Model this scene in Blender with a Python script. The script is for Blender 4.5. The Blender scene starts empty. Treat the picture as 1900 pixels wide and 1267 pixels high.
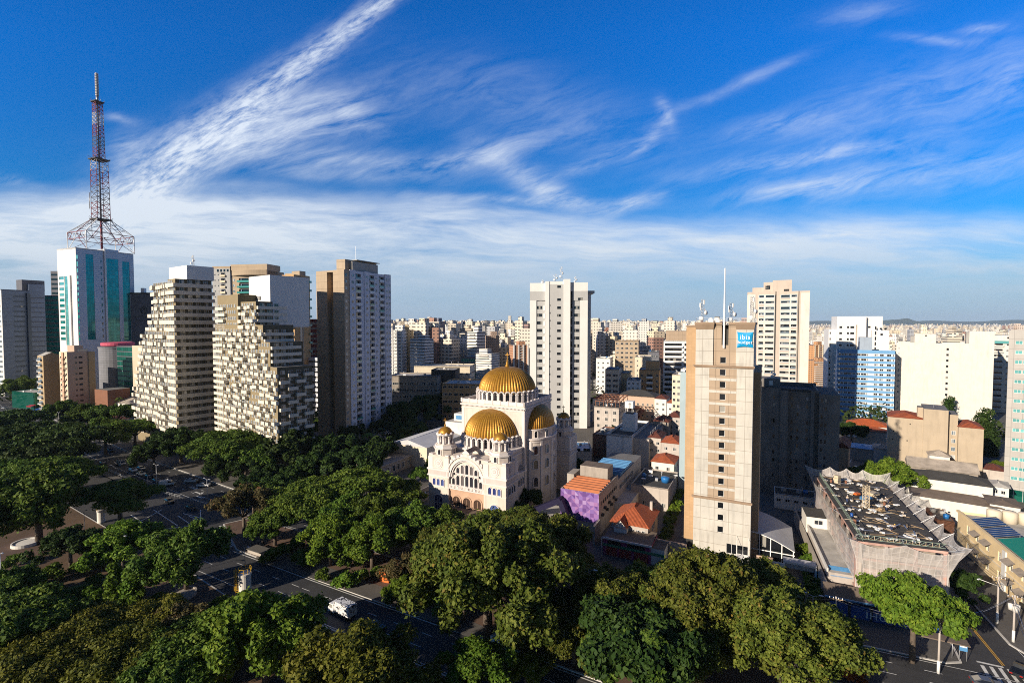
import bpy, bmesh, math, random
import numpy as np
from mathutils import Vector, Matrix
R = math.radians
sc = bpy.context.scene
COL = sc.collection
# ------------------------------------------------------------------ camera, sky, sun, exposure
F, CAM_H = 930.0, 60.0
TH = math.atan(35.5 / F)
cam_d = bpy.data.cameras.new('camera'); cam = bpy.data.objects.new('camera', cam_d); COL.objects.link(cam)
cam_d.sensor_width = 36.0; cam_d.lens = 36.0 * F / 1900.0
cam_d.clip_start = 0.5; cam_d.clip_end = 80000.0
cam.location = (0, 0, CAM_H); cam.rotation_euler = (math.pi / 2 - TH, 0, 0)
sc.camera = cam
sc.render.resolution_x, sc.render.resolution_y = 1024, 683
sc.view_settings.view_transform = 'Standard'; sc.view_settings.look = 'None'
sc.view_settings.exposure = 0.5; sc.view_settings.gamma = 1.0
SUN_AZ, SUN_EL = 230.5, 19.5          # azimuth clockwise from +Y
sund = bpy.data.lights.new('sun', 'SUN'); sun = bpy.data.objects.new('sun', sund); COL.objects.link(sun)
sund.energy = 5.0; sund.angle = R(0.5); sund.color = (1.0, 0.87, 0.70)
sdir = Vector((math.sin(R(SUN_AZ)) * math.cos(R(SUN_EL)), math.cos(R(SUN_AZ)) * math.cos(R(SUN_EL)), math.sin(R(SUN_EL))))
sun.rotation_euler = sdir.to_track_quat('Z', 'Y').to_euler(); sun.location = (-60, -60, 150)
sc.cycles.filter_width = 1.0; sc.cycles.use_denoising = False
sc.cycles.max_bounces = 6; sc.cycles.diffuse_bounces = 2; sc.cycles.glossy_bounces = 3
sc.cycles.transparent_max_bounces = 10; sc.cycles.transmission_bounces = 3

def ray(px, py):
    x, y = (px - 950.0) / F, -(py - 633.5) / F
    return Vector((x, math.cos(TH) + y * math.sin(TH), -math.sin(TH) + y * math.cos(TH)))
def gp(px, py, z=0.0):
    d = ray(px, py); t = (z - CAM_H) / d.z
    return Vector((d.x * t, d.y * t, z))
def col_x(px, Y, z=30.0):
    return (px - 950.0) / F * (Y * math.cos(TH) - (z - CAM_H) * math.sin(TH))
def zt(X, Y, py):
    d = ray(950, py); return CAM_H + Y * d.z / d.y
def wall_len(c, az, px_end, z=30.0):
    dx, dy = math.sin(R(az)), math.cos(R(az)); k = (px_end - 950.0) / F; cc = math.cos(TH)
    off = -(z - CAM_H) * math.sin(TH)
    return (k * (c[1] * cc + off) - c[0]) / (dx - k * dy * cc)

class NT:
    """a tiny wrapper to write node trees"""
    def __init__(s, tree): s.t = tree; s.n = tree.nodes; s.l = tree.links
    def new(s, typ, **kw):
        n = s.n.new(typ)
        for k, v in kw.items(): setattr(n, k, v)
        return n
    def put(s, sock, v):
        if v is None: return
        if hasattr(v, 'is_output') or isinstance(v, bpy.types.NodeSocket): s.l.new(v, sock)
        else: sock.default_value = v
    def m(s, op, a, b=None, c=None, clamp=False):
        n = s.new('ShaderNodeMath', operation=op, use_clamp=clamp)
        for i, v in enumerate((a, b, c)): s.put(n.inputs[i], v)
        return n.outputs[0]
    def v(s, op, a, b=None):
        n = s.new('ShaderNodeVectorMath', operation=op); s.put(n.inputs[0], a); s.put(n.inputs[1], b)
        return n.outputs['Value'] if op in ('LENGTH', 'DOT_PRODUCT', 'DISTANCE') else n.outputs[0]
    def mix(s, fac, a, b, mode='MIX'):
        n = s.new('ShaderNodeMix', data_type='RGBA', blend_type=mode)
        s.put(n.inputs[0], fac); s.put(n.inputs[6], a); s.put(n.inputs[7], b); return n.outputs[2]
    def noise(s, vec, scale, detail=4, rough=.5, dist=0, dims='3D'):
        n = s.new('ShaderNodeTexNoise', noise_dimensions=dims); s.put(n.inputs['Vector'], vec)
        n.inputs['Scale'].default_value = scale; n.inputs['Detail'].default_value = detail
        n.inputs['Roughness'].default_value = rough; n.inputs['Distortion'].default_value = dist
        return n.outputs[0]
    def mapr(s, v, a, b, c=0., d=1., smooth=False):
        n = s.new('ShaderNodeMapRange', interpolation_type='SMOOTHSTEP' if smooth else 'LINEAR')
        s.put(n.inputs[0], v)
        for i, k in enumerate((a, b, c, d)): n.inputs[i + 1].default_value = k
        return n.outputs[0]
    def mapping(s, vec, loc=(0, 0, 0), rot=0., scale=(1, 1, 1), typ='TEXTURE'):
        n = s.new('ShaderNodeMapping', vector_type=typ); s.put(n.inputs[0], vec)
        n.inputs[1].default_value = loc; n.inputs[2].default_value = (0, 0, rot); n.inputs[3].default_value = scale
        return n.outputs[0]
    def ramp(s, fac, stops):
        n = s.new('ShaderNodeValToRGB'); s.put(n.inputs[0], fac); e = n.color_ramp.elements
        while len(e) < len(stops): e.new(0.5)
        for el, (p, c) in zip(e, stops): el.position = p; el.color = (*c[:3], 1)
        return n.outputs[0]

world = bpy.data.worlds.new('World'); sc.world = world; world.use_nodes = True
world.cycles.sampling_method = 'MANUAL'; world.cycles.sample_map_resolution = 256
def build_sky():
    t = NT(world.node_tree); t.n.clear()
    sky = t.new('ShaderNodeTexSky', sky_type='NISHITA'); sky.sun_disc = False
    sky.sun_elevation = R(SUN_EL); sky.sun_rotation = R(SUN_AZ)
    sky.altitude = 800; sky.air_density = 1.0; sky.dust_density = 0.6; sky.ozone_density = 3.0
    hs = t.new('ShaderNodeHueSaturation'); hs.inputs['Saturation'].default_value = 1.12; hs.inputs['Value'].default_value = 1.0
    hs.inputs['Hue'].default_value = 0.505
    t.l.new(sky.outputs[0], hs.inputs['Color'])
    skyc = None
    # the sky is tinted bluer upwards; overhead it is darkened to cut the fill
    tc = t.new('ShaderNodeTexCoord'); d = tc.outputs['Generated']
    sp = t.new('ShaderNodeSeparateXYZ'); t.l.new(d, sp.inputs[0])
    dx, dy, dz = sp.outputs
    dyc = t.m('MAXIMUM', dy, 0.08)
    u = t.m('DIVIDE', dx, dyc); v = t.m('DIVIDE', dz, dyc)
    skyc = t.mix(1.0, hs.outputs[0], t.mix(t.mapr(v, .08, .56), (.20, .95, 1.36, 1), (.07, 1.34, 2.38, 1)), 'MULTIPLY')
    cb = t.new('ShaderNodeCombineXYZ'); t.l.new(u, cb.inputs[0]); t.l.new(v, cb.inputs[1]); uv = cb.outputs[0]
    # domain warp
    w1 = t.new('ShaderNodeTexNoise'); w1.inputs['Scale'].default_value = 5.0; w1.inputs['Detail'].default_value = 3
    t.l.new(uv, w1.inputs['Vector'])
    wv = t.v('SCALE', t.v('SUBTRACT', w1.outputs['Color'], (.5, .5, .5))); wv.node.inputs['Scale'].default_value = 0.04
    uvw = t.v('ADD', uv, wv)
    fib = t.noise(t.mapping(uvw, rot=R(17), scale=(0.20, 0.040, 1)), 1.0, 8, .68, .5)      # streaky fibres rising to the right
    fib2 = t.noise(t.mapping(uvw, rot=R(28), scale=(0.055, 0.016, 1)), 1.0, 7, .70, .15)      # fine feathering
    band = t.noise(t.mapping(uvw, rot=R(-3), scale=(0.42, 0.055, 1)), 1.0, 8, .66, .3)
    band2 = t.noise(t.mapping(uv, loc=(3.1, 1.7, 0), rot=R(4), scale=(0.9, 0.11, 1)), 1.0, 4, .55, .3)
    def P(px, py):
        r = ray(px, py); return (r.x / r.y, r.z / r.y)
    def blob(px, py, rx, ry, ang, amp, src=uvw):
        c = P(px, py)
        l = t.v('LENGTH', t.mapping(src, (c[0], c[1], 0), R(ang), (rx / F, ry / F, 1)))
        return t.m('MULTIPLY', t.m('POWER', 0.3679, t.m('MULTIPLY', l, l)), amp)
    def add(lst):
        a = lst[0]
        for b in lst[1:]: a = t.m('ADD', a, b)
        return a
    # old contrail: a straight band that widens towards the horizon
    A, Bp = P(735, -15), P(195, 395); L = math.hypot(Bp[0] - A[0], Bp[1] - A[1]); ang = math.atan2(Bp[1] - A[1], Bp[0] - A[0])
    q = t.mapping(uvw, (A[0], A[1], 0), ang, (1, 1, 1))
    sq = t.new('ShaderNodeSeparateXYZ'); t.l.new(q, sq.inputs[0])
    s_ = t.m('DIVIDE', sq.outputs[0], L)
    wid = t.mapr(s_, 0, .85, 14 / F, 50 / F)
    r_ = t.m('DIVIDE', sq.outputs[1], wid); cm = t.m('POWER', 0.3679, t.m('MULTIPLY', r_, r_))
    cm = t.m('MULTIPLY', cm, t.mapr(s_, 1.15, .95, 0, 1))
    contrail = t.m('MULTIPLY', cm, t.m('MULTIPLY_ADD', t.mapr(fib2, .36, .60), .85, .12))
    cirrus = add([blob(500, 245, 190, 50, 12, .95), blob(400, 270, 120, 40, 22, .6), blob(655, 212, 45, 22, -25, .7), blob(560, 200, 110, 40, 10, .35),
        blob(640, 300, 250, 22, -3, .6), blob(900, 283, 120, 20, 14, .75), blob(985, 330, 110, 22, -32, .7), blob(945, 374, 200, 10, -2, .8),
        blob(1175, 380, 70, 13, 16, .8), blob(1030, 362, 80, 16, -15, .6), blob(1236, 208, 12, 26, 20, .8), blob(1200, 258, 52, 11, 46, .7), blob(1110, 298, 85, 12, 18, .6),
        blob(1010, 205, 270, 60, -16, .32), blob(1370, 155, 120, 11, 22, .5), blob(1455, 232, 95, 18, 8, .62), blob(1485, 296, 190, 14, 8, .8),
        blob(1490, 352, 120, 18, 6, .85), blob(1700, 190, 240, 70, 18, .42), blob(1828, 56, 40, 9, 0, .7), blob(1740, 74, 90, 9, -4, .5), blob(1600, 20, 90, 18, 10, .4),
        blob(1730, 320, 260, 40, 9, .6), blob(235, 268, 40, 24, 30, .5), blob(222, 220, 26, 8, -10, .7), blob(15, 332, 40, 10, -10, .5), blob(1880, 150, 70, 40, 20, .5), blob(640, 330, 160, 14, -3, .4)])
    cir = t.m('MULTIPLY', cirrus, t.m('MULTIPLY_ADD', t.mapr(fib, .36, .68), 1.0, t.m('MULTIPLY', t.mapr(fib2, .4, .7), .25)))
    # low sheet of altocumulus
    top = P(0, 352)[1]; mid = P(0, 400)[1]; low = P(0, 600)[1]
    edge = t.m('ADD', v, t.m('MULTIPLY', t.m('SUBTRACT', t.noise(t.mapping(uv, scale=(.5, .2, 1)), 1.0, 4, .6), .5), .09))
    edge = t.m('ADD', edge, blob(1000, 375, 330, 60, 0, .03, uv))
    sheet = t.mapr(edge, P(0, 328)[1], P(0, 400)[1], 0, 1, True)
    tex = t.m('ADD', t.m('MULTIPLY', t.mapr(band, .36, .60), .62), t.m('MULTIPLY', t.mapr(band2, .3, .65), .42))
    edge = t.m('ADD', edge, t.mapr(u, -.1, .5, 0, .05, True)); sheet = t.mapr(edge, P(0, 328)[1], P(0, 400)[1], 0, 1, True); left = t.mapr(u, -.7, .9, 1.0, .78)
    sheet = t.m('MULTIPLY', t.m('MULTIPLY', sheet, left), t.m('MULTIPLY_ADD', tex, .98, .19))
    sheet = t.m('MULTIPLY', sheet, t.mapr(v, P(0, 600)[1], P(0, 470)[1], .30, 1.0, True))
    dens = t.m('MINIMUM', t.m('ADD', t.m('ADD', t.m('MULTIPLY', contrail, .78), t.m('MULTIPLY', cir, .62)), sheet), .93)
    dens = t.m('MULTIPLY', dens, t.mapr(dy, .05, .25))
    cloudc = t.mix(t.mapr(v, P(0, 600)[1], P(0, 250)[1]), (9.4, 10.2, 10.8, 1), (10.4, 11.4, 12.8, 1))
    col = t.mix(dens, skyc, cloudc)
    hz = t.mapr(v, P(0, 420)[1], P(0, 590)[1], 0, .85, True)                # pale air low down
    col = t.mix(hz, col, (5.2, 6.6, 8.6, 1))
    col = t.mix(t.mapr(dy, .12, -.35, 0, .75, True), col, (1.1, 1.0, .95, 1))       # dim neutral tone added behind the viewpoint, unseen, to set the fill light
    col = t.mix(t.mapr(dz, .5, .9, 0, .65, True), col, (.10, .22, .5, 1))  # unseen overhead sky darkened on purpose to weaken the fill light
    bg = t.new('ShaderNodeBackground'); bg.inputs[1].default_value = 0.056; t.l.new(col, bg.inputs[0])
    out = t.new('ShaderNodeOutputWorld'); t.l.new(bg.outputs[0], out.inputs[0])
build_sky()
# ------------------------------------------------------------------ materials
MATS = {}
def base_mat(name):
    m = bpy.data.materials.new(name); m.use_nodes = True
    t = NT(m.node_tree); b = t.n.get('Principled BSDF'); MATS[name] = m
    return m, t, b
def wallm(name, col, rough=.8, var=.10, scale=.25, streak=.12, bump=.15, metal=0., spec=.3, joints=None, jcol=None, jw=.02, rnd=0.):
    """a weathered wall: mottling, vertical run-off streaks, optional panel joints (UV in metres)"""
    m, t, b = base_mat(name)
    tc = t.new('ShaderNodeTexCoord'); o = tc.outputs['Object']
    n1 = t.noise(o, scale, 5, .6); n2 = t.noise(t.mapping(o, scale=(1.1, 1.1, 9), typ='TEXTURE'), 1.0, 4, .6)
    k = t.m('ADD', t.mapr(n1, .3, .7, 1 - var, 1 + var), t.mapr(n2, .5, .75, 0, -streak))
    c = (*col, 1)
    if rnd:
        oi = t.new('ShaderNodeObjectInfo'); k = t.m('MULTIPLY', k, t.mapr(oi.outputs['Random'], 0, 1, 1 - rnd, 1 + rnd))
    cc = t.mix(1.0, c, t.new('ShaderNodeCombineColor').outputs[0], 'MULTIPLY')
    comb = cc.node.inputs[7].links[0].from_node
    for i in range(3): t.l.new(k, comb.inputs[i])
    if joints:
        uv = t.new('ShaderNodeUVMap'); sp = t.new('ShaderNodeSeparateXYZ'); t.l.new(uv.outputs[0], sp.inputs[0])
        cell = t.new('ShaderNodeCombineXYZ'); wn = t.new('ShaderNodeTexWhiteNoise')
        for i, s_ in enumerate(joints):
            if s_: t.l.new(t.m('FLOOR', t.m('ADD', t.m('DIVIDE', sp.outputs[i], s_), 100.501)), cell.inputs[i])
        t.l.new(cell.outputs[0], wn.inputs[0]); cc = t.mix(t.mapr(wn.outputs[0], 0, 1, 0, .16), cc, (*[x * .45 for x in col], 1))
        f = None
        for i, s_ in enumerate(joints):
            if not s_: continue
            q = t.m('LESS_THAN', t.m('ABSOLUTE', t.m('SUBTRACT', t.m('FRACT', t.m('ADD', t.m('DIVIDE', sp.outputs[i], s_), 100.001)), .5)), jw / s_)
            f = q if f is None else t.m('MAXIMUM', f, q)
        cc = t.mix(f, cc, (*(jcol or [x * .55 for x in col]), 1))
    t.l.new(cc, b.inputs['Base Color'])
    b.inputs['Roughness'].default_value = rough; b.inputs['Metallic'].default_value = metal
    b.inputs['Specular IOR Level'].default_value = spec
    if bump:
        bm_ = t.new('ShaderNodeBump'); bm_.inputs['Strength'].default_value = bump; bm_.inputs['Distance'].default_value = .05
        t.l.new(t.noise(o, 6.0, 4, .6), bm_.inputs['Height']); t.l.new(bm_.outputs[0], b.inputs['Normal'])
    return m
def plainm(name, col, rough=.6, metal=0., spec=.4, var=.08, rnd=0.):
    return wallm(name, col, rough, var, 1.3, .0, 0, metal, spec, rnd=rnd)
def glassm(name, col, rough=.08, curtain=(.45, .43, .38), cur=.25, spec=.8, metal=0., wob=.0):
    """window glass: dark, glossy; behind some panes a blind or curtain shows"""
    m, t, b = base_mat(name)
    g = t.new('ShaderNodeNewGeometry'); oi = t.new('ShaderNodeObjectInfo')
    r = t.m('FRACT', t.m('ADD', t.m('MULTIPLY', g.outputs['Random Per Island'], 7.31), t.m('MULTIPLY', oi.outputs['Random'], 3.77)))
    f = t.m('MULTIPLY', t.m('GREATER_THAN', r, 1 - cur), t.mapr(r, 1 - cur, 1.0, .35, 1.0))
    c = t.mix(f, (*col, 1), (*curtain, 1))
    c = t.mix(t.mapr(t.m('FRACT', t.m('MULTIPLY', r, 13.7)), 0, 1, 0, .45), c, (col[0] * 2.2 + .01, col[1] * 2.2 + .012, col[2] * 2.2 + .016, 1))
    t.l.new(c, b.inputs['Base Color']); b.inputs['Roughness'].default_value = rough
    b.inputs['Specular IOR Level'].default_value = spec; b.inputs['Metallic'].default_value = metal
    if wob:
        bm_ = t.new('ShaderNodeBump'); bm_.inputs['Strength'].default_value = wob; bm_.inputs['Distance'].default_value = .3
        t.l.new(t.noise(t.new('ShaderNodeTexCoord').outputs['Object'], .35, 2, .5), bm_.inputs['Height']); t.l.new(bm_.outputs[0], b.inputs['Normal'])
    return m
def roofm(name, col, var=.25, scale=.35):
    m, t, b = base_mat(name); o = t.new('ShaderNodeTexCoord').outputs['Object']
    n = t.noise(o, scale, 6, .65); n2 = t.noise(o, 2.5, 4, .6)
    c = t.mix(t.mapr(n, .3, .7), (*[x * (1 - var) for x in col], 1), (*[x * (1 + var) for x in col], 1))
    c = t.mix(t.mapr(n2, .55, .8, 0, .5), c, (*[x * .45 for x in col], 1))
    t.l.new(c, b.inputs['Base Color']); b.inputs['Roughness'].default_value = .9
    return m
def tilem(name, col, pitch=.35, var=.25):
    """clay tiles: ribs down the slope from UV (u across, v down the slope)"""
    m, t, b = base_mat(name); uv = t.new('ShaderNodeUVMap').outputs[0]; o = t.new('ShaderNodeTexCoord').outputs['Object']
    sp = t.new('ShaderNodeSeparateXYZ'); t.l.new(uv, sp.inputs[0])
    w = t.m('SINE', t.m('MULTIPLY', sp.outputs[0], 6.2832 / pitch)); w2 = t.m('FRACT', t.m('DIVIDE', sp.outputs[1], .4))
    n = t.noise(o, .8, 5, .65); n2 = t.noise(o, 7., 3, .6)
    c = t.mix(t.mapr(n, .35, .68), (*[x * (1 - var) for x in col], 1), (*[min(1, x * (1 + var * .6)) for x in col], 1))
    c = t.mix(t.mapr(n2, .5, .8, 0, .45), c, (*[x * .4 for x in col], 1))
    t.l.new(c, b.inputs['Base Color']); b.inputs['Roughness'].default_value = .85
    bm_ = t.new('ShaderNodeBump'); bm_.inputs['Strength'].default_value = .9; bm_.inputs['Distance'].default_value = .09
    t.l.new(t.m('ADD', w, t.m('MULTIPLY', w2, .6)), bm_.inputs['Height']); t.l.new(bm_.outputs[0], b.inputs['Normal'])
    return m
def leafm(name, c0, c1, c2, trans=.25, tip=None, tipamt=.0):
    m, t, b = base_mat(name); g = t.new('ShaderNodeNewGeometry'); oi = t.new('ShaderNodeObjectInfo')
    o = t.new('ShaderNodeTexCoord').outputs['Object']
    r = t.m('ADD', t.m('MULTIPLY', g.outputs['Random Per Island'], .55), t.m('MULTIPLY', t.mapr(t.noise(o, .35, 3, .6), .3, .7), .45))
    c = t.ramp(r, [(0, c0), (.5, c1), (1, c2)])
    if tip:
        n = t.noise(o, .5, 3, .6); k = t.m('MULTIPLY', t.mapr(n, .48, .68), t.m('GREATER_THAN', t.m('FRACT', t.m('MULTIPLY', g.outputs['Random Per Island'], 17.3)), 1 - tipamt))
        c = t.mix(k, c, (*tip, 1))
    hs = t.new('ShaderNodeHueSaturation'); t.l.new(c, hs.inputs['Color'])
    t.l.new(t.mapr(oi.outputs['Random'], 0, 1, .485, .515), hs.inputs['Hue']); t.l.new(t.mapr(t.m('FRACT', t.m('MULTIPLY', oi.outputs['Random'], 9.7)), 0, 1, .8, 1.2), hs.inputs['Value'])
    t.l.new(hs.outputs[0], b.inputs['Base Color']); b.inputs['Roughness'].default_value = .6; b.inputs['Specular IOR Level'].default_value = .12
    tr = t.new('ShaderNodeBsdfTranslucent'); t.l.new(hs.outputs[0], tr.inputs[0])
    mx = t.new('ShaderNodeMixShader'); mx.inputs[0].default_value = trans
    t.l.new(b.outputs[0], mx.inputs[1]); t.l.new(tr.outputs[0], mx.inputs[2])
    t.l.new(mx.outputs[0], t.n.get('Material Output').inputs[0])
    return m
M = MATS

# ------------------------------------------------------------------ objects
def link(o, parent=None):
    COL.objects.link(o)
    if parent: o.parent = parent
    return o
def tag(o, label=None, cat=None, group=None, kind=None):
    if label: o['label'] = label
    if cat: o['category'] = cat
    if group: o['group'] = group
    if kind: o['kind'] = kind
    return o
def empty(name, label, cat, loc=(0, 0, 0), rot=0., group=None):
    o = bpy.data.objects.new(name, None); o.empty_display_size = .5; link(o)
    o.location = loc; o.rotation_euler = (0, 0, rot); return tag(o, label, cat, group)
def copy_tree(o, parent=None):
    c = o.copy(); link(c)
    if parent is not None: c.parent = parent
    for ch in o.children: copy_tree(ch, c)
    return c

class MB:
    def __init__(s): s.v, s.f, s.mi, s.uv, s.mats, s.sm = [], [], [], [], [], []
    def mid(s, m):
        if m not in s.mats: s.mats.append(m)
        return s.mats.index(m)
    def face(s, pts, m, uv=None, smooth=False):
        i = len(s.v); s.v.extend([tuple(p) for p in pts]); s.f.append(tuple(range(i, i + len(pts)))); s.mi.append(s.mid(m)); s.sm.append(smooth)
        if uv is None:
            a = Vector(pts[1]) - Vector(pts[0])
            n = a.cross(Vector(pts[-1]) - Vector(pts[0]))
            if abs(n.z) > .8 * n.length or n.length == 0: uv = [(p[0], p[1]) for p in pts]
            else:
                h = Vector((-n.y, n.x, 0)).normalized(); w = n.normalized().cross(h)
                uv = [(Vector(p).dot(h), Vector(p).dot(w)) for p in pts]
        s.uv.extend(uv)
    def poly(s, verts, faces, m, smooth=False):
        """shared-vertex surface"""
        i = len(s.v); s.v.extend([tuple(p) for p in verts])
        k = s.mid(m)
        for f in faces:
            s.f.append(tuple(i + a for a in f)); s.mi.append(k); s.sm.append(smooth)
            s.uv.extend([(verts[a][0] + verts[a][1], verts[a][2]) for a in f])
    def box(s, x0, x1, y0, y1, z0, z1, m, bottom=False, top=None, notop=False):
        p = [(x0, y0), (x1, y0), (x1, y1), (x0, y1)]
        s.prism(p, z0, z1, m, bottom, top, notop)
    def prism(s, p, z0, z1, m, bottom=False, top=None, notop=False):
        """p counter-clockwise seen from above"""
        n = len(p)
        for i in range(n):
            a, b = p[i], p[(i + 1) % n]
            s.face([(*a, z0), (*b, z0), (*b, z1), (*a, z1)], m)
        if not notop: s.face([(*q, z1) for q in p], top or m)
        if bottom: s.face([(*q, z0) for q in reversed(p)], m)
    def rbox(s, c, dims, ang, m):
        """box centred on c (z centre too), turned by ang about z"""
        ca, sa = math.cos(ang), math.sin(ang); hx, hy, hz = [d / 2 for d in dims]
        p = [(c[0] + x * ca - y * sa, c[1] + x * sa + y * ca) for x, y in ((-hx, -hy), (hx, -hy), (hx, hy), (-hx, hy))]
        s.prism(p, c[2] - hz, c[2] + hz, m, True)
    def beam(s, a, b, r, m, n=4, r2=None, cap=True):
        a, b = Vector(a), Vector(b); d = b - a
        if d.length < 1e-6: return
        q = d.to_track_quat('Z', 'Y'); r2 = r if r2 is None else r2; vs = []
        for rr, c in ((r, a), (r2, b)):
            for i in range(n):
                t = 2 * math.pi * (i + .5) / n; vs.append(c + q @ Vector((rr * math.cos(t), rr * math.sin(t), 0)))
        fs = [(i, (i + 1) % n, n + (i + 1) % n, n + i) for i in range(n)]
        if cap: fs += [tuple(range(n - 1, -1, -1)), tuple(range(n, 2 * n))]
        s.poly(vs, fs, m, n > 5)
    def lathe(s, prof, c, m, n=24, a0=0., a1=2 * math.pi, smooth=True, axis=None, ribs=0, ribd=0.):
        """prof: (r, z) pairs from bottom to top round the vertical through c"""
        full = abs(a1 - a0 - 2 * math.pi) < 1e-6; k = n if full else n + 1; vs = []
        for r, z in prof:
            for i in range(k):
                t = a0 + (a1 - a0) * i / n; rr = r * (1 + (ribd if (ribs and i % 2) else 0))
                vs.append((c[0] + rr * math.cos(t), c[1] + rr * math.sin(t), c[2] + z))
        fs = []
        for j in range(len(prof) - 1):
            for i in range(n):
                i2 = (i + 1) % k; fs.append((j * k + i, j * k + i2, (j + 1) * k + i2, (j + 1) * k + i))
        s.poly(vs, fs, m, smooth)
    def build(s, name, parent=None, label=None, cat=None, group=None, kind=None, loc=None, rot=0.):
        me = bpy.data.meshes.new(name); me.from_pydata(s.v, [], s.f)
        for m in s.mats: me.materials.append(M[m])
        me.polygons.foreach_set('material_index', s.mi); me.polygons.foreach_set('use_smooth', s.sm)
        l = me.uv_layers.new(name='UVMap'); l.data.foreach_set('uv', np.array(s.uv, dtype=np.float32).ravel())
        o = bpy.data.objects.new(name, me); link(o, parent)
        if loc is not None: o.location = loc; o.rotation_euler = (0, 0, rot)
        return tag(o, label, cat, group, kind)

def fpt(face, pl, u, v):
    """point on a wall: F faces -y (plane y), K faces +y, R faces +x (plane x), L faces -x; u runs along the wall in local x or y"""
    return (u, pl, v) if face in 'FK' else (pl, u, v)
def wall(mb, face, pl, u0, u1, v0, v1, ops, m, reveal=.25, rm=None):
    """wall with real openings: ops = (u0, u1, v0, v1)"""
    ops = [o for o in ops if o[0] > u0 + .01 and o[1] < u1 - .01 and o[2] > v0 - .001 and o[3] < v1 - .01]
    us = sorted({round(x, 3) for x in [u0, u1] + [a for o in ops for a in o[:2]]}); vs = sorted({round(x, 3) for x in [v0, v1] + [a for o in ops for a in o[2:]]})
    hole = set()
    for o in ops:
        for i in range(len(us) - 1):
            if us[i] >= o[0] - .002 and us[i + 1] <= o[1] + .002:
                for j in range(len(vs) - 1):
                    if vs[j] >= o[2] - .002 and vs[j + 1] <= o[3] + .002: hole.add((i, j))
    flip = face in 'KL'
    def q(a, b, c, d, pp=None):
        pts = [fpt(face, p_, x, y) for (x, y, p_) in (a, b, c, d)]
        mb.face(pts[::-1] if flip else pts, pp or m)
    for j in range(len(vs) - 1):
        i = 0
        while i < len(us) - 1:
            if (i, j) in hole: i += 1; continue
            k = i
            while k + 1 < len(us) - 1 and (k + 1, j) not in hole: k += 1
            q((us[i], vs[j], pl), (us[k + 1], vs[j], pl), (us[k + 1], vs[j + 1], pl), (us[i], vs[j + 1], pl)); i = k + 1
    ins = pl + reveal * {'F': 1, 'K': -1, 'R': -1, 'L': 1}[face]; rm = rm or m
    for a, b, c, d in ops:
        q((a, c, pl), (b, c, pl), (b, c, ins), (a, c, ins), rm); q((a, d, ins), (b, d, ins), (b, d, pl), (a, d, pl), rm)
        q((a, c, pl), (a, c, ins), (a, d, ins), (a, d, pl), rm); q((b, c, ins), (b, c, pl), (b, d, pl), (b, d, ins), rm)
FROT = {'F': 0., 'R': math.pi / 2, 'L': -math.pi / 2, 'K': math.pi}
FN = {'F': (0, -1), 'R': (1, 0), 'L': (-1, 0), 'K': (0, 1)}
WIN = {}
def win_mesh(w, h, glass, frame, mull=1, trans=0, fw=.07, blind=0):
    """origin at the middle of the sill; glass at y=0, the frame stands 6 cm proud of it (towards -y)"""
    key = (round(w, 2), round(h, 2), glass, frame, mull, trans, blind)
    if key in WIN: return WIN[key]
    mb = MB(); n = mull + 1; cw = w / n; th = h / (trans + 1)
    for i in range(n):
        for j in range(trans + 1):
            mb.face([(-w / 2 + i * cw, 0, j * th), (-w / 2 + (i + 1) * cw, 0, j * th), (-w / 2 + (i + 1) * cw, 0, (j + 1) * th), (-w / 2 + i * cw, 0, (j + 1) * th)], glass)
    if frame:
        for x0, x1, z0, z1 in [(-w / 2, w / 2, 0, fw), (-w / 2, w / 2, h - fw, h)] + [(-w / 2 + i * cw - fw / 2 + (fw / 2 if i == 0 else -fw / 2 if i == n else 0), -w / 2 + i * cw + fw / 2 + (fw / 2 if i == 0 else -fw / 2 if i == n else 0), fw, h - fw) for i in range(n + 1)] + [(-w / 2 + fw, w / 2 - fw, j * th - fw / 2, j * th + fw / 2) for j in range(1, trans + 1)]:
            mb.box(x0, x1, -.05 if z1 - z0 > fw * 1.5 else -.06, -.005, z0, z1, frame, True)
    if blind: mb.box(-w / 2, w / 2, -.045, -.01, h * (1 - blind), h - .02, blind_m, True)
    o = mb.build('window'); me = o.data; bpy.data.objects.remove(o); WIN[key] = me
    return me
blind_m = 'white_blind'

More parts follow.
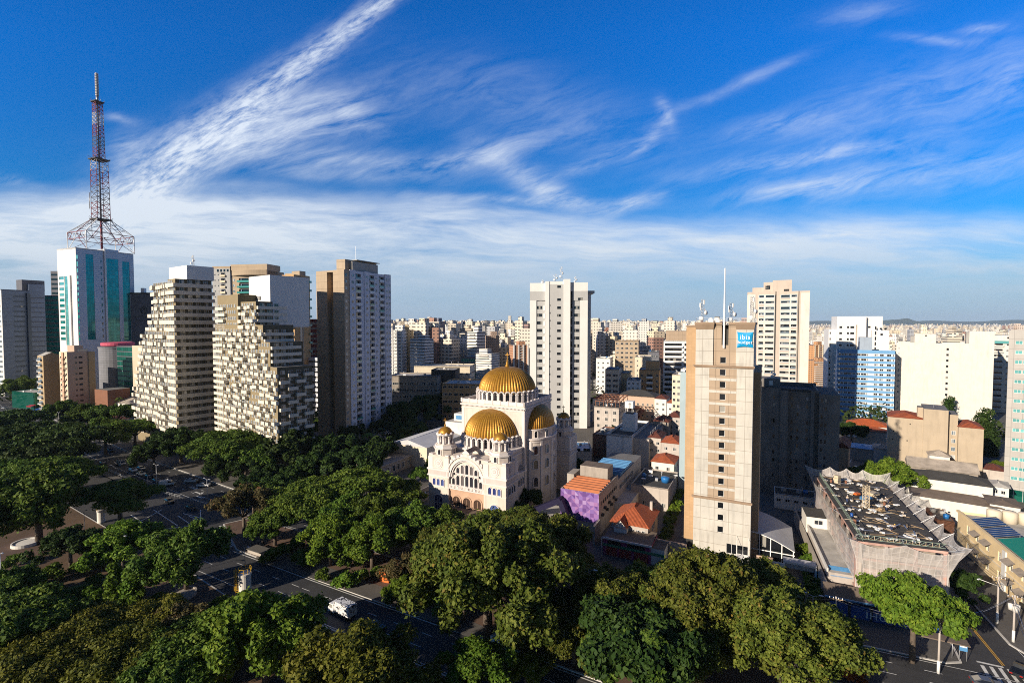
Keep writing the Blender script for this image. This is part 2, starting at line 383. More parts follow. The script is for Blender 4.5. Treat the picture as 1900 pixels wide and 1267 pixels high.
class BLD:
    """a building: an Empty at its base corner; local x runs along the front to the right, local y to the back"""
    def __init__(s, name, label, cat, xy, az, group=None):
        s.o = empty(name, label, cat, (xy[0], xy[1], 0), -R(az), group); s.az = az; s.xy = xy; s.wins = []; s.cnt = {}
    def w(s, x, y, z=0):
        a = R(s.az); return Vector((s.xy[0] + x * math.cos(a) + y * math.sin(a), s.xy[1] - x * math.sin(a) + y * math.cos(a), z))
    def part(s, mb, name, label=None, kind=None, parent=None): return mb.build(name, parent or s.o, label, kind=kind)
    def win(s, face, pl, u0, u1, v0, v1, glass='glass', frame='white_frame', mull=1, trans=0, rec=.18, name='window', blind=0):
        s.wins.append((face, pl, (u0 + u1) / 2, v0, u1 - u0, v1 - v0, glass, frame, mull, trans, rec, name, blind))
    def finish(s):
        """the 100 largest in view of each kind become parts, the rest one part of kind stuff"""
        by = {}
        for w in s.wins: by.setdefault(w[11], []).append(w)
        for nm, L in by.items():
            def size(w):
                a = FN[w[0]]; p = s.w(*(fpt(w[0], w[1], w[2], w[3])[:2]), w[3]); n = s.w(a[0], a[1]) - s.w(0, 0)
                d = Vector((0, 0, CAM_H)) - p; return -max(0, n.dot(d.normalized())) * w[4] * w[5] / d.length ** 2
            L.sort(key=size); rest = None
            for i, w in enumerate(L):
                face, pl, u, v, ww, hh, glass, frame, mull, trans, rec, _, blind = w
                me = win_mesh(ww, hh, glass, frame, mull, trans, blind=blind); nx, ny = FN[face]
                x, y, z = fpt(face, pl, u, v); x -= nx * rec; y -= ny * rec
                if i < 100:
                    o = bpy.data.objects.new(nm, me); link(o, s.o); o.location = (x, y, z); o.rotation_euler = (0, 0, FROT[face])
                else:
                    if rest is None: rest = MB()
                    ca, sa = math.cos(FROT[face]), math.sin(FROT[face])
                    for p in me.polygons:
                        pts = [me.vertices[k].co for k in p.vertices]
                        rest.face([(x + c.x * ca - c.y * sa, y + c.x * sa + c.y * ca, z + c.z) for c in pts], me.materials[p.material_index].name)
            if rest: rest.build(nm, s.o, kind='stuff')
        return s.o
def slab(mb, x0, x1, y0, y1, z, m, par=1.0, t=.25, roof='roof_grey'):
    """flat roof with a parapet"""
    mb.face([(x0 + t, y0 + t, z), (x1 - t, y0 + t, z), (x1 - t, y1 - t, z), (x0 + t, y1 - t, z)], roof)
    for a in ((x0, x1, y0, y0 + t), (x0, x1, y1 - t, y1), (x0, x0 + t, y0 + t, y1 - t), (x1 - t, x1, y0 + t, y1 - t)):
        mb.box(*a, z - .002, z + par, m)
def grid_ops(us, w, v0, dv, n, h):
    return [(u - w / 2, u + w / 2, v0 + i * dv, v0 + i * dv + h) for u in us for i in range(n)]
def text_part(body, size, mat, parent, loc, rot, name='lettering', depth=.04, align='CENTER', sx=1.):
    c = bpy.data.curves.new(name, 'FONT'); c.body = body; c.size = size; c.extrude = depth; c.align_x = align; c.space_character = 1.12; c.resolution_u = 2
    tmp = bpy.data.objects.new('text_tmp', c); COL.objects.link(tmp)
    dg = bpy.context.evaluated_depsgraph_get(); me = bpy.data.meshes.new_from_object(tmp.evaluated_get(dg))
    bpy.data.objects.remove(tmp); bpy.data.curves.remove(c)
    me.materials.clear(); me.materials.append(M[mat]); o = bpy.data.objects.new(name, me); link(o, parent)
    o.location = loc; o.rotation_euler = rot; o.scale = (sx, 1, 1); return o

# ------------------------------------------------------------------ the palette
plainm('white_frame', (.72, .72, .70)); plainm('dark_frame', (.03, .03, .035), .4); plainm('white_blind', (.62, .60, .55)); plainm('bronze_frame', (.10, .075, .05), .4)
glassm('glass', (.012, .015, .02), cur=.22); glassm('glass_black', (.006, .007, .009), cur=.06); glassm('glass_pale', (.10, .13, .16), cur=.35, curtain=(.5, .5, .48))
glassm('glass_teal', (.0, .17, .155), .05, cur=0, metal=.25, spec=.6, wob=.03); glassm('glass_green', (.01, .16, .12), .05, cur=.0, metal=.6, spec=.9, wob=.03)
glassm('glass_aqua', (.10, .32, .32), .1, cur=0, metal=.2); glassm('glass_blue', (.02, .035, .06), .05, cur=.05, metal=.5)
roofm('roof_grey', (.16, .155, .15)); roofm('roof_dark', (.05, .048, .045)); roofm('roof_light', (.42, .40, .37)); roofm('roof_brown', (.15, .115, .09))
plainm('steel', (.35, .36, .38), .4, .6); plainm('galv', (.45, .46, .48), .45, .4); plainm('black', (.012, .012, .014), .5); plainm('white', (.78, .77, .75), .5)
plainm('red_paint', (.42, .04, .035), .5); plainm('yellow_paint', (.62, .38, .03), .5); plainm('blue_paint', (.02, .09, .34), .45); plainm('orange_paint', (.65, .16, .03), .6)
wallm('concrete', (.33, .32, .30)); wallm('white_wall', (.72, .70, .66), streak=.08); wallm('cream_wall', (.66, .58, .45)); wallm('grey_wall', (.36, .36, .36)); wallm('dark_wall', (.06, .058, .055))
tilem('clay_tile', (.42, .10, .035)); tilem('clay_dark', (.16, .045, .028)); wallm('rust_wall', (.22, .10, .06))
def _u(s, px, z=30, y=0, x0=0):
    c = s.w(0, y); return wall_len((c.x, c.y), s.az + 90, px, z)
def _v(s, px, z=30, x=0):
    c = s.w(x, 0); return wall_len((c.x, c.y), s.az, px, z)
def _zp(s, x, y, py):
    p = s.w(x, y); return zt(p.x, p.y, py)
BLD.u, BLD.v, BLD.zp = _u, _v, _zp
def new_bld(name, label, cat, px, Y, az, group=None):
    return BLD(name, label, cat, (col_x(px, Y), Y), az, group)
def tray(mb, face, pl, u0, u1, z, h, dep, m, t=.14, lo=.18):
    """an open balcony: floor slab and three parapet walls standing out of a wall face"""
    n = FN[face]
    def bx(ua, ub, da, db, za, zb):
        if face in 'FK': y0, y1 = sorted((pl + n[1] * da, pl + n[1] * db)); mb.box(ua, ub, y0, y1, za, zb, m, True)
        else: x0, x1 = sorted((pl + n[0] * da, pl + n[0] * db)); mb.box(x0, x1, ua, ub, za, zb, m, True)
    bx(u0, u1, 0.002, dep, z - lo, z); bx(u0, u1, dep - t, dep, z, z + h); bx(u0, u0 + t, .002, dep - t, z, z + h); bx(u1 - t, u1, .002, dep - t, z, z + h)
def strip(mb, face, pl, u0, u1, z0, z1, dep, m):
    """a plain box standing out of a wall face"""
    n = FN[face]
    if face in 'FK': y0, y1 = sorted((pl + n[1] * .0, pl + n[1] * dep)); mb.box(u0, u1, y0, y1, z0, z1, m, True)
    else: x0, x1 = sorted((pl + n[0] * .0, pl + n[0] * dep)); mb.box(x0, x1, u0, u1, z0, z1, m, True)
def balc_parts(B, items, name='balcony'):
    """items: list of MB; the first 100 become parts, the rest one part of kind stuff"""
    rest = None
    for i, mb in enumerate(items):
        if i < 100: B.part(mb, name)
        else:
            if rest is None: rest = MB()
            k = len(rest.v); rest.v += mb.v; rest.f += [tuple(a + k for a in f) for f in mb.f]; rest.uv += mb.uv; rest.sm += mb.sm
            rest.mi += [rest.mid(mb.mats[q]) for q in mb.mi]
    if rest: rest.build(name, B.o, kind='stuff')
def antenna(name, label, loc, h, r=.5, kind='lattice', group=None):
    """a rooftop mast with panel antennas and dishes"""
    o = empty(name, label, 'antenna', loc, group=group); mb = MB(); n = 3
    if kind == 'lattice':
        L = [(r * math.cos(2.1 * i), r * math.sin(2.1 * i)) for i in range(3)]; st = max(3, int(h / (r * 1.6)))
        for p in L: mb.beam((*p, 0), (*p, h), .05, 'galv')
        for j in range(st):
            for i in range(3): mb.beam((*L[i], h * j / st), (*L[(i + 1) % 3], h * (j + 1) / st), .035, 'galv')
    else: mb.beam((0, 0, 0), (0, 0, h), .07, 'galv', 6)
    mb.build('mast', o); rd = random.Random(hash(label) % 999)
    for i in range(4):
        p = MB(); a = 1.57 * i + .3; z = h * (.55 + .11 * i); p.rbox((math.cos(a) * (r + .25), math.sin(a) * (r + .25), z), (.18, .34, h * .16), a, 'white'); p.build('panel_antenna', o)
    for i in range(2):
        p = MB(); a = -2.2 + i * 1.2; c = Vector((math.cos(a) * (r + .5), math.sin(a) * (r + .5), h * (.25 + .22 * i))); p.beam(c, c + Vector((math.cos(a), math.sin(a), 0)) * .3, .55, 'white', 12); p.beam(c, (0, 0, c.z), .05, 'galv'); p.build('dish', o)
    return o
def railing(mb, pts, h=1.05, m='galv', step=1.6, r=.03):
    for a, b in zip(pts[:-1], pts[1:]):
        a, b = Vector(a), Vector(b); n = max(1, int((b - a).length / step)); up = Vector((0, 0, h))
        for k in (h, h * .5): mb.beam(a + Vector((0, 0, k)), b + Vector((0, 0, k)), r, m)
        for i in range(n + 1): p = a + (b - a) * i / n; mb.beam(p, p + up, r, m)
# ------------------------------------------------------------------ ground, roads, pavements
def asphaltm(name, col):
    m, t, b = base_mat(name); o = t.new('ShaderNodeTexCoord').outputs['Object']
    n = t.noise(o, .12, 6, .65); n2 = t.noise(o, 3.0, 4, .7); n3 = t.noise(t.mapping(o, rot=R(-28), scale=(14, .9, 1)), 1.0, 3, .6)
    k = t.m('ADD', t.m('ADD', t.mapr(n, .3, .7, .75, 1.25), t.mapr(n2, .3, .7, -.12, .12)), t.mapr(n3, .5, .75, 0, -.25))
    c = t.mix(1.0, (*col, 1), t.new('ShaderNodeCombineColor').outputs[0], 'MULTIPLY'); comb = c.node.inputs[7].links[0].from_node
    for i in range(3): t.l.new(k, comb.inputs[i])
    t.l.new(c, b.inputs['Base Color']); b.inputs['Roughness'].default_value = .8; return m
def pavem(name, c0, c1, cell=.6):
    m, t, b = base_mat(name); o = t.new('ShaderNodeTexCoord').outputs['Object']
    br = t.new('ShaderNodeTexBrick'); t.l.new(t.mapping(o, rot=R(-27)), br.inputs[0]); br.inputs['Scale'].default_value = 1 / cell
    br.inputs['Color1'].default_value = (*c0, 1); br.inputs['Color2'].default_value = (*c1, 1); br.inputs['Mortar'].default_value = (*[x * .6 for x in c0], 1); br.inputs['Mortar Size'].default_value = .03
    n = t.noise(o, .18, 6, .65); c = t.mix(t.mapr(n, .45, .7, 0, .7), br.outputs[0], (*[x * .5 for x in c0], 1))
    t.l.new(c, b.inputs['Base Color']); b.inputs['Roughness'].default_value = .85; return m
asphaltm('asphalt', (.040, .040, .042)); asphaltm('asphalt_worn', (.085, .083, .08))
pavem('pavement', (.13, .12, .11), (.105, .098, .09), .9); pavem('plaza_paving', (.15, .09, .06), (.125, .078, .055), .8)
roofm('earth', (.10, .06, .032), .3, .15); roofm('lawn', (.085, .12, .028), .4, .2); roofm('kerb_stone', (.50, .48, .45), .15); roofm('city_ground', (.10, .098, .09), .35, .02)
plainm('road_paint', (.62, .62, .60), .6, var=.25); plainm('road_yellow', (.60, .33, .03), .6, var=.2)
wallm('kerb_grey', (.40, .38, .36))

def sheet(name, pts, z, m, kind='structure'):
    mb = MB(); mb.face([(*p[:2], z) for p in pts], m); return mb.build(name, kind=kind)
def raised(name, pts, z, m, kerb='kerb_stone', kw=.35, zlow=-.1):
    """a raised pavement slab with a kerb stone along its edge"""
    mb = MB(); P2 = [Vector(p[:2]) for p in pts]; n = len(P2); ins = []
    for i in range(n):
        a, b, c = P2[i - 1], P2[i], P2[(i + 1) % n]; d1, d2 = (b - a).normalized(), (c - b).normalized()
        n1, n2 = Vector((-d1.y, d1.x)), Vector((-d2.y, d2.x)); k = n1 + n2; k = k / max(.3, k.dot(n1)); ins.append(b + k * kw)
    for i in range(n):
        j = (i + 1) % n
        mb.face([(*P2[i], zlow), (*P2[j], zlow), (*P2[j], z), (*P2[i], z)], kerb)
        mb.face([(*P2[i], z), (*P2[j], z), (*ins[j], z), (*ins[i], z)], kerb)
    mb.face([(*p, z) for p in ins], m); return mb.build(name, kind='structure')
def offs(line, d):
    """polyline moved d to its right-hand side"""
    out = []
    for i, p in enumerate(line):
        a = Vector(line[max(0, i - 1)]); b = Vector(line[min(len(line) - 1, i + 1)]); t = (b - a).normalized(); out.append((p[0] + t.y * d, p[1] - t.x * d))
    return out
mb = MB(); mb.face([(-22000, -1500, -.12), (22000, -1500, -.12), (22000, 19500, -.12), (-22000, 19500, -.12)], 'city_ground'); mb.build('ground', kind='structure')
A_far = [(-420, 418), (-300, 320), (-256, 288), (-172, 226), (-100, 178), (60, 93), (79.5, 84.5), (140, 55)]
A_near = offs(A_far, 13.2)
B_far = [(-430, 370), (-300, 275), (-166, 190), (-104, 148), (-73, 130), (-45.6, 114.6), (-28, 105), (-5, 92.7), (30, 73), (90, 40)]
B_near = offs(B_far, 11.4)
sheet('road', [(-430, 300), (-300, 245), (-170, 165), (-60, 95), (20, 55), (100, 20), (170, 30), (150, 60), (110, 110), (140, 200), (128, 205), (85, 105), (-90, 190), (-420, 450), (-520, 520), (-560, 420)], -.03, 'asphalt')
# the planted strip between the two carriageways
i0 = (-86, 147)
raised('median_strip', [i0, (-73, 130.2)] + B_far[5:9] + [(90, 40), (120, 48), A_near[6], A_near[5], (-60, 141.5), (-80, 152)], .13, 'plaza_paving')
raised('median_island', [(-128, 173)] + [(-170, 201), (-300, 284), (-300, 290), (-172, 205.5), (-128, 176.2)][0:5], .12, 'pavement')
# the park on the near side
raised('park_ground', B_near[::-1][:1] + [] if False else [(-430, 200), (-200, -20), (120, -20), B_near[-1], B_near[-2], B_near[-3], B_near[-4], B_near[-5], (-62, 107.5), (-76, 117.5), (-84, 124), (-112, 140), (-172, 180), B_near[1], B_near[0]], .12, 'earth')
# the built-up side of the avenue, cut by the side street
cl, cr = (81.0, 88.5), (91.5, 88.5); sd = Vector((.383, .924))
far = [tuple(Vector(cl) + sd * 2.0), tuple(Vector(cl) + sd * 130), (150, 420), (-330, 470), (-400, 420)] + A_far[1:6] + [(76.5, 86.0), (79.4, 86.2)]
raised('pavement', far, .14, 'pavement')
raised('pavement', [tuple(Vector(cr) + sd * 130), tuple(Vector(cr) + sd * 3), (93, 87.0), (140, 66), (260, 110), (240, 330)], .14, 'pavement')
# lawns, beds and paths of the park
def blobsheet(name, px, z, m, kind='structure'):
    return sheet(name, [tuple(gp(x, y, z)[:2]) for x, y in px], z, m, kind)
blobsheet('lawn', [(110, 1093), (215, 1068), (300, 1052), (330, 1068), (275, 1090), (285, 1120), (210, 1132), (120, 1130)], .135, 'lawn', 'stuff')
blobsheet('lawn', [(262, 1082), (330, 1073), (345, 1090), (300, 1104), (250, 1106)], .14, 'lawn', 'stuff')
blobsheet('lawn', [(0, 1140), (140, 1120), (240, 1128), (260, 1170), (160, 1240), (0, 1280)], .136, 'lawn', 'stuff')
blobsheet('path', [(0, 1015), (60, 988), (110, 975), (150, 968), (160, 985), (90, 1012), (60, 1055), (0, 1060)], .14, 'plaza_paving')
blobsheet('path', [(185, 1095), (205, 1072), (250, 1050), (350, 1070), (420, 1112), (440, 1135), (330, 1140), (270, 1128), (300, 1105), (255, 1065)][:8], .144, 'plaza_paving')
# bed with shrubs and worn lawns beside the median footpath
blobsheet('footpath', [(470, 1035), (520, 1020), (800, 1120), (905, 1165), (880, 1185), (760, 1135)], .15, 'pavement')

# painted markings
mk = MB()
def stripe(a, b, w, m='road_paint', z=-.022):
    a, b = Vector(a), Vector(b); d = (b - a).normalized(); n = Vector((-d.y, d.x)) * w / 2
    mk.face([(*(a - n), z), (*(b - n), z), (*(b + n), z), (*(a + n), z)], m)
def dashes(line, off, w=.14, L=2.5, gap=4.5, m='road_paint', solid=False):
    pl = offs(line, off); acc = 0.
    for p, q in zip(pl[:-1], pl[1:]):
        p, q = Vector(p), Vector(q); D = (q - p).length; t = 0.
        if solid: stripe(p, q, w, m); continue
        while t < D:
            stripe(p + (q - p) * t / D, p + (q - p) * min(D, t + L) / D, w, m); t += L + gap
dashes(A_far, 3.3); dashes(A_far, 6.6); dashes(A_far, 9.9); dashes(A_far, .45, .15, solid=True); dashes(A_far, 12.75, .15, solid=True)
dashes(B_far[3:], 3.9); dashes(B_far[3:], 7.4); dashes(B_far[4:], .55, .22, solid=True); dashes(B_far[4:], 10.9, .15, solid=True)
S = lambda x, y: Vector(gp(x, y, 0)[:2])
for i in range(7): stripe(S(1822 + i * 16.5, 1233 + i * 2.6), S(1842 + i * 19, 1266 + i * 4), .55)
stripe(S(1812, 1226), S(1862, 1237), .45); 
for o in (-.16, .16): stripe(S(1862, 1234) + Vector((o, 0)), S(1862, 1234) + Vector((o, 0)) + sd * 45, .14, 'road_yellow')
dashes([tuple(S(1900, 1223)), tuple(S(1900, 1223) + sd * 60)], .4, .12, solid=True)
for a, b in (((275, 985), (350, 975)), ((243, 955), (292, 985)), ((285, 945), (330, 975)), ((330, 956), (372, 985)), ((340, 952), (380, 962)), ((350, 957), (378, 968)), ((358, 963), (376, 974)), ((372, 945), (372, 985)), ((250, 990), (330, 1003)), ((300, 945), (245, 975))):
    stripe(S(*a), S(*b), .3)
for x, y in ((362, 912), (365, 920), (352, 903)): stripe(S(x, y), S(x + 12, y + 4), .6); stripe(S(x + 9, y + 5), S(x + 14, y + 1), .9)
for i in range(9): stripe(S(205 + i * 9, 862 - i * 3.6), S(215 + i * 9, 868 - i * 3.6), .5)
for i in range(8): stripe(S(410 + i * 4.2, 1000 + i * 1.0), S(396 + i * 4.2, 1008 + i * 1.0), .5)
# far-left square in front of the glass towers
mk.build('road_markings', kind='structure')
# ------------------------------------------------------------------ the domed church
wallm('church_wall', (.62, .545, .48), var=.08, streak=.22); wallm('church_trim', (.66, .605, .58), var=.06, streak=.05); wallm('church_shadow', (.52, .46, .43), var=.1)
wallm('church_stone', (.50, .33, .23), var=.12); plainm('church_door', (.05, .025, .015), .5, var=.3); roofm('church_roof', (.20, .155, .135))
glassm('church_glass', (.018, .018, .024), cur=.1, curtain=(.18, .16, .16)); glassm('church_glass_blue', (.02, .03, .12), cur=.2, curtain=(.10, .16, .38))
def goldm():
    m, t, b = base_mat('gold'); o = t.new('ShaderNodeTexCoord').outputs['Object']
    n = t.noise(o, .9, 5, .65); n2 = t.noise(t.mapping(o, scale=(.25, .25, 2.0)), 1.0, 4, .6)
    sp = t.new('ShaderNodeSeparateXYZ'); t.l.new(o, sp.inputs[0])
    seam = t.m('LESS_THAN', t.m('FRACT', t.m('MULTIPLY', sp.outputs[2], 1.6)), .12)
    c = t.mix(t.mapr(n, .3, .7), (.31, .145, .014, 1), (.47, .25, .028, 1)); c = t.mix(t.mapr(n2, .5, .75, 0, .6), c, (.26, .12, .02, 1))
    c = t.mix(t.m('MULTIPLY', seam, .4), c, (.18, .08, .01, 1))
    t.l.new(c, b.inputs['Base Color']); b.inputs['Metallic'].default_value = .45; b.inputs['Roughness'].default_value = .46
goldm()
ARCH = {}
def arch_pts(w, h, n=8):
    r = w / 2; return [(-r, 0), (r, 0)] + [(r * math.cos(math.pi * i / n), h - r + r * math.sin(math.pi * i / n)) for i in range(n + 1)]
def arch_mesh(w, h, glass, trim='church_trim', t=.22, dep=.22, mull=0, sill=True):
    k = (w, h, glass, trim, t, mull)
    if k in ARCH: return ARCH[k]
    mb = MB(); p = arch_pts(w, h); q = arch_pts(w + 2 * t, h + t); mb.face([(x, -.04, z) for x, z in p], glass)
    for i in range(1, len(p)):
        j = (i + 1) % len(p)
        if i == len(p) - 1: j = 0
        a, b, c, d = p[i], p[j], q[j], q[i]
        mb.face([(a[0], -dep, a[1]), (d[0], -dep, d[1]), (c[0], -dep, c[1]), (b[0], -dep, b[1])], trim)
        mb.face([(a[0], -dep, a[1]), (b[0], -dep, b[1]), (b[0], -.04, b[1]), (a[0], -.04, a[1])], trim)
        mb.face([(d[0], 0, d[1]), (c[0], 0, c[1]), (c[0], -dep, c[1]), (d[0], -dep, d[1])], trim)
    if sill: mb.box(-w / 2 - t, w / 2 + t, -dep - .12, 0, -.22, 0, trim, True)
    for i in range(mull): x = -w / 2 + w * (i + 1) / (mull + 1); mb.box(x - .06, x + .06, -.14, -.045, 0, h - w * .25, trim)
    if mull: mb.box(-w / 2, w / 2, -.13, -.045, h * .55, h * .55 + .12, trim)
    o = mb.build('arched_window'); me = o.data; bpy.data.objects.remove(o); ARCH[k] = me; return me
def church():
    B = BLD('church', 'cream white domed church with gold ribbed domes and two small front towers', 'church', (-26, 155), 27)
    def aw(x, y, z, ang, w, h, glass='church_glass', nm='arched_window', **kw):
        o = bpy.data.objects.new(nm, arch_mesh(w, h, glass, **kw)); link(o, B.o); o.location = (x, y, z); o.rotation_euler = (0, 0, ang); return o
    W, T = 27.2, 7.4; cx = W / 2
    W0, TR = 'church_wall', 'church_trim'
    def band(mb, x0, x1, y0, y1, z0, z1, d=.3, m=TR): mb.box(x0 - d, x1 + d, y0 - d, y1 + d, z0, z1, m, True)
    def tower(x0, y0, name, win=True):
        mb = MB(); x1, y1 = x0 + T, y0 + T; mx, my = (x0 + x1) / 2, (y0 + y1) / 2
        mb.box(x0, x1, y0, y1, 0, 19.0, W0)
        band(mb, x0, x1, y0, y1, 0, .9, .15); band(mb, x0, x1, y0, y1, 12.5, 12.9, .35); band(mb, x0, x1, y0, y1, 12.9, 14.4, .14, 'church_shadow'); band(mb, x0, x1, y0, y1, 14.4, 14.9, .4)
        band(mb, x0, x1, y0, y1, 9.3, 9.6, .12)
        for px_, py_ in ((x0, y0), (x1 - 1.5, y0), (x0, y1 - 1.5), (x1 - 1.5, y1 - 1.5)):          # corner buttress blocks of the clock stage
            mb.box(px_ - .12, px_ + 1.62, py_ - .12, py_ + 1.62, 14.902, 18.4, TR); mb.box(px_ + .1, px_ + 1.4, py_ + .1, py_ + 1.4, 18.4, 19.3, TR)
        for k in range(4):                                                              # round rosette with a moulded ring
            a = k * math.pi / 2; c, s_ = math.cos(a), math.sin(a); r0 = T / 2
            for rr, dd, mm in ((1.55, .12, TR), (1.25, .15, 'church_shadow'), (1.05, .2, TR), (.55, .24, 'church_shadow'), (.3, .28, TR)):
                pts = [(rr * math.cos(2 * math.pi * i / 20), rr * math.sin(2 * math.pi * i / 20)) for i in range(20)]
                f = [(mx + (u * c + (r0 + dd) * s_), my + (u * s_ - (r0 + dd) * c), 16.6 + v) for u, v in pts]; g = [(mx + (u * c + r0 * s_), my + (u * s_ - r0 * c), 16.6 + v) for u, v in pts]
                mb.face(f, mm)
                for i in range(20): mb.face([g[i], g[(i + 1) % 20], f[(i + 1) % 20], f[i]], mm)
        oc = [(mx + 3.35 * math.cos(math.pi / 8 + i * math.pi / 4), my + 3.35 * math.sin(math.pi / 8 + i * math.pi / 4)) for i in range(8)]
        sc8 = lambda k: [(mx + (p[0] - mx) * k, my + (p[1] - my) * k) for p in oc]
        mb.prism(oc, 19, 20.8, W0); mb.prism(sc8(1.13), 20.8, 21.2, TR, True); mb.prism(sc8(1.0), 21.2, 21.9, TR); mb.prism(sc8(.86), 21.9, 22.2, W0)
        o = B.part(mb, 'tower')
        ln = MB()                                                                       # open lantern: eight columns under arches
        for i in range(8):
            a = i * math.pi / 4 + math.pi / 8; ln.lathe([(.42, 0), (.42, .3), (.3, .35), (.3, 2.0), (.44, 2.1), (.44, 2.5)], (mx + 2.25 * math.cos(a), my + 2.25 * math.sin(a), 22.2), TR, 8)
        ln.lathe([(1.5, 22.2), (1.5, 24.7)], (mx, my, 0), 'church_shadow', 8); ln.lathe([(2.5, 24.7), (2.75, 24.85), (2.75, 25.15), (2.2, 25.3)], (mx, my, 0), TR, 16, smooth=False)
        for i in range(8):
            a = i * math.pi / 4; ln.lathe([(.62, 0), (.5, .5), (0, .85)], (mx + 2.3 * math.cos(a), my + 2.3 * math.sin(a), 24.9), TR, 8)
        ln.build('lantern', o)
        dm = MB(); n = 16
        dm.lathe([(2.15 * math.cos(t), 25.2 + 2.1 * math.sin(t)) for t in np.linspace(0, math.pi / 2 - .1, 9)], (mx, my, 0), 'gold', 48, ribs=2, ribd=.035); dm.build('dome', o)
        cr = MB(); cr.lathe([(.3, 27.2), (.16, 27.5), (.3, 27.8), (.08, 28.1)], (mx, my, 0), 'gold', 10); cr.box(mx - .07, mx + .07, my - .07, my + .07, 28.0, 29.9, 'gold'); cr.box(mx - .55, mx + .55, my - .06, my + .06, 29.1, 29.25, 'gold', True); cr.build('cross', o)
        return o
    tl = tower(0, 0, 'tower'); tr = tower(W - T, 0, 'tower')
    for x0 in (0, W - T):
        for i in (-1, 0, 1): aw(x0 + T / 2 + i * 1.55, 0, 9.75, 0, 1.05, 2.0, 'church_glass_blue', nm='arched_window')
        for a, dx, dy in ((0, 0, -3.35 * .924), (-math.pi / 2 + .0, -3.35 * .924, 0), (math.pi / 2, 3.35 * .924, 0)): aw(x0 + T / 2 + dx, T / 2 + dy, 19.15, a, .9, 1.55)
    for i in (-1, 0, 1): aw(W, T / 2 + i * 1.5, 9.75, math.pi / 2, 1.0, 2.0)
    aw(T / 2, 0, 1.2, 0, 3.0, 5.6, 'church_glass_blue', mull=2); aw(W - T / 2, 0, 1.2, 0, 3.0, 5.6, 'church_glass_blue', mull=2)
    # middle of the front: portal, two rows of arched windows under one great arch
    mb = MB(); fx0, fx1, fy = T, W - T, .8; hw = (fx1 - fx0) / 2
    mb.box(fx0, fx1, fy, 6.5, 9.2, 19.2, W0); mb.box(fx0, fx1, fy - .1, 6.5, 0, 9.2, 'church_stone')
    mb.box(fx0, fx1, fy - .7, fy + .2, 9.2, 9.5, TR, True); mb.box(fx0, fx1, fy - .35, fy - .02, 8.6, 9.0, 'church_stone', True)
    o = B.part(mb, 'front_wall')
    gb = MB(); n = 18; yy0, yy1 = fy - .95, fy + .0
    def ring(r0, r1, ya, yb, m, zc=12.9, a0=0, a1=math.pi):
        for i in range(n):
            a, b = a0 + (a1 - a0) * i / n, a0 + (a1 - a0) * (i + 1) / n
            P_ = lambda r, t, y: (cx + r * math.cos(t), y, zc + r * math.sin(t))
            gb.face([P_(r0, a, ya), P_(r1, a, ya), P_(r1, b, ya), P_(r0, b, ya)], m); gb.face([P_(r1, a, ya), P_(r1, a, yb), P_(r1, b, yb), P_(r1, b, ya)], m); gb.face([P_(r0, b, ya), P_(r0, b, yb), P_(r0, a, yb), P_(r0, a, ya)], m)
    ring(5.6, 6.1, yy0 + .1, fy, TR); ring(5.15, 5.42, yy0 + .45, fy, TR); ring(6.1, 6.75, yy0 + .3, fy + .8, W0); ring(6.75, 7.0, yy0, fy + .9, TR)
    for i in range(15):                                                                 # stepped crest on the gable
        t = math.pi * (i + .5) / 15; r = 7.05; x, z = cx + r * math.cos(t), 12.9 + r * math.sin(t)
        if z > 14.5: gb.box(x - .42, x + .42, fy - .8, fy + .3, z - .5, z + .55, TR, True)
    gb.box(cx - 1.0, cx + 1.0, fy - .75, fy + 1.2, 18.9, 20.6, W0); gb.box(cx - 1.25, cx + 1.25, fy - .9, fy + 1.3, 20.6, 20.85, TR, True)
    gb.face([(cx - 1.2, fy - .8, 20.85), (cx + 1.2, fy - .8, 20.85), (cx, fy - .8, 21.8)], TR); gb.face([(cx + 1.2, fy - .8, 20.85), (cx + 1.2, fy + 5, 20.85), (cx, fy + 5, 21.8), (cx, fy - .8, 21.8)], 'church_roof'); gb.face([(cx, fy - .8, 21.8), (cx, fy + 5, 21.8), (cx - 1.2, fy + 5, 20.85), (cx - 1.2, fy - .8, 20.85)], 'church_roof')
    gb.box(cx - .16, cx + .16, fy - .3, fy, 21.7, 22.9, TR)
    gb.build('gable', B.o)
    bl = MB()                                                                           # balustrade in front of the lower windows
    for i in range(25): x = fx0 + .25 + i * (fx1 - fx0 - .5) / 24; bl.box(x - .12, x + .12, fy - .55, fy - .35, 9.5, 10.3, TR)
    for i in range(5): x = fx0 + .3 + i * (fx1 - fx0 - .6) / 4; bl.box(x - .25, x + .25, fy - .62, fy - .28, 9.5, 10.65, TR)
    bl.box(fx0, fx1, fy - .62, fy - .28, 10.3, 10.5, TR, True); bl.build('balustrade', B.o)
    for i in range(7):
        h = (2.0, 2.9, 3.1, 3.1, 3.1, 2.9, 2.0)[i]; aw(cx + (i - 3) * 1.6, fy, 10.55, 0, 1.0 if i in (0, 6) else 1.15, h)
    for i in range(5):
        h = (1.7, 2.6, 2.9, 2.6, 1.7)[i]; aw(cx + (i - 2) * 1.6, fy, 14.2, 0, 1.1, h)
    for s_ in (-1, 1):
        aw(cx + s_ * 4.5, fy, 13.45, 0, .8, .81, t=.15, sill=False)
    for i in range(3): aw(cx + (i - 1) * 3.7, fy - .1, .2, 0, 2.6, 6.9, 'church_door', nm='portal', trim='church_stone', t=.4, mull=1, sill=False)
    cp = MB()                                                                           # glazed porch roof over the steps
    for i in range(9): cp.box(cx - 5.2 + i * 1.3 - .06, cx - 5.2 + i * 1.3 + .06, -8.5, fy - .7, 3.75, 3.9, 'church_trim', True)
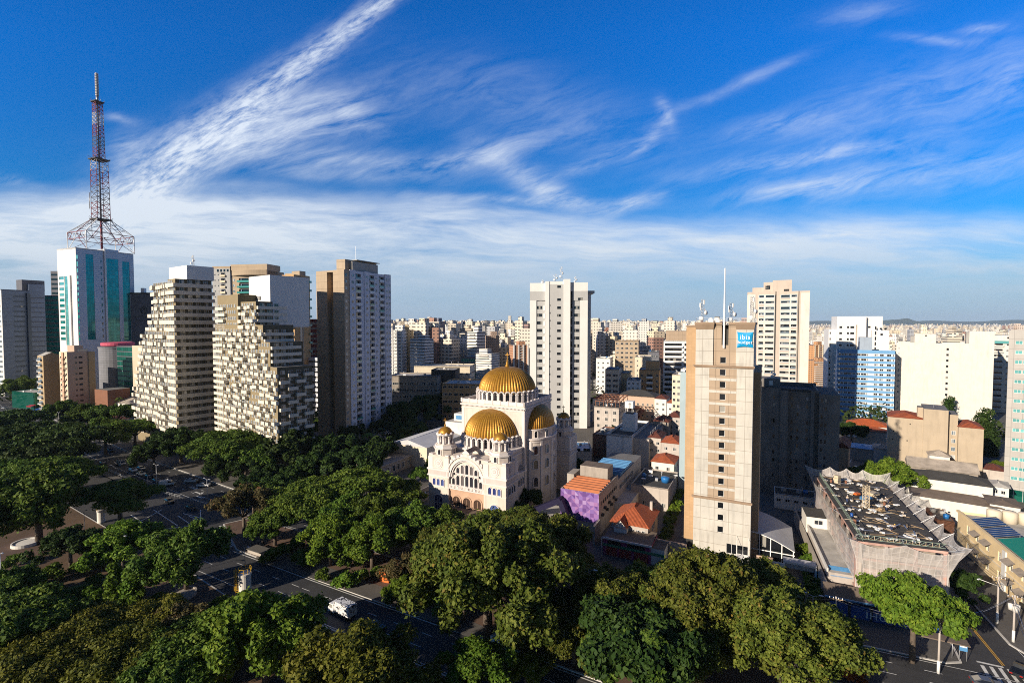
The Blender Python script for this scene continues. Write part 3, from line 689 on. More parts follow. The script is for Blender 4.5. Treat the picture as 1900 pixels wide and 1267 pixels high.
    for y in (-8.5, -6, -3.5, -1.2): cp.box(cx - 5.3, cx + 5.3, y - .05, y + .05, 3.62, 3.74, 'church_trim', True)
    cp.face([(cx - 5.2, -8.5, 3.95), (cx + 5.2, -8.5, 3.95), (cx + 5.2, fy - .7, 3.95), (cx - 5.2, fy - .7, 3.95)], 'roof_brown')
    for x in (cx - 5, cx, cx + 5): cp.box(x - .1, x + .1, -8.3, -8.1, 0, 3.6, TR)
    cp.build('porch_roof', B.o)
    # the nave and the cube that carries the great dome
    y0, y1 = 16.3, 37.7; bx0, bx1 = 1.9, 25.3; by = (y0 + y1) / 2
    mb = MB(); mb.box(2.6, 24.6, 6.5, y0, 0, 20.0, W0, top='church_roof'); band(mb, 2.6, 24.6, 6.6, y0 - .5, 18.6, 19.0, .25); band(mb, 2.6, 24.6, 6.6, y0 - .5, 20.0, 20.5, .35)
    mb.box(24.6, 26.2, 8.2, y0 - .5, 0, 13.2, W0); band(mb, 24.7, 26.2, 8.3, y0 - .6, 13.2, 13.6, .25); mb.box(24.6, 26.4, 8.0, 9.4, 0, 15.2, W0); mb.box(24.6, 26.4, y0 - 2, y0 - .7, 0, 15.2, W0)
    mb.box(2.6, 26.5, y1, y1 + 9, 0, 21.5, W0, top='church_roof'); band(mb, 2.6, 26.5, y1 + .4, y1 + 9, 21.5, 22.0, .3)
    B.part(mb, 'nave')
    for i in (0, 1, 2): aw(26.2, 10.2 + i * 1.45, 9.6, math.pi / 2, 1.0, 2.2)
    mb = MB(); mb.box(bx0, bx1, y0, y1, 0, 33.2, W0, notop=True)
    band(mb, bx0, bx1, y0, y1, 31.4, 31.65, .2); band(mb, bx0, bx1, y0, y1, 32.4, 32.8, .45)
    for i in range(48):
        x = bx0 + (i + .5) * (bx1 - bx0) / 48; mb.box(x - .12, x + .12, y0 - .38, y0, 32.05, 32.4, TR, True)
        y = y0 + (i + .5) * (y1 - y0) / 48; mb.box(bx1, bx1 + .38, y - .12, y + .12, 32.05, 32.4, TR, True)
    slab(mb, bx0 - .2, bx1 + .2, y0 - .2, y1 + .2, 33.22, TR, 1.2, .35, 'church_roof')
    for i in range(9):
        x = bx0 + i * (bx1 - bx0) / 8; mb.box(x - .3, x + .3, y0 - .3, y0 + .25, 33.2, 34.65, TR)
        y = y0 + i * (y1 - y0) / 8; mb.box(bx1 - .25, bx1 + .3, y - .3, y + .3, 33.2, 34.65, TR)
    for px_, py_ in ((bx0, y0), (bx1 - .8, y0), (bx1 - .8, y1 - .8)): mb.box(px_ - .08, px_ + .88, py_ - .08, py_ + .88, 0, 31.4, TR)
    B.part(mb, 'crossing_block')
    def drum(c, r, z0, z1, rd, zd, n, a0, a1, full, hd):
        """arcaded drum and ribbed gold dome"""
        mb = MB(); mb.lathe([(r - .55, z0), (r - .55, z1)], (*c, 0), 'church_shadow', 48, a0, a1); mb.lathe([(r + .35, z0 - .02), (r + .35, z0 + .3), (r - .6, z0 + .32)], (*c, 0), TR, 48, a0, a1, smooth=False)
        mb.lathe([(r - .55, z1), (rd - .3, zd + .25)], (*c, 0), TR, 48, a0, a1)
        k = n if full else n + 1
        for i in range(k):
            a = a0 + (a1 - a0) * i / n; d = Vector((math.cos(a), math.sin(a)))
            mb.rbox((c[0] + d.x * (r - .1), c[1] + d.y * (r - .1), (z0 + z1) / 2 + .1), (1.1, .75, z1 - z0 - .3), a, TR)
            mb.rbox((c[0] + d.x * (r - .1), c[1] + d.y * (r - .1), z1 - .32), (1.3, .95, .28), a, TR)
        seg = 7; ww = abs(a1 - a0) / n * r
        for i in range(n):                                                              # half-round hoods over the windows
            a = a0 + (a1 - a0) * (i + .5) / n; d = Vector((math.cos(a), math.sin(a))); tn = Vector((-d.y, d.x))
            for j in range(seg):
                t0, t1 = math.pi * j / seg, math.pi * (j + 1) / seg
                def Q(rad, t, dep): u = rad * math.cos(t); return (c[0] + d.x * (r + dep) + tn.x * u, c[1] + d.y * (r + dep) + tn.y * u, z1 - .25 + rad * math.sin(t) * 1.05)
                ro, ri = ww * .5, ww * .5 - .28
                mb.face([Q(ri, t0, .32), Q(ro, t0, .32), Q(ro, t1, .32), Q(ri, t1, .32)], TR); mb.face([Q(ro, t0, .32), Q(ro, t0, -1.2), Q(ro, t1, -1.2), Q(ro, t1, .32)], TR)
                mb.face([Q(ri, t1, .32), Q(ri, t1, -.6), Q(ri, t0, -.6), Q(ri, t0, .32)], TR)
        o = B.part(mb, 'drum')
        for i in range(n):
            a = a0 + (a1 - a0) * (i + .5) / n; q = bpy.data.objects.new('arched_window', arch_mesh(round(ww * .55, 2), z1 - z0 - .15, 'church_glass', t=.13)); link(q, o)
            q.location = (c[0] + (r - .5) * math.cos(a), c[1] + (r - .5) * math.sin(a), z0 + .35); q.rotation_euler = (0, 0, a + math.pi / 2)
        dm = MB(); nr = 60; seg = nr * 4; seg = seg if full else seg // 2; prof = [.99, 1.012, 1.022, 1.012]; vs = []; ths = np.linspace(0, math.pi / 2 - .03, 18); kk = seg if full else seg + 1
        for t in ths:
            for i in range(kk):
                a = a0 + (a1 - a0) * i / seg; rr = rd * math.cos(t) ** .92 * (prof[i % 4] if math.cos(t) > .12 else 1.01); vs.append((c[0] + rr * math.cos(a), c[1] + rr * math.sin(a), zd + hd * math.sin(t)))
        fs = [(j * kk + i, j * kk + (i + 1) % kk, (j + 1) * kk + (i + 1) % kk, (j + 1) * kk + i) for j in range(len(ths) - 1) for i in range(seg)]
        dm.poly(vs, fs, 'gold', False); dm.lathe([(rd * .06, zd + hd - .12), (0.01, zd + hd + .05)], (*c, 0), 'gold', 16)
        return o, dm.build('dome', o)
    o, dm = drum((cx, by), 10.35, 33.5, 36.6, 9.75, 36.3, 32, 0, 2 * math.pi, True, 8.5)
    fi = MB(); fi.lathe([(.9, 44.6), (.7, 45.2), (.35, 45.6), (.5, 46.0), (.2, 46.5), (.28, 46.8), (.06, 47.3)], (cx, by, 0), 'gold', 14); fi.box(cx - .09, cx + .09, by - .09, by + .09, 47.2, 49.6, 'gold'); fi.box(cx - .7, cx + .7, by - .08, by + .08, 48.6, 48.8, 'gold', True); fi.box(cx - .35, cx + .35, by - .07, by + .07, 49.1, 49.22, 'gold', True); fi.build('finial_cross', dm)
    drum((cx, y0), 9.7, 20.5, 23.4, 9.05, 23.1, 16, math.pi, 2 * math.pi, False, 8.6)
    # the apse on the flank, an ellipse that swells out of the cube, with its own half dome
    ap = MB(); ra, rb = 9.0, 5.2; ay = by + .2
    def E(k, t, z, add=0): return (bx1 + (rb * k + add) * math.cos(t), ay + (ra * k + add) * math.sin(t), z)
    def wallring(k, z0, z1, m, add=0, cap=False, n=28):
        for i in range(n):
            a, b = -math.pi / 2 + math.pi * i / n, -math.pi / 2 + math.pi * (i + 1) / n
            ap.face([E(k, a, z0, add), E(k, b, z0, add), E(k, b, z1, add), E(k, a, z1, add)], m)
            if cap: ap.face([(bx1, ay, z1), E(k, a, z1, add), E(k, b, z1, add)], m); ap.face([E(k, a, z0, add), (bx1, ay, z0), E(k, b, z0, add)], m)
    wallring(1, 0, 22.2, W0); wallring(1, 21.4, 21.7, TR, .2, True); wallring(1, 22.2, 22.7, TR, .4, True); wallring(.93, 22.7, 25.3, W0); wallring(.93, 25.3, 25.6, TR, .25, True); wallring(1, 0, .8, TR, .15, True)
    for i in range(6):
        t = (-1.36, -.74, -.11, .48, 1.12, 1.45)[i]
        if t < 1.4: p = E(1, t, 0); ap.rbox((p[0], p[1], 11), (.5, .8, 21.6), math.atan2(math.sin(t) / ra, math.cos(t) / rb), TR)
    B.part(ap, 'apse')
    for t in (-1.05, -.42, .2, .75):
        an = math.atan2(math.sin(t) / ra, math.cos(t) / rb)
        for z, w, h in ((7.2, 1.35, 3.0), (12.9, 1.35, 2.9), (17.6, 1.2, 2.6)): p = E(1, t, z); aw(p[0], p[1], z, an + math.pi / 2, w, h)
        p = E(.93, t, 22.9); aw(p[0], p[1], 22.9, an + math.pi / 2, .95, 2.1)
    dm = MB(); n = 100; pr = [.99, 1.012, 1.02, 1.012]; vs = []; ths = np.linspace(0, math.pi / 2 - .02, 14)
    for t in ths:
        for i in range(n + 1):
            a = -math.pi / 2 + math.pi * i / n; k = .9 * math.cos(t) ** .92 * pr[i % 4]; vs.append((bx1 + rb * k * math.cos(a), ay + ra * k * math.sin(a), 25.5 + 7.0 * math.sin(t)))
    dm.poly(vs, [(j * (n + 1) + i, j * (n + 1) + i + 1, (j + 1) * (n + 1) + i + 1, (j + 1) * (n + 1) + i) for j in range(13) for i in range(n)], 'gold'); dm.build('dome', B.o)
    t3 = tower(24.2, y1 + 2.5, 'tower')
    for a, dx, dy in ((0, 0, -3.35 * .924), (math.pi / 2, 3.35 * .924, 0)): aw(24.2 + T / 2 + dx, y1 + 2.5 + T / 2 + dy, 19.15, a, .9, 1.55)
    return B
church()
# ------------------------------------------------------------------ the tan hotel tower
wallm('hotel_panel', (.53, .505, .455), joints=(3.3, 3.02), jw=.05, var=.10, streak=.26, jcol=(.30, .27, .23)); wallm('hotel_tan', (.40, .305, .22), joints=(3.15, 3.02), jw=.05, var=.07); wallm('hotel_side', (.46, .31, .18), joints=(.9, .75), jw=.03, var=.1, streak=.06, jcol=(.40, .26, .14))
wallm('hotel_trim', (.30, .215, .15)); plainm('sign_blue', (.01, .30, .60), .4); plainm('sign_white', (.85, .87, .88), .5)
def hotel():
    B = BLD('hotel', 'tall narrow beige and tan hotel tower with a blue pillow shaped sign', 'hotel', (46.3, 126.2), 27)
    W, D = 13.2, 30.0; zl1, zl2, top = 49.4, 16.2, 58.2; xw = 6.42; f = 3.02
    mb = MB(); zs = [46.85 - f * i for i in range(-1, 15)]
    zs = [z for z in zs if z > 3]; ops = [(xw - .66, xw + .66, z, z + 1.55) for z in zs if z < 49]
    # three vertical panels; the middle one tan
    wall(mb, 'F', 0, 0, 3.3, zl2, zl1, [], 'hotel_panel'); wall(mb, 'F', 0, 9.55, W, zl2, zl1, [], 'hotel_panel'); wall(mb, 'F', .04, 3.3, 9.55, zl2, zl1, [o for o in ops if o[2] > zl2], 'hotel_tan', .3, 'hotel_panel')
    wall(mb, 'F', 0, 0, W, 5.6, zl2, [o for o in ops if o[2] < zl2], 'hotel_panel', .3); wall(mb, 'F', 0, 0, 5.6, 0, 5.6, [], 'hotel_panel')
    wall(mb, 'F', 0, 0, 4.1, zl1, top, [], 'hotel_panel'); wall(mb, 'F', 0, 9.3, W, zl1, top, [], 'hotel_panel')
    wall(mb, 'F', .35, 4.1, 9.3, zl1, 54.4, [(xw - .66, xw + .66, 49.9, 51.45)], 'hotel_tan', .3); wall(mb, 'F', .35, 4.1, 6.0, 54.4, 59.4, [], 'hotel_tan'); wall(mb, 'F', .35, 7.55, 9.3, 54.4, 59.4, [], 'hotel_tan')
    mb.face([(6.0, .35, 54.4), (7.55, .35, 53.6), (7.55, 2.5, 53.6), (6.0, 2.5, 54.4)], 'hotel_tan'); mb.face([(6.0, .35, 54.4), (6.0, .35, 59.4), (6.0, 2.5, 59.4), (6.0, 2.5, 54.4)][::-1], 'hotel_tan'); mb.face([(7.55, .35, 53.6), (7.55, 2.5, 53.6), (7.55, 2.5, 59.4), (7.55, .35, 59.4)][::-1], 'hotel_tan'); mb.face([(6.0, 2.5, 53.6), (7.55, 2.5, 53.6), (7.55, 2.5, 59.4), (6.0, 2.5, 59.4)], 'dark_wall')
    for x in (4.1, 9.3): mb.face([(x, 0, zl1), (x, .35, zl1), (x, .35, 59.4), (x, 0, 59.4)][:: (1 if x < 5 else -1)], 'hotel_panel')
    wall(mb, 'R', W, 0, D, 0, 59.4, [], 'hotel_panel'); wall(mb, 'L', 0, 0, D, 0, 59.4, [], 'hotel_side'); wall(mb, 'K', D, 0, W, 0, 59.4, [], 'hotel_panel')
    mb.face([(0, 0, 59.3), (W, 0, 59.3), (W, D, 59.3), (0, D, 59.3)], 'roof_grey')
    for a, b in ((0, 4.1), (9.3, W)):                                  # flared crown
        mb.face([(a, 0, top), (b, 0, top), (b + .25, -.55, 59.6), (a - .25, -.55, 59.6)], 'hotel_trim'); mb.box(a - .25, b + .25, -.55, .3, 59.6, 60.0, 'hotel_trim', True)
        for x, s_ in ((a, -1), (b, 1)): mb.face([(x, 0, top), (x + s_ * .25, -.55, 59.6), (x, .0, 59.6)][:: s_], 'hotel_trim')
    mb.box(4.1, 6.0, .2, .6, 59.4, 60.0, 'hotel_trim', True); mb.box(7.55, 9.3, .2, .6, 59.4, 60.0, 'hotel_trim', True); mb.box(-.2, 0.0, 0, D, 59.3, 60, 'hotel_trim', True); mb.box(W, W + .2, 0, D, 59.3, 60, 'hotel_trim', True)
    for z in (zl1, zl2): mb.box(-.45, W + .3, -.5, 0.04, z - .35, z, 'hotel_trim', True); mb.box(-.3, W + .2, -.3, 0.04, z - .6, z - .352, 'hotel_trim', True)
    for i in range(11): z = zl2 + 3.02 * i + 2.2; mb.box(3.32, 9.53, -.03, .05, z, z + .62, 'hotel_panel', True)
    B.part(mb, 'wall')
    sg = MB(); sg.box(-2.7, 0, 3.2, D - 1, 3.2, 58.8, 'hotel_side', True); sg.box(-2.8, .02, 3.1, D - .9, 58.8, 59.2, 'hotel_trim', True); sg.box(-2.2, -.3, 4.5, D - 2, 0, 3.2, 'dark_wall'); B.part(sg, 'side_wing')
    rw = MB(); rw.box(W, W + 1.6, 6, D, 0, 47.5, 'hotel_side'); B.part(rw, 'stair_wing')
    for z in zs: B.win('F', .04 if zl2 < z < zl1 else (.35 if z > zl1 else 0), xw - .66, xw + .66, z, z + 1.55, 'glass_black', 'white_frame', 0, 0, .22)
    # ground floor glazing, canopy and ladder-like brise-soleil
    gl = MB(); 
    wall(gl, 'F', 0, 5.6, W, 0, 5.6, [(7.9, 10.2, .4, 2.5), (7.9, 10.2, 2.7, 5.2), (10.3, 12.9, .4, 2.8), (10.3, 12.9, 3.0, 5.2)], 'hotel_panel'); B.part(gl, 'ground_floor_wall')
    for a, b, c, d in ((7.9, 10.2, .4, 2.5), (7.9, 10.2, 2.7, 5.2), (10.3, 12.9, .4, 2.8), (10.3, 12.9, 3.0, 5.2)): B.win('F', 0, a, b, c, d, 'glass_black', 'white_frame', 1, 0, .2, 'shop_window')
    cp = MB(); cp.box(10.2, 12.9, -2.4, -.02, 2.85, 3.0, 'white', True)
    for i in range(9): cp.box(11.9, 12.9, -2.4 + i * .27, -2.3 + i * .27, 3.02, 3.2, 'white', True)
    for x in (10.25, 12.8): cp.beam((x, -2.3, 0), (x, -2.3, 6.2), .06, 'white'); cp.beam((x, -2.3, 6.0), (x, 0, 7.6), .04, 'white')
    B.part(cp, 'entrance_canopy')
    em = MB(); em.lathe([(0.0, 0), (.42, 0), (.42, .05), (.30, .05)], (0, 0, 0), 'sign_white', 20); o = em.build('round_emblem', B.o); o.location = (8.5, -.02, 1.95); o.rotation_euler = (math.pi / 2, 0, 0)
    text_part('ibis', .5, 'sign_white', B.o, (11.1, -.02, 1.7), (math.pi / 2, 0, 0))
    # pillow sign with bowed-in sides
    pl = MB(); x0, x1, z0, z1 = 9.5, 13.05, 53.9, 57.7; n = 10; out = []
    for (ax, az_), (bx, bz), (nx, nz) in (((x0, z0), (x1, z0), (0, 1)), ((x1, z0), (x1, z1), (-1, 0)), ((x1, z1), (x0, z1), (0, -1)), ((x0, z1), (x0, z0), (1, 0))):
        for i in range(n): t = i / n; q = .22 * math.sin(math.pi * t); out.append((ax + (bx - ax) * t + nx * q, az_ + (bz - az_) * t + nz * q))
    for (a, b) in zip(out, out[1:] + out[:1]): pl.face([(*[a[0]], -.25, a[1]), (b[0], -.25, b[1]), (b[0], -.03, b[1]), (a[0], -.03, a[1])][::-1], 'sign_blue')
    cxs, czs = (x0 + x1) / 2, (z0 + z1) / 2
    for (a, b) in zip(out, out[1:] + out[:1]):
        m1 = lambda p, k, d: (cxs + (p[0] - cxs) * k, -d, czs + (p[1] - czs) * k)
        pl.face([m1(a, 1, .25), m1(a, .6, .5), m1(b, .6, .5), m1(b, 1, .25)][::-1], 'sign_blue', smooth=True); pl.face([m1(a, .6, .5), m1(a, 0, .56), m1(b, .6, .5)][::-1], 'sign_blue', smooth=True)
    sgn = B.part(pl, 'pillow_sign')
    text_part('ibis', 1.55, 'sign_white', sgn, (cxs, -.57, czs + .12), (math.pi / 2, 0, 0)); text_part('budget', 1.05, 'sign_white', sgn, (cxs, -.57, czs - .95), (math.pi / 2, 0, 0))
    r = MB(); railing(r, [(-2.6, 3.4, 59.3), (0, 3.4, 59.3), (0, .3, 60), (W, .3, 60), (W, D, 60), (0, D, 60)]); B.part(r, 'roof_railing')
    B.finish()
    fp = MB(); fp.lathe([(.27, 0), (.22, 10), (.12, 19.5), (0.01, 19.6)], (0, 0, 0), 'white', 10); p = B.w(6.55, -.05, 53.7); fp.build('flagpole', None, 'tall white pole standing in the slot of the tan hotel top', 'pole', loc=p)
    antenna('antenna_mast', 'thick antenna mast at the outer corner of the tan hotel roof', B.w(1.2, 2.5, 59.3), 6.6, .42)
    antenna('antenna_mast', 'lattice antenna mast just behind the white pole on the hotel roof', B.w(7.9, 3.0, 59.3), 5.6, .4)
    antenna('antenna_mast', 'antenna mast above the blue sign on the hotel roof corner', B.w(12.6, 1.5, 59.3), 7.0, .35)
    for i, (x, y) in enumerate(((3.2, 3), (4.6, 4))):
        c = MB(); c.box(-.6, .6, -.5, .5, 0, 1.5, 'white'); c.lathe([(.3, 1.5), (.3, 1.9)], (0, 0, 0), 'white', 10); c.box(-.62, .62, -.52, -.5, .2, .8, 'galv'); c.build('equipment_cabinet', None, 'white equipment box beside the masts on the hotel roof', 'equipment', 'white boxes on the hotel roof', loc=B.w(x, y, 59.3), rot=-R(27))
    return B
HOTEL = hotel()
# ------------------------------------------------------------------ towers to the left
wallm('olive_wall', (.25, .20, .12), var=.08, streak=.05); wallm('olive_shaded', (.105, .092, .06), var=.1, streak=.04); wallm('band_cream', (.66, .60, .50), var=.06, streak=.10); wallm('paint_white', (.70, .69, .67), var=.04, streak=.05)  # the darker olive carries the shade of the right-hand walls in its colour
wallm('paint_blue_white', (.56, .58, .66), var=.04, streak=.06); wallm('tan_render', (.42, .33, .235), var=.07, joints=(0, 3.25), jw=.06); wallm('tan_warm', (.52, .33, .16), var=.08, joints=(0, 3.2), jw=.05)
wallm('beige_pink', (.50, .36, .27), var=.05, streak=.05); wallm('beige_tan', (.42, .31, .18), var=.05, streak=.08); wallm('beige_cream', (.66, .56, .42), var=.05)
wallm('alu_panel', (.50, .505, .54), rough=.4, metal=.3, joints=(0, 1.6), jw=.12, jcol=(.25, .255, .28), var=.05, streak=0); wallm('alu_white', (.70, .69, .68), rough=.45, var=.04, streak=.03); wallm('blue_grey', (.17, .22, .31), rough=.4, joints=(0, 3.5), jw=.10, var=.08); wallm('slate_grey', (.13, .135, .16), joints=(2.5, 3.3), jw=.05, var=.08)
glassm('balcony_glass', (.05, .22, .20), .1, cur=0)
rng = random.Random(7)

plainm('mast_grey', (.11, .11, .13), .5); plainm('mast_red', (.20, .04, .055), .6); plainm('mast_white', (.45, .43, .44), .6)
# -- the stepped pair with cream balcony bands
def bands_left():
    B = new_bld('apartment_block', 'stepped olive apartment tower wrapped in long cream balcony bands', 'apartment building', 330, 224, 36.5)
    f = 3.32; n = 22; top = B.zp(0, 0, 517); vr = B.v(396, 40)
    zf = [top - 3.5 - f * i for i in range(n)]
    lefts = [281, 281, 281, 281, 276, 276, 270, 270, 266, 264, 262, 260, 258, 257, 255, 253, 252, 252, 251, 250, 250, 250]
    mb = MB(); ul = [B.u(p, 40) for p in lefts]; blocks = [(ul[0], top, zf[3]), (ul[4], zf[3], zf[7]), (ul[8], zf[7], zf[11]), (ul[12], zf[11], zf[15]), (ul[16], zf[15], 0)]
    up = B.u(313, 60)
    mb.box(up, 0, 0, vr, zf[6], top, 'olive_shaded'); mb.box(ul[0], up + .02, 1.6, vr, zf[6], top - .8, 'olive_wall')
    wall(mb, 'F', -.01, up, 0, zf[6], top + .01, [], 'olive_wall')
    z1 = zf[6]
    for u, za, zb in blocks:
        if zb < zf[6]: mb.box(u, 0, 0, vr - .001 * za, zb, min(za, zf[6]), 'olive_wall'); wall(mb, 'R', .01, 0, vr - .2, zb, min(za, zf[6]), [], 'olive_shaded')
    B.part(mb, 'wall')
    pb = MB(); bx_ = B.u(347, 80, 4.5); c_ = B.w(bx_, 4.5); pb.box(B.u(314, 80, 4.5), bx_, 4.5, 4.5 + wall_len((c_.x, c_.y), B.az, 397, 80), top - .02, B.zp(bx_, 4.5, 492), 'paint_white'); B.part(pb, 'plant_room')
    items = []
    for i, z in enumerate(zf):
        mb = MB(); tray(mb, 'R', 0, -1.2 if i > 6 else 0.0, vr + (.8 if i else 0), z, 1.5, 1.25, 'band_cream'); items.append(mb)
        if i <= 6: mb = MB(); tray(mb, 'F', 0, up + .3, 1.2, z, 1.5, 1.2, 'band_cream'); items.append(mb); lo, hi, pl = ul[i], up - 1.2, 1.6
        else: mb = MB(); L = rng.uniform(6, 9); tray(mb, 'F', 0, -L, 1.2, z, 1.5, 1.2, 'band_cream'); items.append(mb); lo, hi, pl = ul[i], -L - 1.4, 0
        u = lo + rng.uniform(-.8, .3); k = 0
        while u < hi - 1.6:
            L = min(rng.choice((1.8, 2.4, 3.2, 4.6, 5.6)), hi - u)
            mb = MB(); d = rng.choice((1.0, 1.4, 2.0)); tray(mb, 'F', pl, u, u + L, z + rng.choice((0, 0, -.25)), 1.5, d, 'band_cream'); items.append(mb); u += L + rng.choice((.7, 1.1, 1.9))
        v = 1.6
        while v < vr - 2: B.win('R', 0, v, v + 1.9, z + .9 if False else z + 1.52, z + 3.1, 'glass', 'white_frame', 1, 0, -.08); v += 3.3
        u = lo + .7
        while u < -1.6:
            if not (i <= 6 and up - 1.5 < u + 1.2 and u < up + .2): B.win('F', pl if u < up or i > 6 else 0, u, u + 1.2, z + 1.0, z + 2.9, 'glass_pale', 'white_frame', 1, 0, -.08)
            u += rng.choice((1.9, 2.3, 2.8))
    for b in items: pass
    balc_parts(B, items[::-1]); B.finish()
    antenna('antenna_mast', 'short mast with dishes on the white plant room of the stepped tower', B.w(bx_ - 2, 8, B.zp(bx_, 4.5, 492)), 5, .4)
bands_left()
def bands_right():
    B = new_bld('apartment_block', 'terraced olive apartment block stepping down, dotted with cream balcony boxes', 'apartment building', 515, 194, 36.5)
    f = 2.68; vr = B.v(580, 30); uL = B.u(401, 40)
    topE = B.zp(0, 0, 682); xD, topD = B.u(501.5, 45), B.zp(B.u(501.5, 45), 0, 635); xC, topC = B.u(488, 55), B.zp(B.u(488, 55), 0, 603); xB, topB = B.u(475, 65), B.zp(B.u(475, 65), 0, 559); xA = B.u(436, 70); topA = B.zp(xA, 0, 546)
    xB0 = B.u(447, 65)
    mb = MB(); mb.box(uL, 0, 0, vr, 0, topE, 'olive_wall', top='roof_grey'); wall(mb, 'R', .01, 0, vr, 0, topE, [], 'olive_shaded')
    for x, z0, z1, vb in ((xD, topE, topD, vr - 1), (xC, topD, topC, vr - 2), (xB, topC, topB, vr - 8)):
        mb.box(uL if x != xB else xB0, x, 0.0, vb, z0, z1, 'olive_wall', top='roof_grey'); wall(mb, 'R', x + .01, 0, vb, z0, z1, [], 'olive_shaded')
    mb.box(uL, xA, 1.2, 12, topC, topA, 'olive_wall', top='roof_grey'); wall(mb, 'R', xA + .01, 1.2, 12, topC, topA, [], 'olive_shaded')
    B.part(mb, 'wall')
    pb = MB(); x0, x1 = B.u(462, 75, 9) , B.u(501, 75, 9); zt_ = B.zp(x1, 9, 510); pb.box(x0, x1, 9, 27, topC - 1, zt_, 'paint_white'); o = B.part(pb, 'plant_room')
    for r_, z in ((0, zt_ - 10.5), (1, zt_ - 16)):
        for i in range(8): B.win('F', 9, x0 + 1.0 + i * 1.05 + (1.2 if i > 3 else 0), x0 + 1.7 + i * 1.05 + (1.2 if i > 3 else 0), z, z + 1.7, 'glass_black', None, 0, 0, -.03)
    items = []; z = topE - 3.6
    lv = []
    k = 0
    while True:
        z = topB - 3.0 - f * k; k += 1
        if z < 2: break
        if z > topC - 2.0: hi, left = xB, 1
        elif z > topD - 2.0: hi, left = xC, 0
        elif z > topE - 2.0: hi, left = xD, 0
        else: hi, left = 0, 0
        L = rng.choice((6.5, 7.5, 9)); pl0 = 1.2 if left else 0
        mb = MB(); tray(mb, 'F', pl0, uL, min(uL + L, xA - .5 if left else 99), z, 1.1, 1.2, 'band_cream'); items.append(mb)
        u = (xB0 if left else uL + L + rng.uniform(.8, 1.6)); end = hi + .9
        while u < end - 1.7:
            L2 = min(rng.choice((1.9, 2.2, 2.6, 3.4, 4.6)), end - u)
            if rng.random() < .88: mb = MB(); tray(mb, 'F', 0, u, u + L2, z + rng.choice((0, 0, -.3, .2)), 1.15, rng.choice((1.1, 1.5, 2.0)), 'band_cream'); items.append(mb)
            u += L2 + rng.choice((.8, 1.3, 2.0, 2.6))
        u = uL + .8
        while u < hi - 1:
            if not (left and xA - 1.3 < u < xB0): B.win('F', pl0 if u < xA else 0, u, u + 1.1, z + .95, z + 2.3, 'glass_pale', 'white_frame', 1, 0, -.08)
            u += rng.choice((1.9, 2.2, 2.7))
        if hi < 0: mb = MB(); tray(mb, 'R', hi, .2, vr - 2.4, z, 1.1, 1.25, 'band_cream'); items.append(mb); vs = [1.5 + 3.0 * j for j in range(int((vr - 5) / 3))]
        else:
            vs = [1.2 + 3.4 * j for j in range(int((vr - 3) / 3.4) + 1)]
            for j, v in enumerate(vs):
                if (j + k) % 2 == 0: mb = MB(); tray(mb, 'R', 0, v - .6, v + 3.4, z, 1.1, 1.3, 'band_cream'); items.append(mb)
        for v in vs: B.win('R', hi, v, v + 1.9, z + .95, z + 2.3, 'glass', 'white_frame', 1, 0, -.08)
    balc_parts(B, items); B.finish()
bands_right()

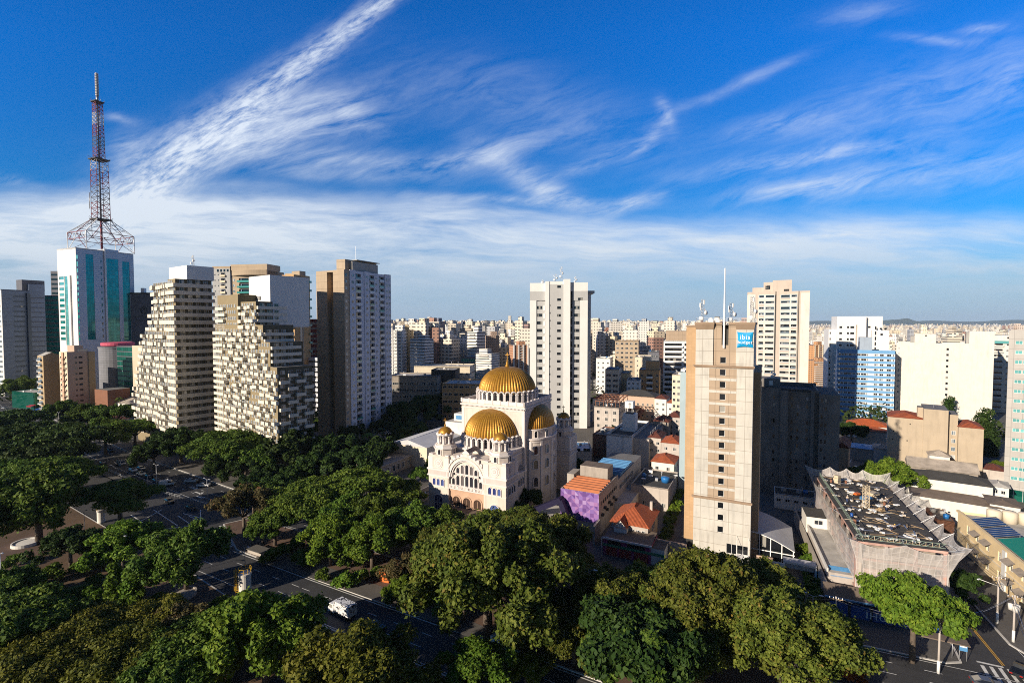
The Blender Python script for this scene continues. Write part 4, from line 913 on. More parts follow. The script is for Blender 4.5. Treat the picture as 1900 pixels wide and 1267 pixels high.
# -- tan apartment towers behind the pair
def tan_tower():
    B = new_bld('apartment_block', 'tan apartment tower with a curved crown rising behind the stepped pair', 'apartment building', 548, 315, 23.6)
    vr = B.v(575.5, 70); ul = B.u(524, 70); top = B.zp(0, 0, 512); f = 3.5
    mb = MB(); n = int(top / f) - 1; zz = [top - 4.6 - f * 1.6 * i for i in range(16)]; fops = [(ul + 1.0, -1.0, z, z + 3.6) for z in zz if z > 8]
    wall(mb, 'F', 0, ul, 0, 0, top, fops, 'tan_warm', 1.8); wall(mb, 'R', 0, 0, vr, 0, top, [], 'tan_warm', .3); wall(mb, 'K', vr, ul, 0, 0, top, [], 'tan_warm'); wall(mb, 'L', ul, 0, vr, 0, top, [], 'tan_warm'); slab(mb, ul, 0, 0, vr, top - .3, 'tan_warm', 1.2)
    mb.box(-.15, .25, vr * .33, vr * .46, 5, top - 3, 'beige_cream'); mb.box(-.1, .2, vr * .5, vr * .56, 0, top - 2, 'tan_render')
    mb.box(ul + 2, -1.5, 6, vr - 2, top - .4, B.zp(0, 8, 503), 'tan_render'); mb.box(ul - 6, ul + 3, 8, vr, 0, B.zp(0, 8, 506), 'tan_render')
    B.part(mb, 'wall'); it = []
    for z in zz:
        if z < 8: continue
        m2 = MB(); tray(m2, 'F', 0, ul + .4, -.3, z, .35, 1.6, 'beige_cream'); m2.box(ul + .5, -.4, -1.55, -1.5, z + .4, z + 1.35, 'balcony_glass'); it.append(m2)
        m2 = MB(); tray(m2, 'R', 0, vr - 1.2, vr + .6, z + 1.2, 1.2, 1.0, 'balcony_glass'); it.append(m2)
        B.win('F', 1.8, ul + 1.3, -1.3, z + .1, z + 2.7, 'glass_aqua', 'dark_frame', 2, 0, -.05)
        B.win('R', 0, vr * .52, vr * .55, z + 2, z + 3.2, 'glass_black', None, 0, 0, -.15)
    balc_parts(B, it); B.finish()
    B = new_bld('apartment_block', 'grey beige apartment tower with small glazed balconies behind the stepped tower', 'apartment building', 498, 322, 10)
    u0, uc, u1 = B.u(394, 90), B.u(427, 90), 0; zA = B.zp(u0, 0, 498); zB = B.zp(uc, 0, 491); mb = MB(); f = 3.6
    zz = [zA - 5.5 - f * i for i in range(16)]
    wall(mb, 'F', 0, u0, uc, 20, zA, [(u0 + 6.4, u0 + 9.6, z, z + 2.5) for z in zz], 'grey_wall', 1.4); wall(mb, 'L', u0, 0, 18, 20, zA, [], 'grey_wall'); slab(mb, u0, uc, 0, 18, zA - .2, 'tan_render', 1.4)
    wall(mb, 'F', 1.0, uc, u1, 20, zB - 3.8, [(uc + 5.5, u1 - 2.0, z, z + 2.6) for z in zz if z < zB - 8], 'tan_render', 1.8); wall(mb, 'R', u1, 0, 18, 20, zB - 4, [], 'tan_render')
    k = 16; arc = [(uc + (u1 - uc) * i / k, 1.0 - 3.0 * math.sin(math.pi * i / k)) for i in range(k + 1)]
    mb.prism(arc + [(u1, 12), (uc, 12)], zB - 7.0, zB - 3.8, 'tan_render', True); mb.box(uc, u1, .5, 14, zB - 3.8, zB, 'tan_render'); mb.box(u0, u1, 8, 18, 0, 21, 'grey_wall')
    B.part(mb, 'wall'); it = []
    for z in zz:
        m2 = MB(); tray(m2, 'F', 0, u0 + 6.2, u0 + 9.8, z, 1.1, .9, 'beige_cream'); it.append(m2)
        if z < zB - 8: m2 = MB(); tray(m2, 'F', 1.0, uc + 5.2, u1 - 1.8, z, 1.0, 1.6, 'balcony_glass'); it.append(m2); B.win('F', 2.6, uc + 6, u1 - 2.4, z, z + 2.5, 'glass_black', 'dark_frame', 2, 0, .1)
        B.win('F', 0, u0 + 6.8, u0 + 9.2, z, z + 2.2, 'glass', 'white_frame', 1, 0, 1.2)
        for u in (u0 + 1.5, u0 + 4.0): B.win('F', 0, u, u + .8, z + .8, z + 1.9, 'glass', 'white_frame', 0, 0, -.08)
        B.win('F', 1.0, uc + 1.2, uc + 2.6, z + .6, z + 2.1, 'glass_pale', 'white_frame', 1, 0, -.08)
    for i in range(4): B.win('F', 0, u0 + 3.5 + i * 2.4, u0 + 4.9 + i * 2.4, zA - 2.4, zA - .7, 'glass_black', None, 0, 0, -.05)
    balc_parts(B, it); B.finish()
tan_tower()

# -- pale tower with a shaded balcony side
def pale_tower():
    B = new_bld('apartment_block', 'tall apartment tower with a blank tan end wall and pale blue white balcony side', 'apartment building', 641, 240, 25)
    vr = B.v(726, 40); ul = B.u(588, 40); un0, un1 = B.u(608, 40), B.u(620, 40); top = B.zp(0, 0, 500); n = 24; f = 3.16
    zf = [top - 4.0 - f * i for i in range(n)]; V = lambda z_: B.v(580 + z_ / 3.52, 40)
    bal = [(V(286), V(322)), (V(377), V(408)), (V(441), V(471))]
    mb = MB(); wall(mb, 'F', 0, un1, 0, 0, top, [], 'tan_render'); wall(mb, 'F', 0.3, ul, un0, 0, top - .5, [], 'tan_render'); wall(mb, 'F', 3.4, un0, un1, 0, top - .4, [(un0 + .8, un0 + 1.5, z + .6, z + 1.6) for z in zf], 'tan_warm', .2)
    wall(mb, 'L', ul, .3, vr, 0, top - .5, [], 'tan_render'); wall(mb, 'R', un0, .3, 3.4, 0, top - .5, [], 'tan_render'); wall(mb, 'L', un1, 0, 3.4, 0, top, [], 'tan_render')
    ops = [(a, b, z, z + 2.7) for a, b in bal for z in zf if z > 3]
    vb = V(247)
    wall(mb, 'R', 0, 0, vb, 0, top, [], 'tan_render'); wall(mb, 'R', 0, vb, vr, 0, top, ops, 'paint_blue_white', 1.3); wall(mb, 'K', vr, ul, 0, 0, top, [], 'tan_render')
    slab(mb, ul, -.01, .4, vr, top - .9, 'tan_render', .8)
    for a, b in ((V(247), V(284)), (V(342), V(374)), (V(474), V(513))): mb.box(.0, .28, a, b, 0, top + .3, 'paint_blue_white', True)
    B.part(mb, 'wall')
    rb = MB(); y0, y1 = V(222), V(452); zt_ = B.zp(-4, 4, 481); rb.box(-8.5, -3.0, y0 + 3, y1, top - 1, zt_, 'tan_render'); rb.box(-3.0, -1.2, y0 + 6, y1 - 1, top - 1, zt_ - .8, 'concrete'); rb.box(-8.8, -.8, y0 + 9, y1 + .3, zt_, zt_ + .3, 'concrete', True); B.part(rb, 'plant_room')
    it = []
    for z in zf:
        if z < 3: continue
        for a, b in bal:
            m2 = MB(); m2.box(-.02, .35, a, b, z - .15, z + .12, 'paint_blue_white', True); m2.box(.28, .32, a + .1, b - .1, z + .12, z + 1.1, rng.choice(('balcony_glass', 'glass_pale', 'galv', 'galv'))); it.append(m2)
            B.win('R', 0, a + .15, b - .15, z + .1, z + 2.55, 'glass', 'white_frame', 2, 0, 1.1)
        for zz_, w in ((225, 1.3), (266, 1.4), (358, 1.3), (421, .9), (487, 1.2), (505, 1.3)):
            v = V(zz_); pl = .28 if zz_ in (266, 358, 487, 505) else 0
            B.win('R', pl, v - w / 2, v + w / 2, z + .9, z + 2.2, rng.choice(('glass_pale', 'glass_pale', 'glass')), 'white_frame', 1, 0, -.07)
    balc_parts(B, it)
    pd = MB(); pd.box(-2, 9, vr - 22, vr + 3, 0, 6.2, 'paint_blue_white', top='roof_light'); pd.box(0, 8.0, vr - 20, vr - 4, 6.2, 6.5, 'blue_paint'); pd.box(8.8, 8.9, vr - 22, vr + 3, 6.2, 7.4, 'balcony_glass'); B.part(pd, 'podium')
    B.finish(); mb = MB(); mb.beam((0, 0, 0), (0, 0, 7), .07, 'galv', 5); mb.build('aerial', None, 'thin aerial on the roof box of the tan and pale blue tower', 'antenna', loc=B.w(-4, V(330), zt_ + .3))
pale_tower()

# -- teal and white office tower with the red and white broadcast mast
def tv_tower():
    B = new_bld('office_tower', 'white office tower with tall teal glass strips below the broadcast mast', 'office building', 147, 395, 23.6)
    vr = B.v(251, 60); ul = B.u(110, 60); top = B.zp(0, 0, 459); V = lambda z_: B.v(z_ / 3.1675, 60); U = lambda z_: B.u(z_ / 3.1675, 60); Zr = lambda z_: B.zp(0, 0, 420 + z_ / 3.1675)
    mb = MB(); strips = [(V(515), V(560), Zr(668), Zr(157)), (V(630), V(705), Zr(690), Zr(170)), (V(728), V(770), Zr(680), Zr(180))]
    wall(mb, 'R', 0, 0, vr, 0, top, strips, 'alu_panel', .35); 
    rows = [(z0, z1) for z0, z1 in ((202, 226), (246, 272))] ; zrow = [Zr(z1) for z1 in range(308, 700, 33)]
    fo = [(U(356), U(467), Zr(b), Zr(a)) for a, b in ((168, 192), (206, 236), (247, 272))] + [(U(387), U(413), Zr(700), Zr(290))]
    fo += [(U(356), U(384), z, z + 2.4) for z in zrow] + [(U(430), U(467), z, z + 2.4) for z in zrow]
    wall(mb, 'F', 0, ul, 0, 0, top, fo, 'alu_white', .35); wall(mb, 'L', ul, 0, vr, 0, top, [], 'alu_white'); wall(mb, 'K', vr, ul, 0, 0, top, [], 'alu_panel'); slab(mb, ul, 0, 0, vr, top - 1, 'alu_white', 1.0)
    mb.box(0.01, .9, V(622), V(632), 0, top + 1.2, 'alu_white', True); mb.box(ul * .8, 0.3, V(625), V(705), top - 1, top + 1.4, 'alu_panel'); mb.box(U(414), U(427), -1.0, 0, 0, Zr(285), 'alu_white', True)
    B.part(mb, 'wall')
    for a, b, c, d in strips:
        g = MB(); nv, nz = 4, int((d - c) / 3.2)
        for i in range(nv):
            for j in range(nz):
                y0, y1, z0, z1 = a + (b - a) * i / nv, a + (b - a) * (i + 1) / nv, c + (d - c) * j / nz, c + (d - c) * (j + 1) / nz; g.face([(-.2, y0 + .03, z0 + .05), (-.2, y1 - .03, z0 + .05), (-.2, y1 - .03, z1 - .05), (-.2, y0 + .03, z1 - .05)], 'glass_teal')
        g.face([(-.26, a, c), (-.26, b, c), (-.26, b, d), (-.26, a, d)], 'dark_frame'); B.part(g, 'curtain_wall')
    for o in fo: B.win('F', 0, o[0], o[1], o[2], o[3], 'glass_aqua' if o[3] > Zr(400) else 'glass_teal', 'dark_frame', 3 if o[1] - o[0] > 5 else 1, 0 if o[3] - o[2] < 6 else 18, .25, 'window')
    for z in range(200, 660, 38): B.win('R', 0, V(601), V(608), Zr(z), Zr(z) + 2.2, 'glass_black', None, 0, 0, -.05)
    B.finish()
    # the mast
    o = empty('broadcast_mast', 'tall red and white lattice broadcast mast standing on the teal office tower', 'mast', B.w(ul * .44, vr * .58, top), -R(23.6)); o_z = top
    hw, hd = abs(ul) * .5, vr * .42; pc = B.w(ul * .44, vr * .58); Z = lambda py: zt(pc.x, pc.y, py) - top
    mb = MB(); c4 = [(-hw, -hd), (hw, -hd), (hw, hd), (-hw, hd)]; z1, z2 = Z(448), Z(436); zc = Z(408)
    for i in range(4):
        a, b = c4[i], c4[(i + 1) % 4]; m = 'mast_red' if i % 2 == 0 else 'mast_red'
        mb.beam((*a, 0), (*a, z2), .38, 'white'); N = 8
        for z in (z1, z2): mb.beam((*a, z), (*b, z), .3, 'mast_red')
        for j in range(N):
            p, q = [(a[0] + (b[0] - a[0]) * t, a[1] + (b[1] - a[1]) * t) for t in (j / N, (j + 1) / N)]
            mb.beam((*p, z1 if j % 2 else z2), (*q, z2 if j % 2 else z1), .2, 'mast_red' if j % 4 < 2 else 'white')
        mb.beam((*a, 0), (a[0] * .6 + b[0] * .4 * 1, a[1] * .6 + b[1] * .4, z1), .2, 'white'); mb.beam((*b, 0), (b[0] * .6 + a[0] * .4, b[1] * .6 + a[1] * .4, z1), .2, 'mast_red')
    mb.build('base_frame', o); mb = MB(); s1 = 4.6
    top4 = [(-s1, -s1), (s1, -s1), (s1, s1), (-s1, s1)]
    for i in range(4):
        a, b = c4[i], top4[i]; j = (i + 1) % 4; mid = [((c4[i][k] + c4[j][k]) / 2) for k in (0, 1)]
        mb.beam((*a, z2), (*b, zc), .36, 'white'); mb.beam((*a, z2), (*top4[j], zc), .2, 'steel'); mb.beam((*mid, z2), (*b, zc), .24, 'mast_red'); mb.beam((*mid, z2), (*top4[j], zc), .24, 'mast_red')
        for t in (.35, .7):
            P_ = [(c4[q][0] + (top4[q][0] - c4[q][0]) * t, c4[q][1] + (top4[q][1] - c4[q][1]) * t, z2 + (zc - z2) * t) for q in (i, j)]; mb.beam(*P_, .2, 'steel')
    mb.beam((0, 0, 0), (0, 0, zc), .8, 'mast_red', 8); mb.build('pyramid_frame', o)
    def shaft(s0, s1_, za, zb, nm, cell, rr):
        mb = MB(); n = max(2, int((zb - za) / cell)); L = lambda t: s0 + (s1_ - s0) * t
        for j in range(n):
            t0, t1 = j / n, (j + 1) / n; m = ('mast_red', 'mast_grey', 'mast_red', 'mast_white')[(j // 3) % 4]
            q0 = [(x * L(t0), y * L(t0), za + (zb - za) * t0) for x, y in ((-1, -1), (1, -1), (1, 1), (-1, 1))]; q1 = [(x * L(t1), y * L(t1), za + (zb - za) * t1) for x, y in ((-1, -1), (1, -1), (1, 1), (-1, 1))]
            for i in range(4): k = (i + 1) % 4; mb.beam(q0[i], q1[i], rr, m); mb.beam(q0[i], q1[k], rr * .6, m); mb.beam(q0[k], q1[i], rr * .6, m); mb.beam(q1[i], q1[k], rr * .6, m)
        mb.beam((0, 0, za), (0, 0, zb), rr * 2.4, 'mast_grey', 6); return mb.build(nm, o)
    def deck(z, s, nm='platform'):
        mb = MB(); mb.box(-s, s, -s, s, z - .4, z + .4, 'dark_wall', True)
        for i in range(8): a = i * math.pi / 4; mb.beam((s * math.cos(a), s * math.sin(a), z), (s * 1.5 * math.cos(a), s * 1.5 * math.sin(a), z + 1.6), .16, 'steel')
        mb.build(nm, o)
    zA, zB, zC, zD = Z(297), Z(190), Z(178), Z(136)
    shaft(s1, 4.2, zc, zA, 'lower_shaft', 4.2, .27); deck(zc, 5.6); shaft(2.9, 2.5, zA, zB, 'upper_shaft', 3.0, .27); deck(zA, 5.4); deck(zB, 3.4)
    mb = MB(); mb.beam((0, 0, zB), (0, 0, zC), 1.0, 'steel', 8)
    k = 14
    for i in range(k): z = zC + (zD - zC) * i / k; mb.lathe([(1.25, z), (1.25, z + (zD - zC) / k * .62), (.8, z + (zD - zC) / k * .66), (.8, z + (zD - zC) / k)], (0, 0, 0), 'mast_white', 10, smooth=False)
    mb.build('transmitter', o)
    for i in range(18):
        z = zc + 6 + i * (zA - zc - 10) / 18; mb = MB(); sx = 1; mb.beam((4.4 * sx, -4.4, z), (6.6 * sx, -4.9, z + .5), .13, 'steel'); mb.build('dipole', o)
    mb = MB(); mb.beam((-4.6, -4.2, Z(385)), (-7.2, -4.2, Z(385)), .15, 'steel'); mb.beam((-7.2, -4.2, Z(388)), (-7.2, -4.2, Z(358)), .3, 'galv', 6); mb.build('side_aerial', o)
tv_tower()

# -- glass and grey blocks round it
def office_left():
    B = new_bld('office_tower', 'blue grey ribbon window office tower at the left edge of the skyline', 'office building', 7, 405, 23.6)
    v1, v2 = B.v(57, 60), B.v(86, 60); top = B.zp(0, 0, 537); t2 = B.zp(0, v1, 527); mb = MB(); ul = -24; f = 4.1; n = int(top / f) - 1; zf = [top - 6 - f * i for i in range(n)]
    wall(mb, 'F', 0, ul, 0, 0, top, [], 'alu_white'); wall(mb, 'R', 0, 0, v1, 0, top, [(v1 * .40, v1 * .80, z, z + 1.5) for z in zf], 'blue_grey', .3); wall(mb, 'K', v1, ul, 0, 0, top, [], 'blue_grey'); slab(mb, ul, 0, 0, v1, top - .6, 'blue_grey', .8)
    mb.box(-14, -1.0, v1 * .985, v2, 0, t2, 'blue_grey'); mb.box(-9, 2, v1 * .86, v1 * .98, 0, top - 2, 'glass_blue'); mb.box(-12, -3, v1 * .8, v2 + 1, top, t2 + 3.5, 'slate_grey')
    for i in range(n): mb.box(-1.0, -.6, v1 + .5, v2 - .5, zf[i], zf[i] + .5, 'slate_grey', True)
    B.part(mb, 'wall')
    for z in zf:
        B.win('R', 0, v1 * .40, v1 * .80, z, z + 1.5, 'glass_blue', None, 5, 0, .25)
        B.win('F', 0, ul + 1, -2, z, z + 1.8, 'glass_pale', 'white_frame', 6, 0, -.08)
    B.finish()
    def simple(name, label, px0, px1, py, Y, az, m, d=18, z0=0, bands=None, cat='office building'):
        B = new_bld(name, label, cat, px0, Y, az); u1 = B.u(px1, 40); top = B.zp(0, 0, py); mb = MB(); mb.box(0, u1, 0, d, z0, top, m, top='roof_grey'); B.part(mb, 'wall')
        if bands:
            f, h, g, fr = bands; z = top - f
            while z > 4: B.win('F', 0, .5, u1 - .5, z, z + h, g, fr, max(1, int(u1 / 3)), 0, -.05); z -= f
        B.finish(); return B, u1, top
    simple('office_tower', 'slim dark grey office slab peeping out behind the teal tower', 99, 114, 503, 480, 0, 'slate_grey', bands=(4.4, 1.8, 'glass_black', None))
    simple('office_block', 'dark teal glass office block behind the teal and white tower', 86, 112, 548, 440, 0, 'slate_grey', bands=(4.0, 3.0, 'glass_teal', 'dark_frame'))
    B, u1, top = simple('hospital_building', 'grey blank walled hospital building with a round emblem on its wall', 246, 286, 543, 430, 0, 'slate_grey', 20, cat='hospital')
    m2 = MB(); m2.box(-.3, u1 + .3, -.4, .02, top - 1.2, top, 'dark_wall', True); m2.box(u1 * .42, u1 * .56, 1, 4, top, top + 4, 'alu_white'); B.part(m2, 'cornice')
    e = MB(); e.lathe([(3.0, 0), (3.0, .2), (2.3, .2), (2.3, 0)], (0, 0, 0), 'black', 28, smooth=False); e.box(-1.1, .6, -.5, -.1, 0, .2, 'black'); e.lathe([(1.0, 0), (1.0, .2), (.6, .2), (.6, 0)], (.2, .4, 0), 'black', 16, smooth=False); q = B.part(e, 'round_emblem'); q.location = (u1 * .58, -.02, top - 15); q.rotation_euler = (math.pi / 2, 0, 0)
    text_part('A.C.Camargo', 2.6, 'black', B.o, (u1 * .56, -.03, top - 21.5), (math.pi / 2, 0, 0), sx=1.0); text_part('Cancer Center', 1.9, 'black', B.o, (u1 * .56, -.03, top - 24.3), (math.pi / 2, 0, 0), sx=1.0)
    B = new_bld('office_block', 'low curved grey panelled annex under the teal tower', 'office building', 176, 376, 23.6); mb = MB(); r = 12; c = (7.5, r); top = B.zp(0, 0, 646)
    mb.lathe([(r, 0), (r, top), (r + .4, top), (r + .4, top + 1), (0, top + 1)], (*c, 0), 'annex_grey', 32, smooth=False); B.part(mb, 'wall')
    pr = MB(); pr.lathe([(9.0, 0), (10.4, .4), (10.4, 2.4), (9.0, 2.8), (0, 2.9)], (0, 0, 0), 'pink_panel', 28, smooth=False)
    pr.build('roof_canopy', None, 'pink oval canopy on the roof between the grey and green blocks', 'canopy', loc=(col_x(212, 380), 384, zt(0, 380, 642)))
    simple('office_block', 'bright green glass office block beside the stepped apartment tower', 217, 246, 642, 372, 23.6, 'slate_grey', 16, bands=(3.6, 3.0, 'glass_green', 'dark_frame'))
    simple('apartment_block', 'narrow windowless cream block squeezed behind the stepped tower', 246, 268, 641, 352, 8, 'beige_cream', 16, cat='apartment building')
    # the pair of beige slabs
    B = new_bld('apartment_block', 'beige apartment slab with a rounded stair tower and small paired windows', 'apartment building', 125, 338, 23.6)
    v1 = B.v(164, 30); v2 = B.v(175.5, 30); u0 = B.u(110.5, 30); top = B.zp(0, 0, 653); mb = MB(); f = 3.75; zf = [top - 4.6 - f * i for i in range(11)]
    ops = [(v1 * .36, v1 * .46, z, z + 1.2) for z in zf] + [(v1 * .54, v1 * .72, z, z + 1.3) for z in zf]
    wall(mb, 'R', 0, 0, v1, 0, top, ops, 'beige_pink', .3); wall(mb, 'F', 0, u0, 0, 0, top, [], 'beige_cream'); mb.box(-.01 + u0, -.02, .02, v1, top - .4, top - .3, 'roof_grey'); mb.box(u0, 0.7, v1, v2, 0, top - .5, 'beige_tan'); mb.box(u0 + .8, -.4, v1 * .36, v1 * .78, top - .3, B.zp(0, 8, 641), 'beige_pink'); mb.box(u0 + .3, -.2, v1 * .5, v1, top - .3, top + 1.5, 'beige_cream')
    mb.box(u0 * .62, u0 * .38, -.6, 0, 0, top - .5, 'church_stone', True)
    B.part(mb, 'wall')
    for o in ops: B.win('R', 0, *o, 'glass_black', 'dark_frame', 1 if o[1] - o[0] > 2 else 0, 0, .2)
    for z in zf:
        B.win('F', 0, u0 * .9, u0 * .75, z, z + 1.4, 'glass_black', None, 0, 0, -.05); B.win('F', 0, u0 * .25, u0 * .1, z, z + 1.4, 'glass_black', None, 0, 0, -.05)
        m2 = MB(); tray(m2, 'F', 0, u0 * .7, u0 * .3, z - .4, .9, 1.2, 'beige_pink'); B.part(m2, 'balcony')
    B.finish()
    B = new_bld('apartment_block', 'beige gabled apartment slab with white balcony stacks on its end', 'apartment building', 80.5, 342, 23.6)
    v1 = B.v(112, 30); u0 = B.u(70, 30); uL = B.u(65, 30); top = B.zp(0, 0, 656); mb = MB()
    mb.prism([(u0, 0), (0, 0), (0, v1), (u0, v1)], 0, top - 1.6, 'beige_tan', notop=True); mb.face([(0, 0, top - 1.6), (0, v1, top - 1.6), (0, v1 * .5, top + .6)], 'beige_tan')
    mb.face([(u0, 0, top - 1.6), (0.3, -.3, top - 1.7), (0.3, v1 * .5, top + .7), (u0, v1 * .5, top + .7)], 'roof_light'); mb.face([(.3, v1 * .5, top + .7), (.3, v1 + .3, top - 1.7), (u0, v1 + .3, top - 1.7), (u0, v1 * .5, top + .7)], 'roof_light')
    mb.box(uL, u0, 1.5, v1, 0, B.zp(u0, 0, 692), 'beige_cream'); B.part(mb, 'wall')
    for i in range(11):
        z = top - 5.0 - f * i; m2 = MB(); tray(m2, 'F', 0, u0 * .95, u0 * .25, z, .25, 1.0, 'white'); m2.box(u0 * .95, u0 * .25, -1.0, -.95, z + .3, z + 1.4, 'glass_pale'); B.part(m2, 'balcony'); B.win('F', 0, u0 * .9, u0 * .3, z + .1, z + 2.4, 'glass_pale', 'white_frame', 2, 0, -.06)
        if z < B.zp(u0, 0, 700): B.win('F', 1.5, uL + .6, uL + 1.8, z, z + 1.4, 'glass_black', None, 0, 0, -.05)
    B.finish()
    simple('office_block', 'brown windowless block between the beige slab and the grey annex', 174, 197, 722, 345, 23.6, 'rust_wall', 14)
    simple('apartment_block', 'dark red brick tower glimpsed beside the pale blue and tan tower', 574, 590, 592, 345, 23, 'red_brick', 16, bands=(3.5, 1.3, 'glass_pale', 'white_frame'), cat='apartment building')
    simple('apartment_block', 'white apartment block low between the terraced block and the tan tower', 572, 592, 663, 325, 23, 'paint_blue_white', 14, bands=(3.3, 1.3, 'glass_black', 'white_frame'), cat='apartment building')
wallm('annex_grey', (.20, .205, .23), joints=(0, 1.8), jw=.08); wallm('pink_panel', (.55, .10, .16)); wallm('red_brick', (.20, .045, .05), joints=(1.2, 3.3), jw=.05)
office_left()
# ------------------------------------------------------------------ towers in the middle and to the right
wallm('tower_white', (.71, .70, .68), var=.04, streak=.04); wallm('tower_grey', (.44, .44, .435), var=.05, streak=.06); wallm('tower_cream', (.62, .59, .535), var=.06, streak=.16)
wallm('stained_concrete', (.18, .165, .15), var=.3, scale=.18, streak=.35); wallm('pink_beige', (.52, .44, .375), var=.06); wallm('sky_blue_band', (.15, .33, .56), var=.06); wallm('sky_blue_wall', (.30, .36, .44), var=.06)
wallm('office_pink', (.43, .41, .385), joints=(2.6, 3.3), jw=.04, var=.04); wallm('beige_block', (.42, .345, .255), var=.07, streak=.15); wallm('house_white', (.68, .65, .60), var=.08, streak=.12); wallm('light_blue_wall', (.34, .43, .47), var=.05)
wallm('orange_wall', (.52, .30, .14), var=.08); wallm('yellow_wall', (.74, .58, .35), var=.08, streak=.12)

def white_tower():
    B = new_bld('apartment_block', 'white and grey apartment tower with antennas behind the domed church', 'apartment building', 983, 283, 3)
    X = lambda z_: B.u(960 + z_ / 3.334, 50); W = X(434); f = 4.29; Z = lambda z_: B.zp(W / 2, 0, 480 + z_ / 3.334); D = 17
    zt1, zt2, zt3 = Z(150), Z(128), Z(147); g0 = Z(258); n = 17; zf = [Z(312) - f * i for i in range(n)]
    mb = MB(); wl = [(X(119), X(154), z, z + 1.75) for z in zf]; wr = [(X(349), X(384), z, z + 1.75) for z in zf]
    wall(mb, 'F', .5, X(117), X(172), 0, g0, wl, 'tower_grey', .3); wall(mb, 'F', 0, 0, X(117), 0, g0, [], 'tower_white'); wall(mb, 'F', .5, X(340), X(386), 0, g0, wr, 'tower_grey', .3); wall(mb, 'F', 0, X(386), W, 0, g0, [], 'tower_white')
    wall(mb, 'F', 0, 0, X(172), g0, Z(203), [(X(105), X(132), Z(260), Z(244)), (X(148), X(172), Z(260) + .01, Z(244))], 'tower_grey', .3); wall(mb, 'F', 0, X(340), W, g0, Z(200), [(X(374), X(404), Z(257), Z(242))], 'tower_grey', .3)
    wall(mb, 'F', 0, 0, X(172), Z(203), zt1, [], 'tower_white'); wall(mb, 'F', 0, X(325), W, Z(200), zt3, [], 'tower_white')
    mb.box(0, X(172), .3 + 4, D, 0, zt1, 'tower_white', top='roof_grey'); mb.box(X(325), W, 4.3, D, 0, zt3, 'tower_white', top='roof_grey')
    for x in (X(117), X(386)): pass
    mb.box(X(172), X(196), -1.6, 4.3, 0, zt2 - 1.2, 'tower_white'); 
    wc = [(X(245), X(268), z, z + 1.5) for z in zf] + [(X(245), X(268), Z(262), Z(246)), (X(245), X(268), Z(182), Z(167))]
    wall(mb, 'F', -1.2, X(196), X(285), 0, Z(160), wc, 'tower_grey', .3); wall(mb, 'F', -1.2, X(196), X(285), Z(160), zt2 - 1.2, [], 'tower_white'); mb.box(X(285), X(325), -1.9, 6, 0, zt2, 'tower_white', top='roof_grey'); mb.box(X(196), X(286), 1, 6, 0, zt2 - 1.2, 'tower_white', top='roof_grey')
    mb.box(X(325), X(340), 2.5, 4.4, 0, zt3 - 3, 'dark_wall'); wall(mb, 'R', W, 0, D, 0, zt3, [], 'tower_grey'); wall(mb, 'L', 0, 0, D, 0, zt1, [], 'tower_white')
    mb.box(W, W + 2.4, 6, D + 3, 0, Z(195), 'tower_white'); mb.box(W - .2, W + 4.2, 4, D + 4, Z(212), Z(196), 'tower_grey', True)
    for i in range(n): mb.box(X(160), X(170), .25, .55, zf[i] - .9, zf[i] + 1.9, 'tower_white', True); mb.box(X(326), X(339), 1.9, 2.6, zf[i] - 1.0, zf[i] + .2, 'tower_white', True)
    B.part(mb, 'wall')
    for o in wl + wr: B.win('F', .5, *o, 'glass', 'dark_frame', 2, 0, .22)
    for o in wc: B.win('F', -1.2, *o, 'glass_black', 'dark_frame', 1, 0, .22)
    for z in zf: B.win('F', -1.2, X(198), X(204), z + 1.6, z + 2.6, 'glass_black', None, 0, 0, -.05); B.win('R', W, 2.2, 3.6, z, z + 1.5, 'glass_black', None, 0, 0, -.05)
    for a, b, c, d in ((X(105), X(132), Z(260), Z(244)), (X(150), X(171), Z(260) + .01, Z(244)), (X(374), X(404), Z(257), Z(242))): B.win('F', 0, a, b, c, d, 'glass_black', 'dark_frame', 1, 0, .22)
    B.finish()
    antenna('antenna_mast', 'tallest lattice mast with dishes on the white and grey tower roof', B.w(X(272), 3, zt2), 7.5, .5); antenna('antenna_mast', 'squat antenna cluster beside the tallest mast of the white tower', B.w(X(235), 3, zt2 - 1.2), 4.5, .7, 'pole')
    antenna('antenna_mast', 'small dish mast over the slim grey side of the white tower', B.w(X(362), 6, zt3), 4.0, .3, 'pole'); antenna('antenna_mast', 'tiny dish pole on the lower roof shoulder of the white tower', B.w(X(155), 6, zt1), 2.4, .2, 'pole')
white_tower()

